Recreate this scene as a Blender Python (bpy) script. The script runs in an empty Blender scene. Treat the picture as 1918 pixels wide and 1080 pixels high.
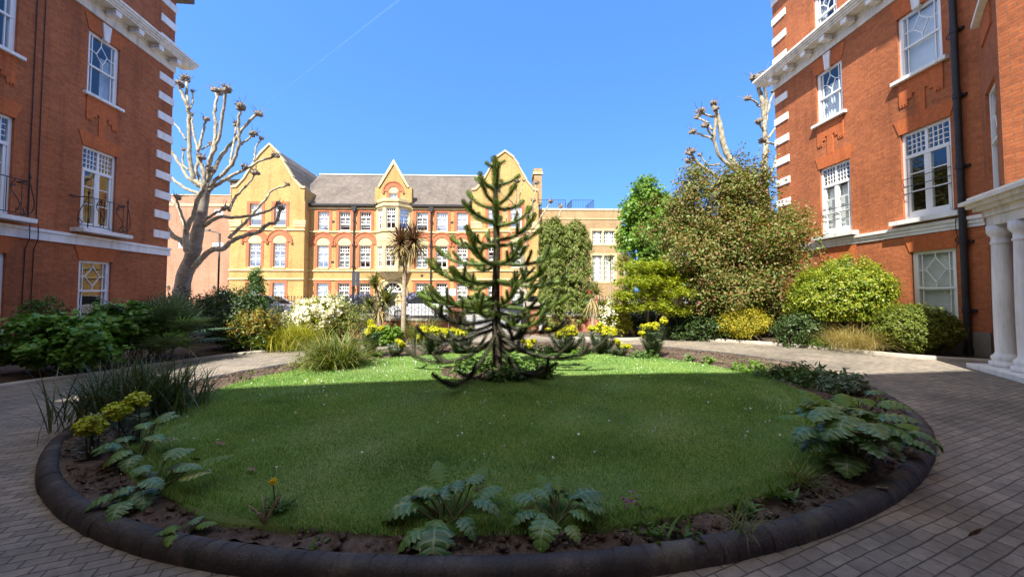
import bpy, bmesh, math, random
import numpy as np
from mathutils import Vector, Matrix
R = math.radians
PI = math.pi
SC = bpy.context.scene
COL = SC.collection
rng = np.random.default_rng(11)
random.seed(5)

# ---------------------------------------------------------------- camera
F_PX, PITCH, CAM_Z = 740.0, R(2.3), 1.6
CY = 550 - F_PX * math.tan(PITCH)
cam_d = bpy.data.cameras.new('camera')
cam_d.sensor_width = 36.0
cam_d.lens = 36.0 * F_PX / 1918.0
cam_d.shift_y = (CY - 540) / 1918.0
cam_d.clip_start, cam_d.clip_end = 0.05, 30000
cam = bpy.data.objects.new('camera', cam_d)
COL.objects.link(cam)
cam.location = (0, 0, CAM_Z)
cam.rotation_euler = (PI / 2 + PITCH, 0, 0)
SC.camera = cam

def ray(px, py):
    x, y = (px - 959.0) / F_PX, -(py - CY) / F_PX
    return Vector((x, math.cos(PITCH) - y * math.sin(PITCH), math.sin(PITCH) + y * math.cos(PITCH)))
def at(px, py, Y):
    d = ray(px, py); t = Y / d.y
    return Vector((d.x * t, Y, CAM_Z + d.z * t))
def gnd(px, py, z=0.0):
    d = ray(px, py); t = (z - CAM_Z) / d.z
    return Vector((d.x * t, d.y * t, z))
def px_m(Y):
    return Y / F_PX

# ---------------------------------------------------------------- materials
def new_mat(name):
    m = bpy.data.materials.new(name); m.use_nodes = True
    nt = m.node_tree
    for n in list(nt.nodes): nt.nodes.remove(n)
    out = nt.nodes.new('ShaderNodeOutputMaterial')
    return m, nt, out
def N(nt, typ, **kw):
    n = nt.nodes.new(typ)
    for k, v in kw.items():
        if hasattr(n, k): setattr(n, k, v)
    return n
def ramp(nt, fac, stops):
    r = nt.nodes.new('ShaderNodeValToRGB')
    e = r.color_ramp.elements
    while len(e) > 1: e.remove(e[-1])
    e[0].position = stops[0][0]; e[0].color = (*stops[0][1], 1)
    for p, c in stops[1:]:
        q = e.new(p); q.color = (*c, 1)
    if fac is not None: nt.links.new(fac, r.inputs['Fac'])
    return r
def mix(nt, a, b, fac, mode='MIX'):
    m = nt.nodes.new('ShaderNodeMix'); m.data_type = 'RGBA'; m.blend_type = mode
    def put(s, v):
        if hasattr(v, 'is_output') or hasattr(v, 'links'): nt.links.new(v, s)
        elif isinstance(v, (int, float)): s.default_value = v
        else: s.default_value = (*v, 1)
    put(m.inputs[6], a); put(m.inputs[7], b); put(m.inputs[0], fac)
    return m.outputs[2]
def noise(nt, scale, detail=4, rough=.55, coord=None, dim='3D'):
    n = nt.nodes.new('ShaderNodeTexNoise'); n.noise_dimensions = dim
    n.inputs['Scale'].default_value = scale; n.inputs['Detail'].default_value = detail
    n.inputs['Roughness'].default_value = rough
    if coord is not None: nt.links.new(coord, n.inputs['Vector'])
    return n
def bump(nt, h, strength, dist):
    b = nt.nodes.new('ShaderNodeBump'); b.inputs['Strength'].default_value = strength
    b.inputs['Distance'].default_value = dist
    nt.links.new(h, b.inputs['Height']); return b.outputs['Normal']
def principled(nt, out, col, rough=.6, normal=None, metal=0.0, spec=.5):
    p = nt.nodes.new('ShaderNodeBsdfPrincipled')
    if hasattr(col, 'links'): nt.links.new(col, p.inputs['Base Color'])
    else: p.inputs['Base Color'].default_value = (*col, 1)
    if hasattr(rough, 'links'): nt.links.new(rough, p.inputs['Roughness'])
    else: p.inputs['Roughness'].default_value = rough
    p.inputs['Metallic'].default_value = metal
    p.inputs['Specular IOR Level'].default_value = spec
    if normal is not None: nt.links.new(normal, p.inputs['Normal'])
    nt.links.new(p.outputs[0], out.inputs['Surface'])
    return p
def geo_pos(nt):
    return nt.nodes.new('ShaderNodeNewGeometry').outputs['Position']
def obj_co(nt):
    return nt.nodes.new('ShaderNodeTexCoord').outputs['Object']

def mat_plain(name, c, rough=.6, var=.15, scale=3.0, metal=0.0, bumpy=.0, spec=.4, dirt=0.0):
    m, nt, out = new_mat(name)
    co = obj_co(nt)
    n = noise(nt, scale, 5, .6, co)
    lo = tuple(x * (1 - var) for x in c); hi = tuple(min(1, x * (1 + var)) for x in c)
    r = ramp(nt, n.outputs['Fac'], [(.3, lo), (.7, hi)])
    nm = bump(nt, noise(nt, scale * 12, 3, .6, co).outputs['Fac'], bumpy, .02) if bumpy else None
    rc = r.outputs[0]
    if dirt:
        mp = nt.nodes.new('ShaderNodeMapping'); mp.inputs['Scale'].default_value = (5, 5, .7); nt.links.new(co, mp.inputs['Vector'])
        dn = noise(nt, 1.0, 6, .7, mp.outputs[0]); dr_ = ramp(nt, dn.outputs['Fac'], [(.30, (1 - dirt, 1 - dirt * 1.05, 1 - dirt * 1.15)), (.52, (1, 1, 1))])
        rc = mix(nt, rc, dr_.outputs[0], 1.0, 'MULTIPLY')
    principled(nt, out, rc, rough, nm, metal, spec)
    return m
def mat_brick(name, c1, c2, mortar, bw=.225, rh=.075, ms=.009, var=.35, bstr=.35, stain=(.25, .8)):
    m, nt, out = new_mat(name)
    uv = nt.nodes.new('ShaderNodeUVMap').outputs[0]
    b = nt.nodes.new('ShaderNodeTexBrick')
    b.inputs['Scale'].default_value = 1
    b.inputs['Brick Width'].default_value = bw; b.inputs['Row Height'].default_value = rh
    b.inputs['Mortar Size'].default_value = ms; b.inputs['Mortar Smooth'].default_value = .3
    b.inputs['Bias'].default_value = -.1
    b.inputs['Color1'].default_value = (*c1, 1); b.inputs['Color2'].default_value = (*c2, 1)
    b.inputs['Mortar'].default_value = (*mortar, 1)
    nt.links.new(uv, b.inputs['Vector'])
    n1 = noise(nt, .45, 5, .6, uv); n2 = noise(nt, 9, 4, .65, uv)
    a = ramp(nt, n1.outputs['Fac'], [(stain[0], (1 - var,) * 3), (stain[1], (1 + var * .5,) * 3)])
    c = mix(nt, b.outputs['Color'], a.outputs[0], 1.0, 'MULTIPLY')
    a2 = ramp(nt, n2.outputs['Fac'], [(.25, (.72,) * 3), (.75, (1.2,) * 3)])
    c = mix(nt, c, a2.outputs[0], 1.0, 'MULTIPLY')
    mp = nt.nodes.new('ShaderNodeMapping'); mp.inputs['Scale'].default_value = (2.2, .16, 1); nt.links.new(uv, mp.inputs['Vector'])
    n4 = noise(nt, 1.0, 5, .68, mp.outputs[0]); a4 = ramp(nt, n4.outputs['Fac'], [(.30, (.74, .72, .72)), (.48, (1, 1, 1)), (.72, (1.07, 1.06, 1.05))])
    c = mix(nt, c, a4.outputs[0], 1.0, 'MULTIPLY')
    inv = nt.nodes.new('ShaderNodeMath'); inv.operation = 'SUBTRACT'; inv.inputs[0].default_value = 1
    nt.links.new(b.outputs['Fac'], inv.inputs[1])
    h = nt.nodes.new('ShaderNodeMath'); h.operation = 'MULTIPLY_ADD'
    nt.links.new(n2.outputs['Fac'], h.inputs[0]); h.inputs[1].default_value = .5
    nt.links.new(inv.outputs[0], h.inputs[2])
    principled(nt, out, c, .85, bump(nt, h.outputs[0], bstr, .012), spec=.25)
    return m
def mat_leaf(name, cols, rough=.45, transl=.3, spec=.4, tmul=(1.3, 1.25, .45), patch=None, vein=False):
    """leaf blades: each blade its own tone; light passes through"""
    m, nt, out = new_mat(name)
    g = nt.nodes.new('ShaderNodeNewGeometry')
    k = len(cols)
    r = ramp(nt, g.outputs['Random Per Island'], [((i + .0) / max(1, k - 1), c) for i, c in enumerate(cols)])
    rc = r.outputs[0]
    if patch:
        n0 = noise(nt, patch, 5, .62, g.outputs['Position']); pr = ramp(nt, n0.outputs['Fac'], [(.32, (.62, .68, .66)), (.5, (1, 1, 1)), (.68, (1.28, 1.12, 1.15))])
        rc = mix(nt, rc, pr.outputs[0], 1.0, 'MULTIPLY')
    if vein:
        at_ = nt.nodes.new('ShaderNodeAttribute'); at_.attribute_name = 'across'; al = nt.nodes.new('ShaderNodeAttribute'); al.attribute_name = 'along'
        def mth(op, x, y=None, z=None):
            q = nt.nodes.new('ShaderNodeMath'); q.operation = op
            for i_, vv in enumerate((x, y, z)):
                if vv is None: continue
                if hasattr(vv, 'links'): nt.links.new(vv, q.inputs[i_])
                else: q.inputs[i_].default_value = vv
            return q.outputs[0]
        mid = mth('LESS_THAN', at_.outputs['Fac'], .07)
        ln = mth('SUBTRACT', al.outputs['Fac'], mth('MULTIPLY', at_.outputs['Fac'], .35)); fr = mth('FRACT', ln); sv = mth('LESS_THAN', mth('ABSOLUTE', mth('SUBTRACT', fr, .42)), .045)
        fac = mth('MULTIPLY', mth('MAXIMUM', mid, sv), .55)
        oi = nt.nodes.new('ShaderNodeObjectInfo'); tone = ramp(nt, oi.outputs['Random'], [(0, (.7, .8, .75)), (.35, (1, 1, 1)), (.6, (1.15, 1.1, .7)), (.85, (1.3, 1.2, .8)), (.93, (2.2, 1.25, .6)), (1, (3.0, 1.5, .8))]); rc = mix(nt, rc, tone.outputs[0], 1.0, 'MULTIPLY')
        bl_ = noise(nt, 26, 4, .6, g.outputs['Position']); br_ = ramp(nt, bl_.outputs['Fac'], [(.3, (.75, .8, .75)), (.7, (1.2, 1.15, 1.1))]); rc = mix(nt, rc, br_.outputs[0], 1.0, 'MULTIPLY')
        rc = mix(nt, rc, (.30, .40, .20), fac)
    p = nt.nodes.new('ShaderNodeBsdfPrincipled')
    nt.links.new(rc, p.inputs['Base Color'])
    p.inputs['Roughness'].default_value = rough
    p.inputs['Specular IOR Level'].default_value = spec
    t = nt.nodes.new('ShaderNodeBsdfTranslucent')
    tc = mix(nt, rc, tmul, 1.0, 'MULTIPLY')
    nt.links.new(tc, t.inputs['Color'])
    s = nt.nodes.new('ShaderNodeMixShader'); s.inputs[0].default_value = transl
    nt.links.new(p.outputs[0], s.inputs[1]); nt.links.new(t.outputs[0], s.inputs[2])
    nt.links.new(s.outputs[0], out.inputs['Surface'])
    return m
def mat_glass(name, tint=(.85, .9, .9), refl=.05):
    m, nt, out = new_mat(name)
    tr = nt.nodes.new('ShaderNodeBsdfTransparent'); tr.inputs[0].default_value = (*tint, 1)
    gl = nt.nodes.new('ShaderNodeBsdfGlossy'); gl.inputs['Roughness'].default_value = .02
    gl.inputs['Color'].default_value = (.95, .97, 1, 1)
    co = obj_co(nt)
    nm = bump(nt, noise(nt, 1.3, 2, .5, co).outputs['Fac'], .05, .05)
    nt.links.new(nm, gl.inputs['Normal'])
    fr = nt.nodes.new('ShaderNodeFresnel'); gb = nt.nodes.new('ShaderNodeNewGeometry')
    io = nt.nodes.new('ShaderNodeMapRange'); io.inputs['To Min'].default_value = 1.5; io.inputs['To Max'].default_value = 1 / 1.5      # a thin sheet: the same from both sides
    nt.links.new(gb.outputs['Backfacing'], io.inputs['Value']); nt.links.new(io.outputs[0], fr.inputs['IOR'])
    ad = nt.nodes.new('ShaderNodeMath'); ad.operation = 'ADD'; ad.use_clamp = True
    nt.links.new(fr.outputs[0], ad.inputs[0]); ad.inputs[1].default_value = refl
    s = nt.nodes.new('ShaderNodeMixShader')
    nt.links.new(ad.outputs[0], s.inputs[0]); nt.links.new(tr.outputs[0], s.inputs[1]); nt.links.new(gl.outputs[0], s.inputs[2])
    nt.links.new(s.outputs[0], out.inputs['Surface'])
    return m
def mat_bark(name, stops, scale, stretch=(1, 1, .4), bstr=.5, rough=.85):
    m, nt, out = new_mat(name)
    co = obj_co(nt)
    mp = nt.nodes.new('ShaderNodeMapping'); mp.inputs['Scale'].default_value = stretch
    nt.links.new(co, mp.inputs['Vector'])
    n = noise(nt, scale, 5, .65, mp.outputs[0])
    r = ramp(nt, n.outputs['Fac'], stops)
    n2 = noise(nt, scale * 5, 4, .7, mp.outputs[0])
    principled(nt, out, r.outputs[0], rough, bump(nt, n2.outputs['Fac'], bstr, .03), spec=.2)
    return m

M = {}
M['brick'] = mat_brick('red_brick', (.50, .150, .052), (.38, .110, .042), (.28, .135, .075))
M['rubbed'] = mat_brick('rubbed_red_brick', (.54, .148, .046), (.48, .13, .043), (.42, .13, .055), .09, .3, .004, .2, .12)
M['yellow'] = mat_brick('yellow_stock_brick', (.53, .325, .11), (.43, .25, .084), (.45, .33, .16), .225, .075, .010, .3, .3)
M['tan'] = mat_brick('tan_brick', (.43, .28, .135), (.35, .22, .105), (.40, .30, .2), .225, .075, .01, .25, .3)
M['pink'] = mat_brick('pinkish_brown_brick', (.40, .185, .11), (.31, .14, .082), (.42, .31, .23), .3, .1, .014, .2, .3)
M['redtrim'] = mat_brick('red_trim_brick', (.50, .15, .068), (.42, .125, .06), (.40, .2, .12), .225, .075, .008, .2, .2)
M['gatebrick'] = mat_brick('gate_red_brick', (.44, .14, .08), (.36, .11, .07), (.35, .22, .16), .225, .075, .01, .2, .3)
M['stone'] = mat_plain('cream_stone', (.55, .44, .24), .8, .2, 1.5, bumpy=.15)
M['white'] = mat_plain('white_painted_stone', (.78, .78, .76), .55, .09, 1.2, bumpy=.05, dirt=.26)
M['cream'] = mat_plain('cream_painted_stucco', (.74, .70, .61), .6, .12, 1.5, bumpy=.06, dirt=.32)
M['wood'] = mat_plain('white_painted_timber', (.78, .78, .77), .4, .05, 2.0)
M['glass'] = mat_glass('window_glass')
M['glass2'] = mat_glass('sky_reflecting_glass', (.8, .85, .85), .30)
M['room'] = mat_plain('dim_interior', (.10, .095, .09), .9, .3, .8)
M['dark'] = mat_plain('dark_interior', (.03, .03, .033), .9, .3, .8)
M['blind'] = mat_plain('pale_blind', (.80, .80, .79), .8, .06, 2)
M['curtain'] = mat_plain('white_net_curtain', (.72, .73, .75), .9, .15, 6)
M['iron'] = mat_plain('black_ironwork', (.015, .015, .017), .45, .3, 4, spec=.5)
M['pipe'] = mat_plain('black_cast_iron_pipe', (.02, .021, .026), .5, .3, 3)
M['plinth'] = mat_plain('grey_cement_plinth', (.20, .19, .165), .9, .3, 1.2, bumpy=.3)
M['slate'] = mat_brick('slate_roof_tiles', (.17, .142, .122), (.12, .102, .09), (.09, .08, .07), .3, .2, .006, .35, .3)
M['lead'] = mat_plain('grey_lead_flashing', (.40, .41, .42), .6, .15, 2)

# ---------------------------------------------------------------- objects
def tag(o, label=None, cat=None, group=None, kind=None):
    if label: o['label'] = label
    if cat: o['category'] = cat
    if group: o['group'] = group
    if kind: o['kind'] = kind
    return o
def empty(name, loc=(0, 0, 0), rz=0.0):
    o = bpy.data.objects.new(name, None); COL.objects.link(o)
    o.location = loc; o.rotation_euler = (0, 0, rz); o.empty_display_size = .2
    return o
def thing(name, label, cat, loc=(0, 0, 0), rz=0.0, group=None):
    return tag(empty(name, loc, rz), label, cat, group)
def link_mesh(name, me, mat, parent=None, loc=None):
    if mat is not None:
        for q in (mat if isinstance(mat, (list, tuple)) else [mat]): me.materials.append(q)
    o = bpy.data.objects.new(name, me); COL.objects.link(o)
    if parent is not None: o.parent = parent
    if loc is not None: o.location = loc
    return o
def np_mesh(name, V, Fc, mat, parent=None, loc=None, smooth=False, offset=None):
    """V (n,3) array; Fc (m,k) int array or list of such arrays"""
    V = np.asarray(V, dtype=np.float32)
    if offset is not None: V = V - np.asarray(offset, dtype=np.float32)
    if not isinstance(Fc, list): Fc = [Fc]
    Fc = [np.asarray(f, dtype=np.int32) for f in Fc if len(f)]
    me = bpy.data.meshes.new(name)
    me.vertices.add(len(V)); me.vertices.foreach_set('co', V.ravel())
    nl = sum(f.size for f in Fc); npol = sum(len(f) for f in Fc)
    me.loops.add(nl); me.polygons.add(npol)
    me.loops.foreach_set('vertex_index', np.concatenate([f.ravel() for f in Fc]))
    tot = np.concatenate([np.full(len(f), f.shape[1], dtype=np.int32) for f in Fc])
    st = np.zeros(npol, dtype=np.int32); st[1:] = np.cumsum(tot)[:-1]
    me.polygons.foreach_set('loop_start', st)
    if smooth: me.polygons.foreach_set('use_smooth', np.ones(npol, dtype=bool))
    me.update(calc_edges=True)
    return link_mesh(name, me, mat, parent, loc)

class MB:
    """collects faces for one mesh; uv = metres along the face"""
    def __init__(s): s.v = []; s.f = []
    def quad(s, *pts):
        i = len(s.v); s.v += [tuple(p) for p in pts]; s.f.append(list(range(i, i + len(pts)))); return s
    def box(s, x0, x1, y0, y1, z0, z1):
        if x0 > x1: x0, x1 = x1, x0
        if y0 > y1: y0, y1 = y1, y0
        if z0 > z1: z0, z1 = z1, z0
        i = len(s.v)
        s.v += [(x0, y0, z0), (x1, y0, z0), (x1, y1, z0), (x0, y1, z0), (x0, y0, z1), (x1, y0, z1), (x1, y1, z1), (x0, y1, z1)]
        s.f += [[i + a for a in q] for q in ((0, 3, 2, 1), (4, 5, 6, 7), (0, 1, 5, 4), (1, 2, 6, 5), (2, 3, 7, 6), (3, 0, 4, 7))]
        return s
    def bar(s, p, q, w, d=None):
        """square bar p->q"""
        p, q = Vector(p), Vector(q); a = (q - p).normalized()
        ref = Vector((0, 1, 0)) if abs(a.y) < .9 else Vector((1, 0, 0))
        u = a.cross(ref).normalized(); v = a.cross(u).normalized()
        d = d or w; i = len(s.v)
        for e in (p, q):
            for su, sv in ((-1, -1), (1, -1), (1, 1), (-1, 1)):
                s.v.append(tuple(e + u * (su * w / 2) + v * (sv * d / 2)))
        s.f += [[i + a for a in f] for f in ((0, 1, 2, 3), (7, 6, 5, 4), (0, 4, 5, 1), (1, 5, 6, 2), (2, 6, 7, 3), (3, 7, 4, 0))]
        return s
    def prism(s, poly, y0, y1):
        """poly in (x,z), extruded along y"""
        n = len(poly); i = len(s.v)
        s.v += [(x, y0, z) for x, z in poly] + [(x, y1, z) for x, z in poly]
        s.f.append([i + k for k in range(n)]); s.f.append([i + n + k for k in reversed(range(n))])
        for k in range(n):
            j = (k + 1) % n
            s.f.append([i + k, i + n + k, i + n + j, i + j])
        return s
    def hprism(s, poly, z0, z1):
        n = len(poly); i = len(s.v)
        s.v += [(x, y, z0) for x, y in poly] + [(x, y, z1) for x, y in poly]
        s.f.append([i + k for k in reversed(range(n))]); s.f.append([i + n + k for k in range(n)])
        for k in range(n):
            j = (k + 1) % n
            s.f.append([i + k, i + j, i + n + j, i + n + k])
        return s
    def tube(s, pts, rad, seg=8, cap=True):
        pts = [Vector(p) for p in pts]
        n = len(pts); i0 = len(s.v)
        rads = rad if isinstance(rad, (list, tuple)) else [rad] * n
        prev = None
        for k, p in enumerate(pts):
            t = (pts[min(n - 1, k + 1)] - pts[max(0, k - 1)]).normalized()
            if prev is None:
                ref = Vector((0, 0, 1)) if abs(t.z) < .9 else Vector((1, 0, 0))
                u = t.cross(ref).normalized()
            else:
                u = (prev - t * prev.dot(t)).normalized()
            prev = u; w = t.cross(u)
            for j in range(seg):
                a = 2 * PI * j / seg
                s.v.append(tuple(p + (u * math.cos(a) + w * math.sin(a)) * rads[k]))
        for k in range(n - 1):
            for j in range(seg):
                a, b = i0 + k * seg + j, i0 + k * seg + (j + 1) % seg
                s.f.append([a, b, b + seg, a + seg])
        if cap:
            s.f.append([i0 + j for j in reversed(range(seg))]); s.f.append([i0 + (n - 1) * seg + j for j in range(seg)])
        return s
    def lathe(s, c, prof, seg=20):
        """prof list of (r,z) at centre c"""
        i0 = len(s.v); n = len(prof)
        for r, z in prof:
            for j in range(seg):
                a = 2 * PI * j / seg
                s.v.append((c[0] + r * math.cos(a), c[1] + r * math.sin(a), c[2] + z))
        for k in range(n - 1):
            for j in range(seg):
                a, b = i0 + k * seg + j, i0 + k * seg + (j + 1) % seg
                s.f.append([a, b, b + seg, a + seg])
        s.f.append([i0 + j for j in reversed(range(seg))]); s.f.append([i0 + (n - 1) * seg + j for j in range(seg)])
        return s
    def build(s, name, mat, parent=None, loc=None, smooth=False, offset=None, uvs=True):
        me = bpy.data.meshes.new(name)
        v = s.v if offset is None else [(a - offset[0], b - offset[1], c - offset[2]) for a, b, c in s.v]
        me.from_pydata(v, [], s.f); me.update()
        if uvs:
            uv = me.uv_layers.new(name='uv'); d = uv.data
            for p in me.polygons:
                n = p.normal; ax, ay, az = abs(n.x), abs(n.y), abs(n.z)
                for li in p.loop_indices:
                    c = me.vertices[me.loops[li].vertex_index].co
                    if az > .75: d[li].uv = (c.x, c.y)
                    elif ay >= ax: d[li].uv = (c.x, c.z if az < .3 else c.z / max(.3, math.sqrt(1 - az * az)))
                    else: d[li].uv = (c.y, c.z if az < .3 else c.z / max(.3, math.sqrt(1 - az * az)))
        if smooth:
            for p in me.polygons: p.use_smooth = True
        return link_mesh(name, me, mat, parent, loc)

def catmull(pts, sub=5):
    P = [Vector(p) for p in pts]
    if len(P) < 3: sub_pts = [P[0].lerp(P[-1], i / sub) for i in range(sub + 1)]; return sub_pts
    out = []
    for i in range(len(P) - 1):
        p0 = P[max(0, i - 1)]; p1 = P[i]; p2 = P[i + 1]; p3 = P[min(len(P) - 1, i + 2)]
        for k in range(sub):
            t = k / sub
            out.append(.5 * ((2 * p1) + (p2 - p0) * t + (2 * p0 - 5 * p1 + 4 * p2 - p3) * t * t + (3 * p1 - p0 - 3 * p2 + p3) * t ** 3))
    out.append(P[-1]); return out

# ---------------------------------------------------------------- world, sun
SUN_EL, SUN_AZ = R(50), R(24)      # light travels towards +x, +y
w = bpy.data.worlds.new('World'); SC.world = w; w.use_nodes = True
wn = w.node_tree
bg = wn.nodes['Background']
sky = wn.nodes.new('ShaderNodeTexSky'); sky.sky_type = 'NISHITA'; sky.sun_disc = False
sky.sun_elevation = SUN_EL
to_sun = Vector((-math.sin(SUN_AZ) * math.cos(SUN_EL), -math.cos(SUN_AZ) * math.cos(SUN_EL), math.sin(SUN_EL)))
sky.sun_rotation = math.atan2(to_sun.x, to_sun.y)
sky.air_density = 1.0; sky.dust_density = .35; sky.ozone_density = 3.5; sky.altitude = 50
hs = wn.nodes.new('ShaderNodeHueSaturation'); hs.inputs['Saturation'].default_value = 1.22; hs.inputs['Value'].default_value = .95
# lift the look-up a little so the clear blue of the upper sky reaches down to the roofs
tcn = wn.nodes.new('ShaderNodeTexCoord'); va = wn.nodes.new('ShaderNodeVectorMath'); va.operation = 'ADD'; va.inputs[1].default_value = (0, 0, .30)
vn = wn.nodes.new('ShaderNodeVectorMath'); vn.operation = 'NORMALIZE'
wn.links.new(tcn.outputs['Generated'], va.inputs[0]); wn.links.new(va.outputs[0], vn.inputs[0]); wn.links.new(vn.outputs[0], sky.inputs['Vector'])
wn.links.new(sky.outputs[0], hs.inputs['Color'])
hs.inputs['Hue'].default_value = .506
# pale fill haze added around the unseen sun, behind the viewer, warming the shade
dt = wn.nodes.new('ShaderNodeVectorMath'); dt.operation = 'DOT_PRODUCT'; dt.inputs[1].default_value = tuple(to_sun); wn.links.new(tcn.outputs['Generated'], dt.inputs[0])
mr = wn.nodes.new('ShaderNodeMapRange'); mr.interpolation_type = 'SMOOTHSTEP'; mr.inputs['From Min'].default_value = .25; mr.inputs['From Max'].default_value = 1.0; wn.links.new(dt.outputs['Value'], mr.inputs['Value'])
fill_haze = mix(wn, hs.outputs[0], (3.45, 3.35, 3.2), mr.outputs[0])
wn.links.new(fill_haze, bg.inputs['Color'])
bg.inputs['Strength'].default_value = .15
sd = bpy.data.lights.new('sun', 'SUN'); sd.energy = 3.8; sd.angle = R(.53); sd.color = (1, .95, .86)
sun = bpy.data.objects.new('sun', sd); COL.objects.link(sun)
sun.rotation_euler = to_sun.to_track_quat('Z', 'Y').to_euler(); sun.location = (-20, -40, 60)
SC.view_settings.view_transform = 'Standard'; SC.view_settings.look = 'None'
SC.view_settings.exposure = 1.7; SC.view_settings.gamma = 1
SC.render.engine = 'CYCLES'
SC.cycles.max_bounces = 8; SC.cycles.transparent_max_bounces = 12; SC.cycles.diffuse_bounces = 3
SC.cycles.use_denoising = True
# ================================================================ facades
class Facade:
    """a wall plane: local x along the wall, y into the building, z up"""
    def __init__(s, root):
        s.root = root
        s.o = Vector(root.location); a = root.rotation_euler.z
        s.x = Vector((math.cos(a), math.sin(a), 0)); s.y = Vector((-math.sin(a), math.cos(a), 0))
    def sz(s, px, py, y=0.0):
        d = ray(px, py); c = Vector((0, 0, CAM_Z))
        t = ((s.o + s.y * y) - c).dot(s.y) / d.dot(s.y)
        p = c + d * t - s.o
        return p.dot(s.x), p.z
    def s(s_, px, py=550): return s_.sz(px, py)[0]
    def z(s_, px, py): return s_.sz(px, py)[1]

def wall_cells(mb, s0, s1, z0, z1, ops, depth=.14, y=0.0):
    xs = sorted({s0, s1, *[max(s0, min(s1, v)) for o in ops for v in o[:2]]})
    zs = sorted({z0, z1, *[max(z0, min(z1, v)) for o in ops for v in o[2:4]]})
    for a, b in zip(xs[:-1], xs[1:]):
        for c, d in zip(zs[:-1], zs[1:]):
            if b - a < 1e-5 or d - c < 1e-5: continue
            mx, mz = (a + b) / 2, (c + d) / 2
            if any(o[0] < mx < o[1] and o[2] < mz < o[3] for o in ops): continue
            mb.quad((a, y, c), (b, y, c), (b, y, d), (a, y, d))
    for a, b, c, d in [o[:4] for o in ops]:
        if a >= s1 or b <= s0 or c >= z1: continue
        mb.quad((a, y, c), (a, y, d), (a, y + depth, d), (a, y + depth, c))
        mb.quad((b, y, c), (b, y + depth, c), (b, y + depth, d), (b, y, d))
        mb.quad((a, y, d), (b, y, d), (b, y + depth, d), (a, y + depth, d))
        mb.quad((a, y, c), (a, y + depth, c), (b, y + depth, c), (b, y, c))

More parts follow.
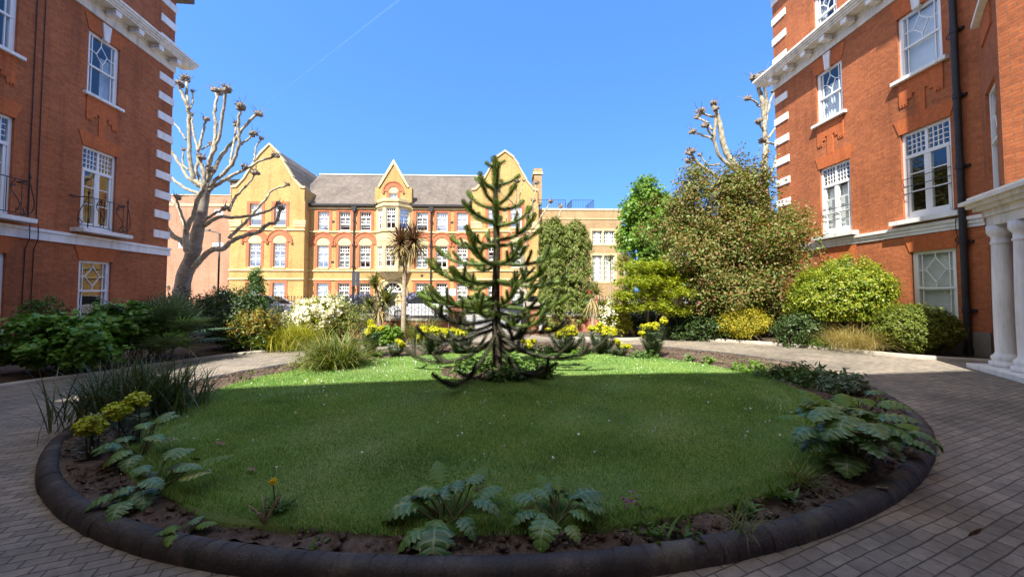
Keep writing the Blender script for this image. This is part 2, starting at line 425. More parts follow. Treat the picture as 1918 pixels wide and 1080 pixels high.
def make_window(root, a, b, z0, z1, style, depth=.14, y=0.0, backing='room', cover=None, sill=None, fw=.07, glass='glass', open_gap=0.0, room_depth=1.6):
    """window part: frame mesh, with sub-parts glazing_bars, pane, sill, blind/curtain, interior"""
    d0 = y + depth - .075; d1 = y + depth + .02
    f = MB()
    f.box(a, a + fw, d0, d1, z0, z1); f.box(b - fw, b, d0, d1, z0, z1)
    f.box(a + fw, b - fw, d0, d1, z1 - fw, z1); f.box(a + fw, b - fw, d0, d1, z0, z0 + fw)
    W, H = b - a - 2 * fw, z1 - z0 - 2 * fw
    x0, x1, c0, c1 = a + fw, b - fw, z0 + fw, z1 - fw
    g = MB(); yb0, yb1 = d0 + .018, d0 + .055
    def v(fx, fz0, fz1, w=.026): g.box(x0 + fx * W - w / 2, x0 + fx * W + w / 2, yb0, yb1, c0 + fz0 * H, c0 + fz1 * H)
    def h(fz, fx0, fx1, w=.026): g.box(x0 + fx0 * W, x0 + fx1 * W, yb0 + .003, yb1 - .003, c0 + fz * H - w / 2, c0 + fz * H + w / 2)
    def dg(p, q, w=.026): g.bar((x0 + p[0] * W, (yb0 + yb1) / 2, c0 + p[1] * H), (x0 + q[0] * W, (yb0 + yb1) / 2, c0 + q[1] * H), w, .03)
    if style in ('diamond', 'tall_diamond'):
        mz = .52 if style == 'diamond' else .47
        f.box(x0, x1, d0 - .012, d1 - .03, c0 + mz * H - .03, c0 + mz * H + .03)      # meeting rail
        f.box(x0, x0 + .045, d0 + .004, d1 - .004, c0, c1); f.box(x1 - .045, x1, d0 + .004, d1 - .004, c0, c1)
        v(.14, 0, 1); v(.86, 0, 1)
        m0 = mz + .02; cz = (m0 + 1) / 2
        h(cz, 0, .14); h(cz, .86, 1)
        if style == 'diamond':
            dx, dz = .27, .17
            h(cz, .14, .5 - dx); h(cz, .5 + dx, .86); v(.5, m0, cz - dz); v(.5, cz + dz, 1)
            P = [(.5 - dx, cz), (.5, cz + dz), (.5 + dx, cz), (.5, cz - dz)]
        else:
            dx, dz = .20, .16
            P = [(.5 - dx, cz - .02), (.5 - .03, cz + dz), (.5 + dx, cz + .02), (.5 + .03, cz - dz)]
            dg((.14, cz + .01), P[0]); dg(P[2], (.86, cz - .01)); dg(P[1], (.5 - .03, 1)); dg(P[3], (.5 + .03, m0))
        for i in range(4): dg(P[i], P[(i + 1) % 4])
    elif style == 'french':
        tz = .74
        f.box(x0, x1, d0 - .01, d1 - .02, c0 + tz * H - .05, c0 + tz * H + .05)
        f.box(x0 + W / 2 - .04, x0 + W / 2 + .04, d0 + .002, d1 - .002, c0, c1)
        t0 = tz + .05 / H
        for sx in (0, 1):
            l, r_ = (.0, .5) if sx == 0 else (.5, 1.0)
            l += .035; r_ -= .035
            for k in (1, 2, 3): v(l + (r_ - l) * k / 4, t0, 1, .024)
            for k in (1, 2, 3): h(t0 + (1 - t0) * k / 4, l, r_, .024)
            f.box(x0 + l * W - .02, x0 + l * W + .05, d0 + .008, d1 - .008, c0, c0 + tz * H); f.box(x0 + r_ * W - .05, x0 + r_ * W + .02, d0 + .008, d1 - .008, c0, c0 + tz * H)
            f.box(x0 + l * W + .05, x0 + r_ * W - .05, d0 + .01, d1 - .01, c0, c0 + .16)
            for k in (1, 2): h(.09 + (tz - .09) * k / 3, l, r_, .03)
    elif style == 'school':
        f.box(x0, x1, d0 - .015, d1 - .02, c0 + .70 * H - .055, c0 + .70 * H + .055)
        f.box(x0, x1, d0 - .012, d1 - .02, c0 + .30 * H - .04, c0 + .30 * H + .04)
        for k in (1, 2, 3): v(k / 4, .72, 1, .05)
        h(.86, 0, 1, .05); v(.5, 0, .7, .05); h(.5, 0, 1, .04)
    elif style == 'school_top':
        f.box(x0, x1, d0 - .015, d1 - .02, c0 + .74 * H - .055, c0 + .74 * H + .055)
        f.box(x0, x1, d0 - .012, d1 - .02, c0 + .33 * H - .04, c0 + .33 * H + .04)
        for k in (1, 2, 3): v(k / 4, .76, 1, .045)
        v(.5, .33, .74, .045); h(.54, 0, 1, .04)
    elif style == 'cross':
        v(.5, 0, 1, .05); h(.45, 0, 1, .05)
    elif style == 'lattice':
        f.box(x0 + W / 2 - .06, x0 + W / 2 + .06, d0, d1, c0, c1)
        for k in (1, 2, 4, 5): v(k / 6, 0, 1, .04)
        nz = max(3, int(round(H / .42)))
        for k in range(1, nz): h(k / nz, 0, 1, .04)
    win = f.build('window', M['wood'], root)
    if g.f: g.build('glazing_bars', M['wood'], win)
    p = MB(); yp = (yb0 + yb1) / 2 + .001
    p.quad((x0, yp, c0), (x1, yp, c0), (x1, yp, c1), (x0, yp, c1)); p.build('pane', M[glass], win)
    if sill:
        sw, sh, sp = sill
        MB().box(a - sw, b + sw, y - sp, y + depth - .08, z0 - sh, z0).build('sill', M['white' if sw > .04 else 'stone'], win)
    if cover:
        c = MB(); kind, f0, f1 = cover[:3]
        if kind == 'blind':
            n = max(4, int((f1 - f0) * H / .07)) if len(cover) > 3 else 1
            if n == 1: c.box(x0 + .01, x1 - .01, d1 + .05, d1 + .06, c0 + f0 * H, c0 + f1 * H)
            else:
                st = (f1 - f0) * H / n
                for k in range(n):
                    zz = c0 + f0 * H + k * st
                    c.quad((x0 + .01, d1 + .03, zz), (x1 - .01, d1 + .03, zz), (x1 - .01, d1 + .048, zz + st * .97), (x0 + .01, d1 + .048, zz + st * .97))
            c.build('blind', M['blind'], win)
        else:
            l, r_ = (cover[3], cover[4]) if len(cover) > 4 else (0, 1)
            n = 40; pts = []
            for k in range(n + 1):
                u = l + (r_ - l) * k / n
                pts.append((x0 + u * W, d1 + .08 + .02 * math.sin(k * 1.3) + .01 * math.sin(k * .37)))
            for (p0, q0), (p1, q1) in zip(pts[:-1], pts[1:]):
                c.quad((p0, q0, c0 + f0 * H), (p1, q1, c0 + f0 * H), (p1, q1, c0 + f1 * H), (p0, q0, c0 + f1 * H))
            c.build('curtain', M['curtain'], win)
    r = MB(); e = .25; yb = d1 + .004; ye = yb + room_depth
    A, B, Z0, Z1 = a - e, b + e, z0 - e, z1 + e
    r.quad((A, ye, Z0), (B, ye, Z0), (B, ye, Z1), (A, ye, Z1)); r.quad((A, yb, Z0), (A, ye, Z0), (A, ye, Z1), (A, yb, Z1))
    r.quad((B, yb, Z0), (B, yb, Z1), (B, ye, Z1), (B, ye, Z0)); r.quad((A, yb, Z1), (A, ye, Z1), (B, ye, Z1), (B, yb, Z1)); r.quad((A, yb, Z0), (B, yb, Z0), (B, ye, Z0), (A, ye, Z0))
    for (l, r_, b0, t0) in ((A, a, Z0, Z1), (b, B, Z0, Z1), (a, b, Z0, z0), (a, b, z1, Z1)):
        r.quad((l, yb, b0), (r_, yb, b0), (r_, yb, t0), (l, yb, t0))
    r.build('interior', M[backing], win, uvs=False)
    return win

def flat_arch(root, a, b, z, keystone=True, h=.48, up=None):
    mb = MB(); sp = .16
    if keystone:
        m = (a + b) / 2
        mb.prism([(a - .02, z), (m - .11, z), (m - .17, z + h), (a - .02 - sp, z + h)], -.022, .05)
        mb.prism([(m + .11, z), (b + .02, z), (b + .02 + sp, z + h), (m + .17, z + h)], -.022, .05)
        MB().prism([(m - .10, z - .05), (m + .10, z - .05), (m + .165, z + h + .02), (m - .165, z + h + .02)], -.06, .04).build('keystone', M['white'], root)
    else:
        mb.prism([(a - .02, z), (b + .02, z), (b + .02 + sp, z + h), (a - .02 - sp, z + h)], -.022, .05)
    mb.build('window_arch', M['rubbed'], root)

def apron(root, a, b, ztop, zbot):
    """raised brick apron below a sill with stepped feet, and a stem down to the arch below"""
    mb = MB(); m = (a + b) / 2; h1 = ztop - (ztop - zbot) * .42; h2 = ztop - (ztop - zbot) * .62
    q = (b - a) / 4
    mb.box(a, b, -.028, .02, h1, ztop)
    mb.box(a, a + q * .8, -.0285, .02, h2, h1); mb.box(b - q * .8, b, -.0285, .02, h2, h1)
    mb.box(a + q * .8, a + q * 1.25, -.0275, .02, (h1 + h2) / 2, h1); mb.box(b - q * 1.25, b - q * .8, -.0275, .02, (h1 + h2) / 2, h1)
    mb.box(m - .13, m + .13, -.0265, .02, zbot, h1)
    for s in (a + .02, b - q * .8 + .02):
        for k in range(3): mb.box(s + k * q * .27, s + k * q * .27 + q * .15, -.027, .02, h2 - .06, h2)
    mb.build('window_apron', M['rubbed'], root)

def cornice(root, s0, s1, z, end_s, out=.48):
    """eaves: frieze, soffit with modillion blocks, moulded gutter; end_s = where it returns round the corner"""
    e = 1 if end_s > (s0 + s1) / 2 else -1
    x0, x1 = (s0, end_s) if e > 0 else (end_s, s1)
    def run(mb, o, y1, z0, z1):
        a, b = (x0, x1 + o) if e > 0 else (x0 - o, x1)
        mb.box(a, b, -o, y1, z0, z1)
    mb = MB(); z = z + .40
    run(mb, .05, .05, z - .40, z - .06); run(mb, .10, .05, z - .06, z + .02)
    run(mb, out, .06, z + .02, z + .09)
    run(mb, out + .04, -out + .10, z + .092, z + .17); run(mb, out + .09, -out + .10, z + .172, z + .25); run(mb, out + .13, -out + .10, z + .252, z + .34)
    run(mb, out + .05, .05, z + .342, z + .40)
    c = mb.build('cornice', M['cream'], root)
    n = int((x1 - x0) / .95); md = MB()
    for k in range(n):
        s = (x1 - .32 - k * .95) if e > 0 else (x0 + .32 + k * .95)
        if k == 0:
            md.prism([(-.11, -.17), (.11, -.17), (.11, -.061), (.13, -.06), (.13, .017), (-.13, .017), (-.13, -.06), (-.11, -.061)], -out + .05, -.101)
            o = md.build('modillion', M['white'], c, (s, 0, z))
        else:
            o = o.copy(); COL.objects.link(o); o.location = (s, 0, z); o.parent = c
    return c

def balcony(root, a, b, z0, z1):
    """bowed wrought iron window guard with scrolls, finials and side stays"""
    mb = MB(); y = -.34; L, Rr = a - .06, b + .06
    top = [(L, -.02, z1), (L, y * .8, z1), (L + .05, y, z1), (Rr - .05, y, z1), (Rr, y * .8, z1), (Rr, -.02, z1)]
    mb.tube(top, .014, 6); mb.tube([(p[0], p[1], z0 + .07) for p in top], .013, 6)
    n = 9
    for k in range(n):
        s = L + (Rr - L) * k / (n - 1)
        if k in (2, 6):
            c = []
            for i in range(22):
                t = i / 21; c.append((s + .045 * math.sin(t * 2 * PI), y - .07 * math.sin(t * PI * 2) - .03, z0 + .07 + (z1 - z0 - .07) * t))
            mb.tube(c, .011, 5)
            for (cz, dr) in ((z0 + .16, 1), (z1 - .2, -1)):
                sp = [(s + dr * .06 + (.055 - .005 * i) * math.cos(i * .75), y - .03, cz + (.06 - .0052 * i) * math.sin(i * .75)) for i in range(11)]
                mb.tube(sp, .010, 5)
        else: mb.tube([(s, y, z0 + .07), (s, y, z1)], .009, 5)
    for s, d in ((L, -1), (Rr, 1)):
        mb.tube([(s, y, z0), (s, y, z1 + .10)], .016, 6)
        mb.lathe((s, y, z1 + .09), [(.012, 0), (.035, .03), (.03, .07), (.012, .10), (.02, .125), (.004, .19)], 8)
        cur = [(s + d * .03, y * .95, z1 - .02), (s + d * .10, y * .9, z1 - .22), (s + d * .2, y * .8, z1 - .5), (s + d * .22, y * .7, z0 + .25), (s + d * .12, y * .6, z0 + .10), (s + d * .03, -.2, z0 + .14), (s + d * .05, -.16, z0 + .26), (s + d * .11, -.18, z0 + .27), (s + d * .13, -.2, z0 + .2)]
        mb.tube(catmull(cur, 4), .012, 5)
        mb.tube([(s + d * .03, -.02, z1), (s + d * .25, -.02, z1)], .018, 6)
    return mb.build('balcony_railing', M['iron'], root)

# ---------------------------------------------------------------- left courtyard building
PHI_L = math.atan((885 - 959) / F_PX)
c = at(311, 550, 16.5)
LB = thing('red_brick_building', 'red brick mansion block on the left with white quoins and black iron window balconies', 'building', (c.x, c.y, 0), PI / 2 - PHI_L, 'brick mansion blocks round the courtyard')
LF = Facade(LB)
EAVE = LF.z(317, 131)
S0 = -24.0
ZS = LF.z(304, 478), LF.z(304, 463)          # string course
def rect(F, xl, yl, xr, yb):                   # opening from its left edge top, right edge x and bottom y (read at the left edge)
    a, z1 = F.sz(xl, yl); z0 = F.z(xl, yb); b = F.s(xr, yl)
    return [min(a, b), max(a, b), z0, z1]
wA2 = rect(LF, 166, 54, 228, 174); wA1 = rect(LF, 149, 268, 223, 428); wA0 = rect(LF, 146, 486, 210, 600)
cw = (wA2[0] + wA2[1]) / 2; wd = (wA2[1] - wA2[0])
for q in (wA1, wA0):
    m_ = (q[0] + q[1]) / 2
wB_r = LF.s(34, 60)
pitch_w = 0
lw = []
wd = 1.16
cA = (wA2[0] + wA2[1]) / 2
cB = LF.s(33, 60) - wd / 2
step = cA - cB
colsL = [cA - step * k for k in range(5)]
print('LEFT', wA2, wA1, wA0, 'colB', cB, 'step', step, 'eave', EAVE, 'string', ZS)
ops = []
for k, cx_ in enumerate(colsL):
    ops.append([cx_ - wd / 2, cx_ + wd / 2, wA2[2], wA2[3], 'tall_diamond', k])
    ops.append([cx_ - wd / 2 - .04, cx_ + wd / 2 + .04, wA1[2], wA1[3], 'french', k])
    ops.append([cx_ - wd / 2, cx_ + wd / 2, .62, wA0[3], 'diamond', k])
    ops.append([cx_ - wd / 2, cx_ + wd / 2, EAVE + .75, EAVE + 2.5, 'tall_diamond', k])
HL = 14.3
mb = MB()
wall_cells(mb, S0, 0, .0, HL, ops)
D = 9.0
mb.quad((0, 0, 0), (0, D, 0), (0, D, HL), (0, 0, HL)); mb.quad((S0, D, 0), (S0, 0, 0), (S0, 0, HL), (S0, D, HL)); mb.quad((0, D, 0), (S0, D, 0), (S0, D, HL), (0, D, HL))
mb.build('wall', M['brick'], LB)
MB().box(S0, .35, -.5, D, HL + .003, HL + .3).build('roof', M['slate'], LB)
MB().box(S0, .05, -.05, .03, 0.0, .35).build('plinth', M['plinth'], LB)
sc_ = MB(); sc_.box(S0, .06, -.06, .04, ZS[0], ZS[1] - .09); sc_.box(S0, .09, -.09, .04, ZS[1] - .088, ZS[1]); sc_.build('string_course', M['white'], LB)
cornice(LB, S0, 0, EAVE, 0)
for k, o in enumerate(ops):
    a, b, z0, z1, st, col = o
    lvl = k % 4
    cov = None
    if lvl == 0: cov = ('curtain', 0, .75, .62, 1.0) if col == 0 else ('curtain', 0, 1, 0, .7)
    if lvl == 3: cov = ('blind', .2, 1)
    make_window(LB, a, b, z0, z1, st, cover=cov, sill=(.14, .09, .12) if lvl != 1 else (.3, .12, .40), fw=.085, backing='room' if lvl else 'dark', glass='glass', room_depth=1.6)
    if lvl == 0: flat_arch(LB, a, b, z1 + .001, True, min(.5, EAVE - z1 - .02)); apron(LB, a, b, z0 - .092, z1 - (z1 - z0) - 1.25 if False else wA1[3] + .45)
    if lvl == 1: flat_arch(LB, a, b, z1 + .001, False, .46)
    if lvl == 2: flat_arch(LB, a, b, z1 + .001, False, min(.5, ZS[0] - z1 - .02))
    if lvl == 1: balcony(LB, a - .05, b + .05, z0 + .02, z0 + 1.02)
def quoins(root, F, e, ys_px, cx, h=.30, ln=.78):
    for i, y in enumerate(ys_px):
        z = F.z(cx, y)
        a, b = (-ln, .035) if e > 0 else (-.035, ln)
        MB().box(a, b, -.04, .05, z - h / 2, z + h / 2).build('quoin', M['white'], root)
zt = LF.z(313, 441); sp_ = (LF.z(313, 150) - zt) / 8
for k in range(-0, 15):
    z = zt + sp_ * k
    if EAVE - .1 < z < EAVE + .95: continue
    MB().box(-.78, .035, -.04, .05, z - .15, z + .15).build('quoin', M['white'], LB)
# cables down the wall
for i, (xa, xb) in enumerate(((66, 52), (82, 68))):
    s1_, s2_ = LF.s(xa, 60), LF.s(xb, 560)
    MB().tube([(s1_, -.02, EAVE - .4), (s1_ + .02, -.02, ZS[1] + .4), (s1_, -.115, ZS[1]), (s1_, -.115, ZS[0]), (s1_, -.02, ZS[0] - .3), (s1_ - .02, -.02, .4)], .012, 5).build('wall_cable', M['pipe'], LB)
# rear range of the same block, behind the viewer: it throws the shade over the near lawn
rw = MB()
def loc(F, X, Y):
    p = Vector((X, Y, 0)) - Vector((F.o.x, F.o.y, 0)); return p.dot(F.x), p.dot(F.y)
RZ = 13.3
ra = [(-16.5, -5.75), (18.5, -.67), (17.5, -9.5), (-16.5, -14)]
rw.hprism([loc(LF, *p) for p in ra], 0, RZ)
rw.build('rear_range', M['brick'], LB)
MB().hprism([loc(LF, *p) for p in [(-17, -5.3), (18.5, -.2), (18.5, -9.5), (-17, -14.5)]], RZ + .004, RZ + .35).build('rear_roof', M['slate'], LB)
ch = MB(); p = loc(LF, .6, -4.8); ch.box(p[0] - .55, p[0] + .55, p[1] - .5, p[1] + .5, RZ + .353, RZ + 1.9); ch.build('rear_chimney', M['brick'], LB)

# ---------------------------------------------------------------- right courtyard building
PHI_R = math.atan((945 - 959) / F_PX)
c = at(1461, 550, 17.5)
RB = thing('red_brick_building', 'red brick mansion block on the right with white columned portico and black drainpipe', 'building', (c.x, c.y, 0), -PI / 2 - PHI_R, 'brick mansion blocks round the courtyard')
RF = Facade(RB)
EAVR = RF.z(1454, 168)
ZR = RF.z(1470, 475), RF.z(1470, 463)
wA2 = rect(RF, 1528, 143, 1577, 236); wA1 = rect(RF, 1535, 318, 1592, 444)
wB2 = rect(RF, 1679, 39, 1763, 155); wB1 = rect(RF, 1686, 254, 1781, 415); wB0 = rect(RF, 1706, 472, 1790, 612)
wA3 = rect(RF, 1523, 0, 1567, 57)
print('RIGHT', wA2, wA1, wB2, wB1, wB0, wA3, 'eave', EAVR, 'string', ZR)
ops = [[*wA2, 'tall_diamond', 2], [*wB2, 'tall_diamond', 2], [*wA1, 'french', 1], [*wB1, 'french', 1], [*wB0, 'diamond', 0],
       [wA1[0], wA1[1], wB0[2], wB0[3], 'diamond', 0], [wA3[0], wA3[1], EAVR + .75, EAVR + 2.5, 'tall_diamond', 3], [wB2[0], wB2[1], EAVR + .75, EAVR + 2.5, 'tall_diamond', 3]]
# bay: canted bay nearer the camera
sb = RF.s(1838, 200)                           # where the bay leaves the wall
dcl = 1.66
mb = MB(); HR = 15.2
wall_cells(mb, 0, sb, 0, HR, ops)
bay = [(sb, 0), (sb + dcl, -dcl), (sb + dcl + 5, -dcl), (sb + dcl + 5, 9)]
mb.quad((0, 9, 0), (0, 0, 0), (0, 0, HR), (0, 9, HR)); mb.quad((sb + dcl + 5, -dcl, 0), (sb + dcl + 5, 9, 0), (sb + dcl + 5, 9, HR), (sb + dcl + 5, -dcl, HR)); mb.quad((sb + dcl + 5, 9, 0), (0, 9, 0), (0, 9, HR), (sb + dcl + 5, 9, HR))
mb.build('wall', M['brick'], RB)
# canted bay in its own frame
bw_ = MB()
L_ = dcl * math.sqrt(2)
bz = [(RF.z(1866, 330) - .2, RF.z(1866, 152)), ]
wbay = [L_ * .24, L_ * .78]
bops = [[wbay[0], wbay[1], wB1[2], wB1[3]], [wbay[0], wbay[1], wB2[2] + .2, wB2[3]]]
cant = empty('bay', (sb, 0, 0), -PI / 4); cant.parent = RB
wall_cells(bw_, 0, L_, 0, HR, bops)
bw_.quad((L_, 0, 0), (L_ + 5 * math.cos(PI / 4), 5 * math.sin(PI / 4), 0), (L_ + 5 * math.cos(PI / 4), 5 * math.sin(PI / 4), HR), (L_, 0, HR))
bw_.build('bay_wall', M['brick'], cant)
for o in bops:
    make_window(cant, *o, 'diamond', sill=(.14, .1, .16), fw=.08)
apr = MB(); apr.box(wbay[0], wbay[1], -.03, .02, wB2[2] - .5, wB2[2] + .1); apr.build('bay_apron', M['rubbed'], cant)
MB().hprism([(-.2, -.35), (sb - .15, -.35), (sb + dcl - .1, -dcl - .35), (sb + dcl + 5, -dcl - .35), (sb + dcl + 5, 9), (-.35, 9)], HR + .003, HR + .3).build('roof', M['slate'], RB)
MB().box(-.05, sb, -.05, .03, 0, RF.z(1860, 630) if False else .62).build('plinth', M['plinth'], RB)
sc_ = MB(); sc_.box(-.06, sb - .02, -.06, .04, ZR[0] + .09, ZR[1]); sc_.box(-.09, sb - .02, -.10, .04, ZR[1] - .085, ZR[1] + .006); sc_.box(-.04, sb - .02, -.035, .04, ZR[0], ZR[0] + .088); sc_.build('string_course', M['white'], RB)
cornice(RB, 0, sb - .02, EAVR, 0)
for k, o in enumerate(ops):
    a, b, z0, z1, st, lvl = o
    cov = {2: ('blind', 0, 1) if k == 1 else ('curtain', 0, .75), 1: ('blind', 0, .7) if k == 2 else None, 0: ('blind', 0, 1, 1), 3: ('curtain', 0, .9, 0, .3)}[lvl]
    make_window(RB, a, b, z0, z1, st, cover=cov, sill=(.16, .10, .13) if lvl != 1 else (.25, .13, .22), fw=.09, backing='dark' if k in (3, 6) else 'room', glass='glass', room_depth=1.4)
    if lvl == 2: flat_arch(RB, a, b, z1 + .001, True, min(.55, EAVR - z1 - .02)); apron(RB, a, b, z0 - .102, wA1[3] + .45 if k == 0 else wB1[3] + .45)
    if lvl == 1:
        flat_arch(RB, a, b, z1 + .001, False, .46)
        gb = MB()
        for q in (.30, .38, .47) if k == 3 else (.30, .37): gb.tube([(a + .03, -.01, z0 + (z1 - z0) * q), (b - .03, -.01, z0 + (z1 - z0) * q)], .012, 5)
        gb.build('window_guard_bars', M['iron'], RB)
    if lvl == 0: flat_arch(RB, a, b, z1 + .001, False, min(.5, ZR[0] - z1 - .02))
# the open casement of the near french window
a, b, z0, z1 = wB1
zt = z0 + (z1 - z0) * .70
cs = empty('open_casement', (b - .12, .02, 0), R(-62)); cs.parent = RB
cw_ = (b - a) / 2 - .15
cm = MB(); cm.box(-cw_, -cw_ + .07, 0, .045, z0 + .1, zt); cm.box(-.07, 0, 0, .045, z0 + .1, zt); cm.box(-cw_ + .07, -.07, .001, .044, zt - .08, zt); cm.box(-cw_ + .07, -.07, .001, .044, z0 + .1, z0 + .3)
for q in (1, 2): cm.box(-cw_ + .07, -.07, .008, .036, z0 + .3 + (zt - z0 - .38) * q / 3 - .014, z0 + .3 + (zt - z0 - .38) * q / 3 + .014)
cm.build('casement_frame', M['wood'], cs)
MB().quad((-cw_ + .07, .02, z0 + .3), (-.07, .02, z0 + .3), (-.07, .02, zt - .08), (-cw_ + .07, .02, zt - .08)).build('casement_pane', M['glass2'], cs)
zq = RF.z(1456, 190); sp_ = (zq - RF.z(1458, 305)) / 3
for k in range(-9, 9):
    z = zq + sp_ * k
    if EAVR - .1 < z < EAVR + .95 or z < ZR[1] + .2: continue
    MB().box(-.035, .82, -.04, .05, z - .15, z + .15).build('quoin', M['white'], RB)
# drainpipe with brackets
sp1 = RF.s(1806, 300)
dp = MB(); dp.tube([(sp1, -.12, .02), (sp1, -.12, EAVR + .0), (sp1, -.16, EAVR + .1), (sp1, -.36, EAVR + .38)], .075, 12)
for z in (1.1, 2.9, 4.9, 6.8, 8.6): dp.tube([(sp1, -.12, z), (sp1, -.12, z + .14)], .092, 12); dp.box(sp1 - .15, sp1 + .15, -.06, .01, z + .03, z + .1)
dp.tube([(sp1, -.12, .0), (sp1, -.12, .2)], .095, 12)
dp.build('drainpipe', M['pipe'], RB)
cb = MB(); s3 = RF.s(1796, 380); cb.tube(catmull([(s3, -.02, wB1[2] - .1), (s3 + .02, -.11, ZR[1] + .1), (s3, -.12, ZR[0]), (s3, -.03, ZR[0] - .35)], 4), .01, 5)
for zc in (wB1[2] + .02, ZR[0] - .3, wB2[2] + .45): cb.tube([(s3 + .09 * math.cos(t), -.04, zc + .07 * math.sin(t)) for t in np.linspace(0, 6.2, 14)], .012, 5)
cb.build('wall_cable', M['pipe'], RB)
# portico, turned towards the middle of the court
A = Vector((9.95, 8.75, 0)); dirp = Vector((-.447, -.894, 0)); inn = Vector((.894, -.447, 0))
po = empty('portico'); po.parent = RB
pl = RF.sz(1812, 550); lp = loc(RF, A.x, A.y); po.location = (lp[0], lp[1], 0)
po.rotation_euler = (0, 0, math.atan2(dirp.y, dirp.x) - RB.rotation_euler.z)   # local x = along the front towards camera, y = into the building (left of dir)
Lp = 4.6; e0 = MB()
# front edge at y=0 ; inside is +y?  check the hand: z x dirp
sgn = 1 if Vector((-dirp.y, dirp.x, 0)).dot(inn) > 0 else -1
def pbox(mb, x0, x1, y0, y1, z0, z1): mb.box(x0, x1, sgn * y0, sgn * y1, z0, z1)
zt = 3.02
for (o, z0, z1) in ((.30, zt + .002, zt + .20), (.26, zt + .203, zt + .34), (.16, zt + .343, zt + .42), (.08, zt + .423, zt + .50), (0, zt + .503, zt + .58)):
    pbox(e0, o, Lp, o, 2.6, z0, z1)
e0.build('entablature', M['cream'], po)
rf = MB(); pbox(rf, .1, Lp, .1, 2.6, zt + .583, zt + .66); rf.build('portico_roof', M['lead'], po)
st = MB(); pbox(st, .05, Lp, .0, 2.6, 0.004, .10); st.build('portico_step', M['white'], po)
prof = [(.25, 0), (.25, .10), (.20, .12), (.22, .17), (.215, .21), (.175, .25), (.155, .30), (.16, .8), (.155, 1.6), (.14, zt - .52), (.14, zt - .50), (.16, zt - .48), (.16, zt - .45), (.142, zt - .43), (.142, zt - .34), (.18, zt - .29), (.20, zt - .24), (.20, zt - .1)]
for (x, y) in ((.42, .45), (1.10, .45), (.42, 1.3), (3.4, .45)):
    cm = MB(); cm.lathe((x, sgn * y, .102), prof, 28); cm.build('column', M['white'], po, smooth=False)
    for p_ in cm.f: pass
for ch_ in list(po.children):
    if ch_.name.startswith('column'):
        for p_ in ch_.data.polygons: p_.use_smooth = len(p_.vertices) == 4

# ---------------------------------------------------------------- school across the street
SY = 36.0
p = at(735, 550, SY)
SB = thing('school_building', 'yellow brick gabled school with red arched windows and grey slate roof', 'building', (p.x, p.y, 0), R(2.0))
SF = Facade(SB)
def X(px): return SF.s(px, 550)
def Z(py): return SF.z(735, py)
mb = MB()
E = Z(384); RG = Z(327)
swin = []          # (x0,x1,ytop,ybot,style,plane y)
G1, G2 = X(442), X(576)
gl = -.9
topsty = 'school_top'
for xa, xb in ((593, 614), (633, 654), (672, 693), (778.5, 800.5), (816.5, 837.5), (855, 875)):
    swin.append((X(xa), X(xb), Z(432), Z(397), topsty, 0)); swin.append((X(xa), X(xb), Z(501), Z(460), 'school', 0)); swin.append((X(xa), X(xb), Z(575), Z(530), 'school', 0))
main_ops = [[w_[0], w_[1], w_[2], w_[3]] for w_ in swin]
wall_cells(mb, X(570), X(892), 0, E, main_ops, .22)
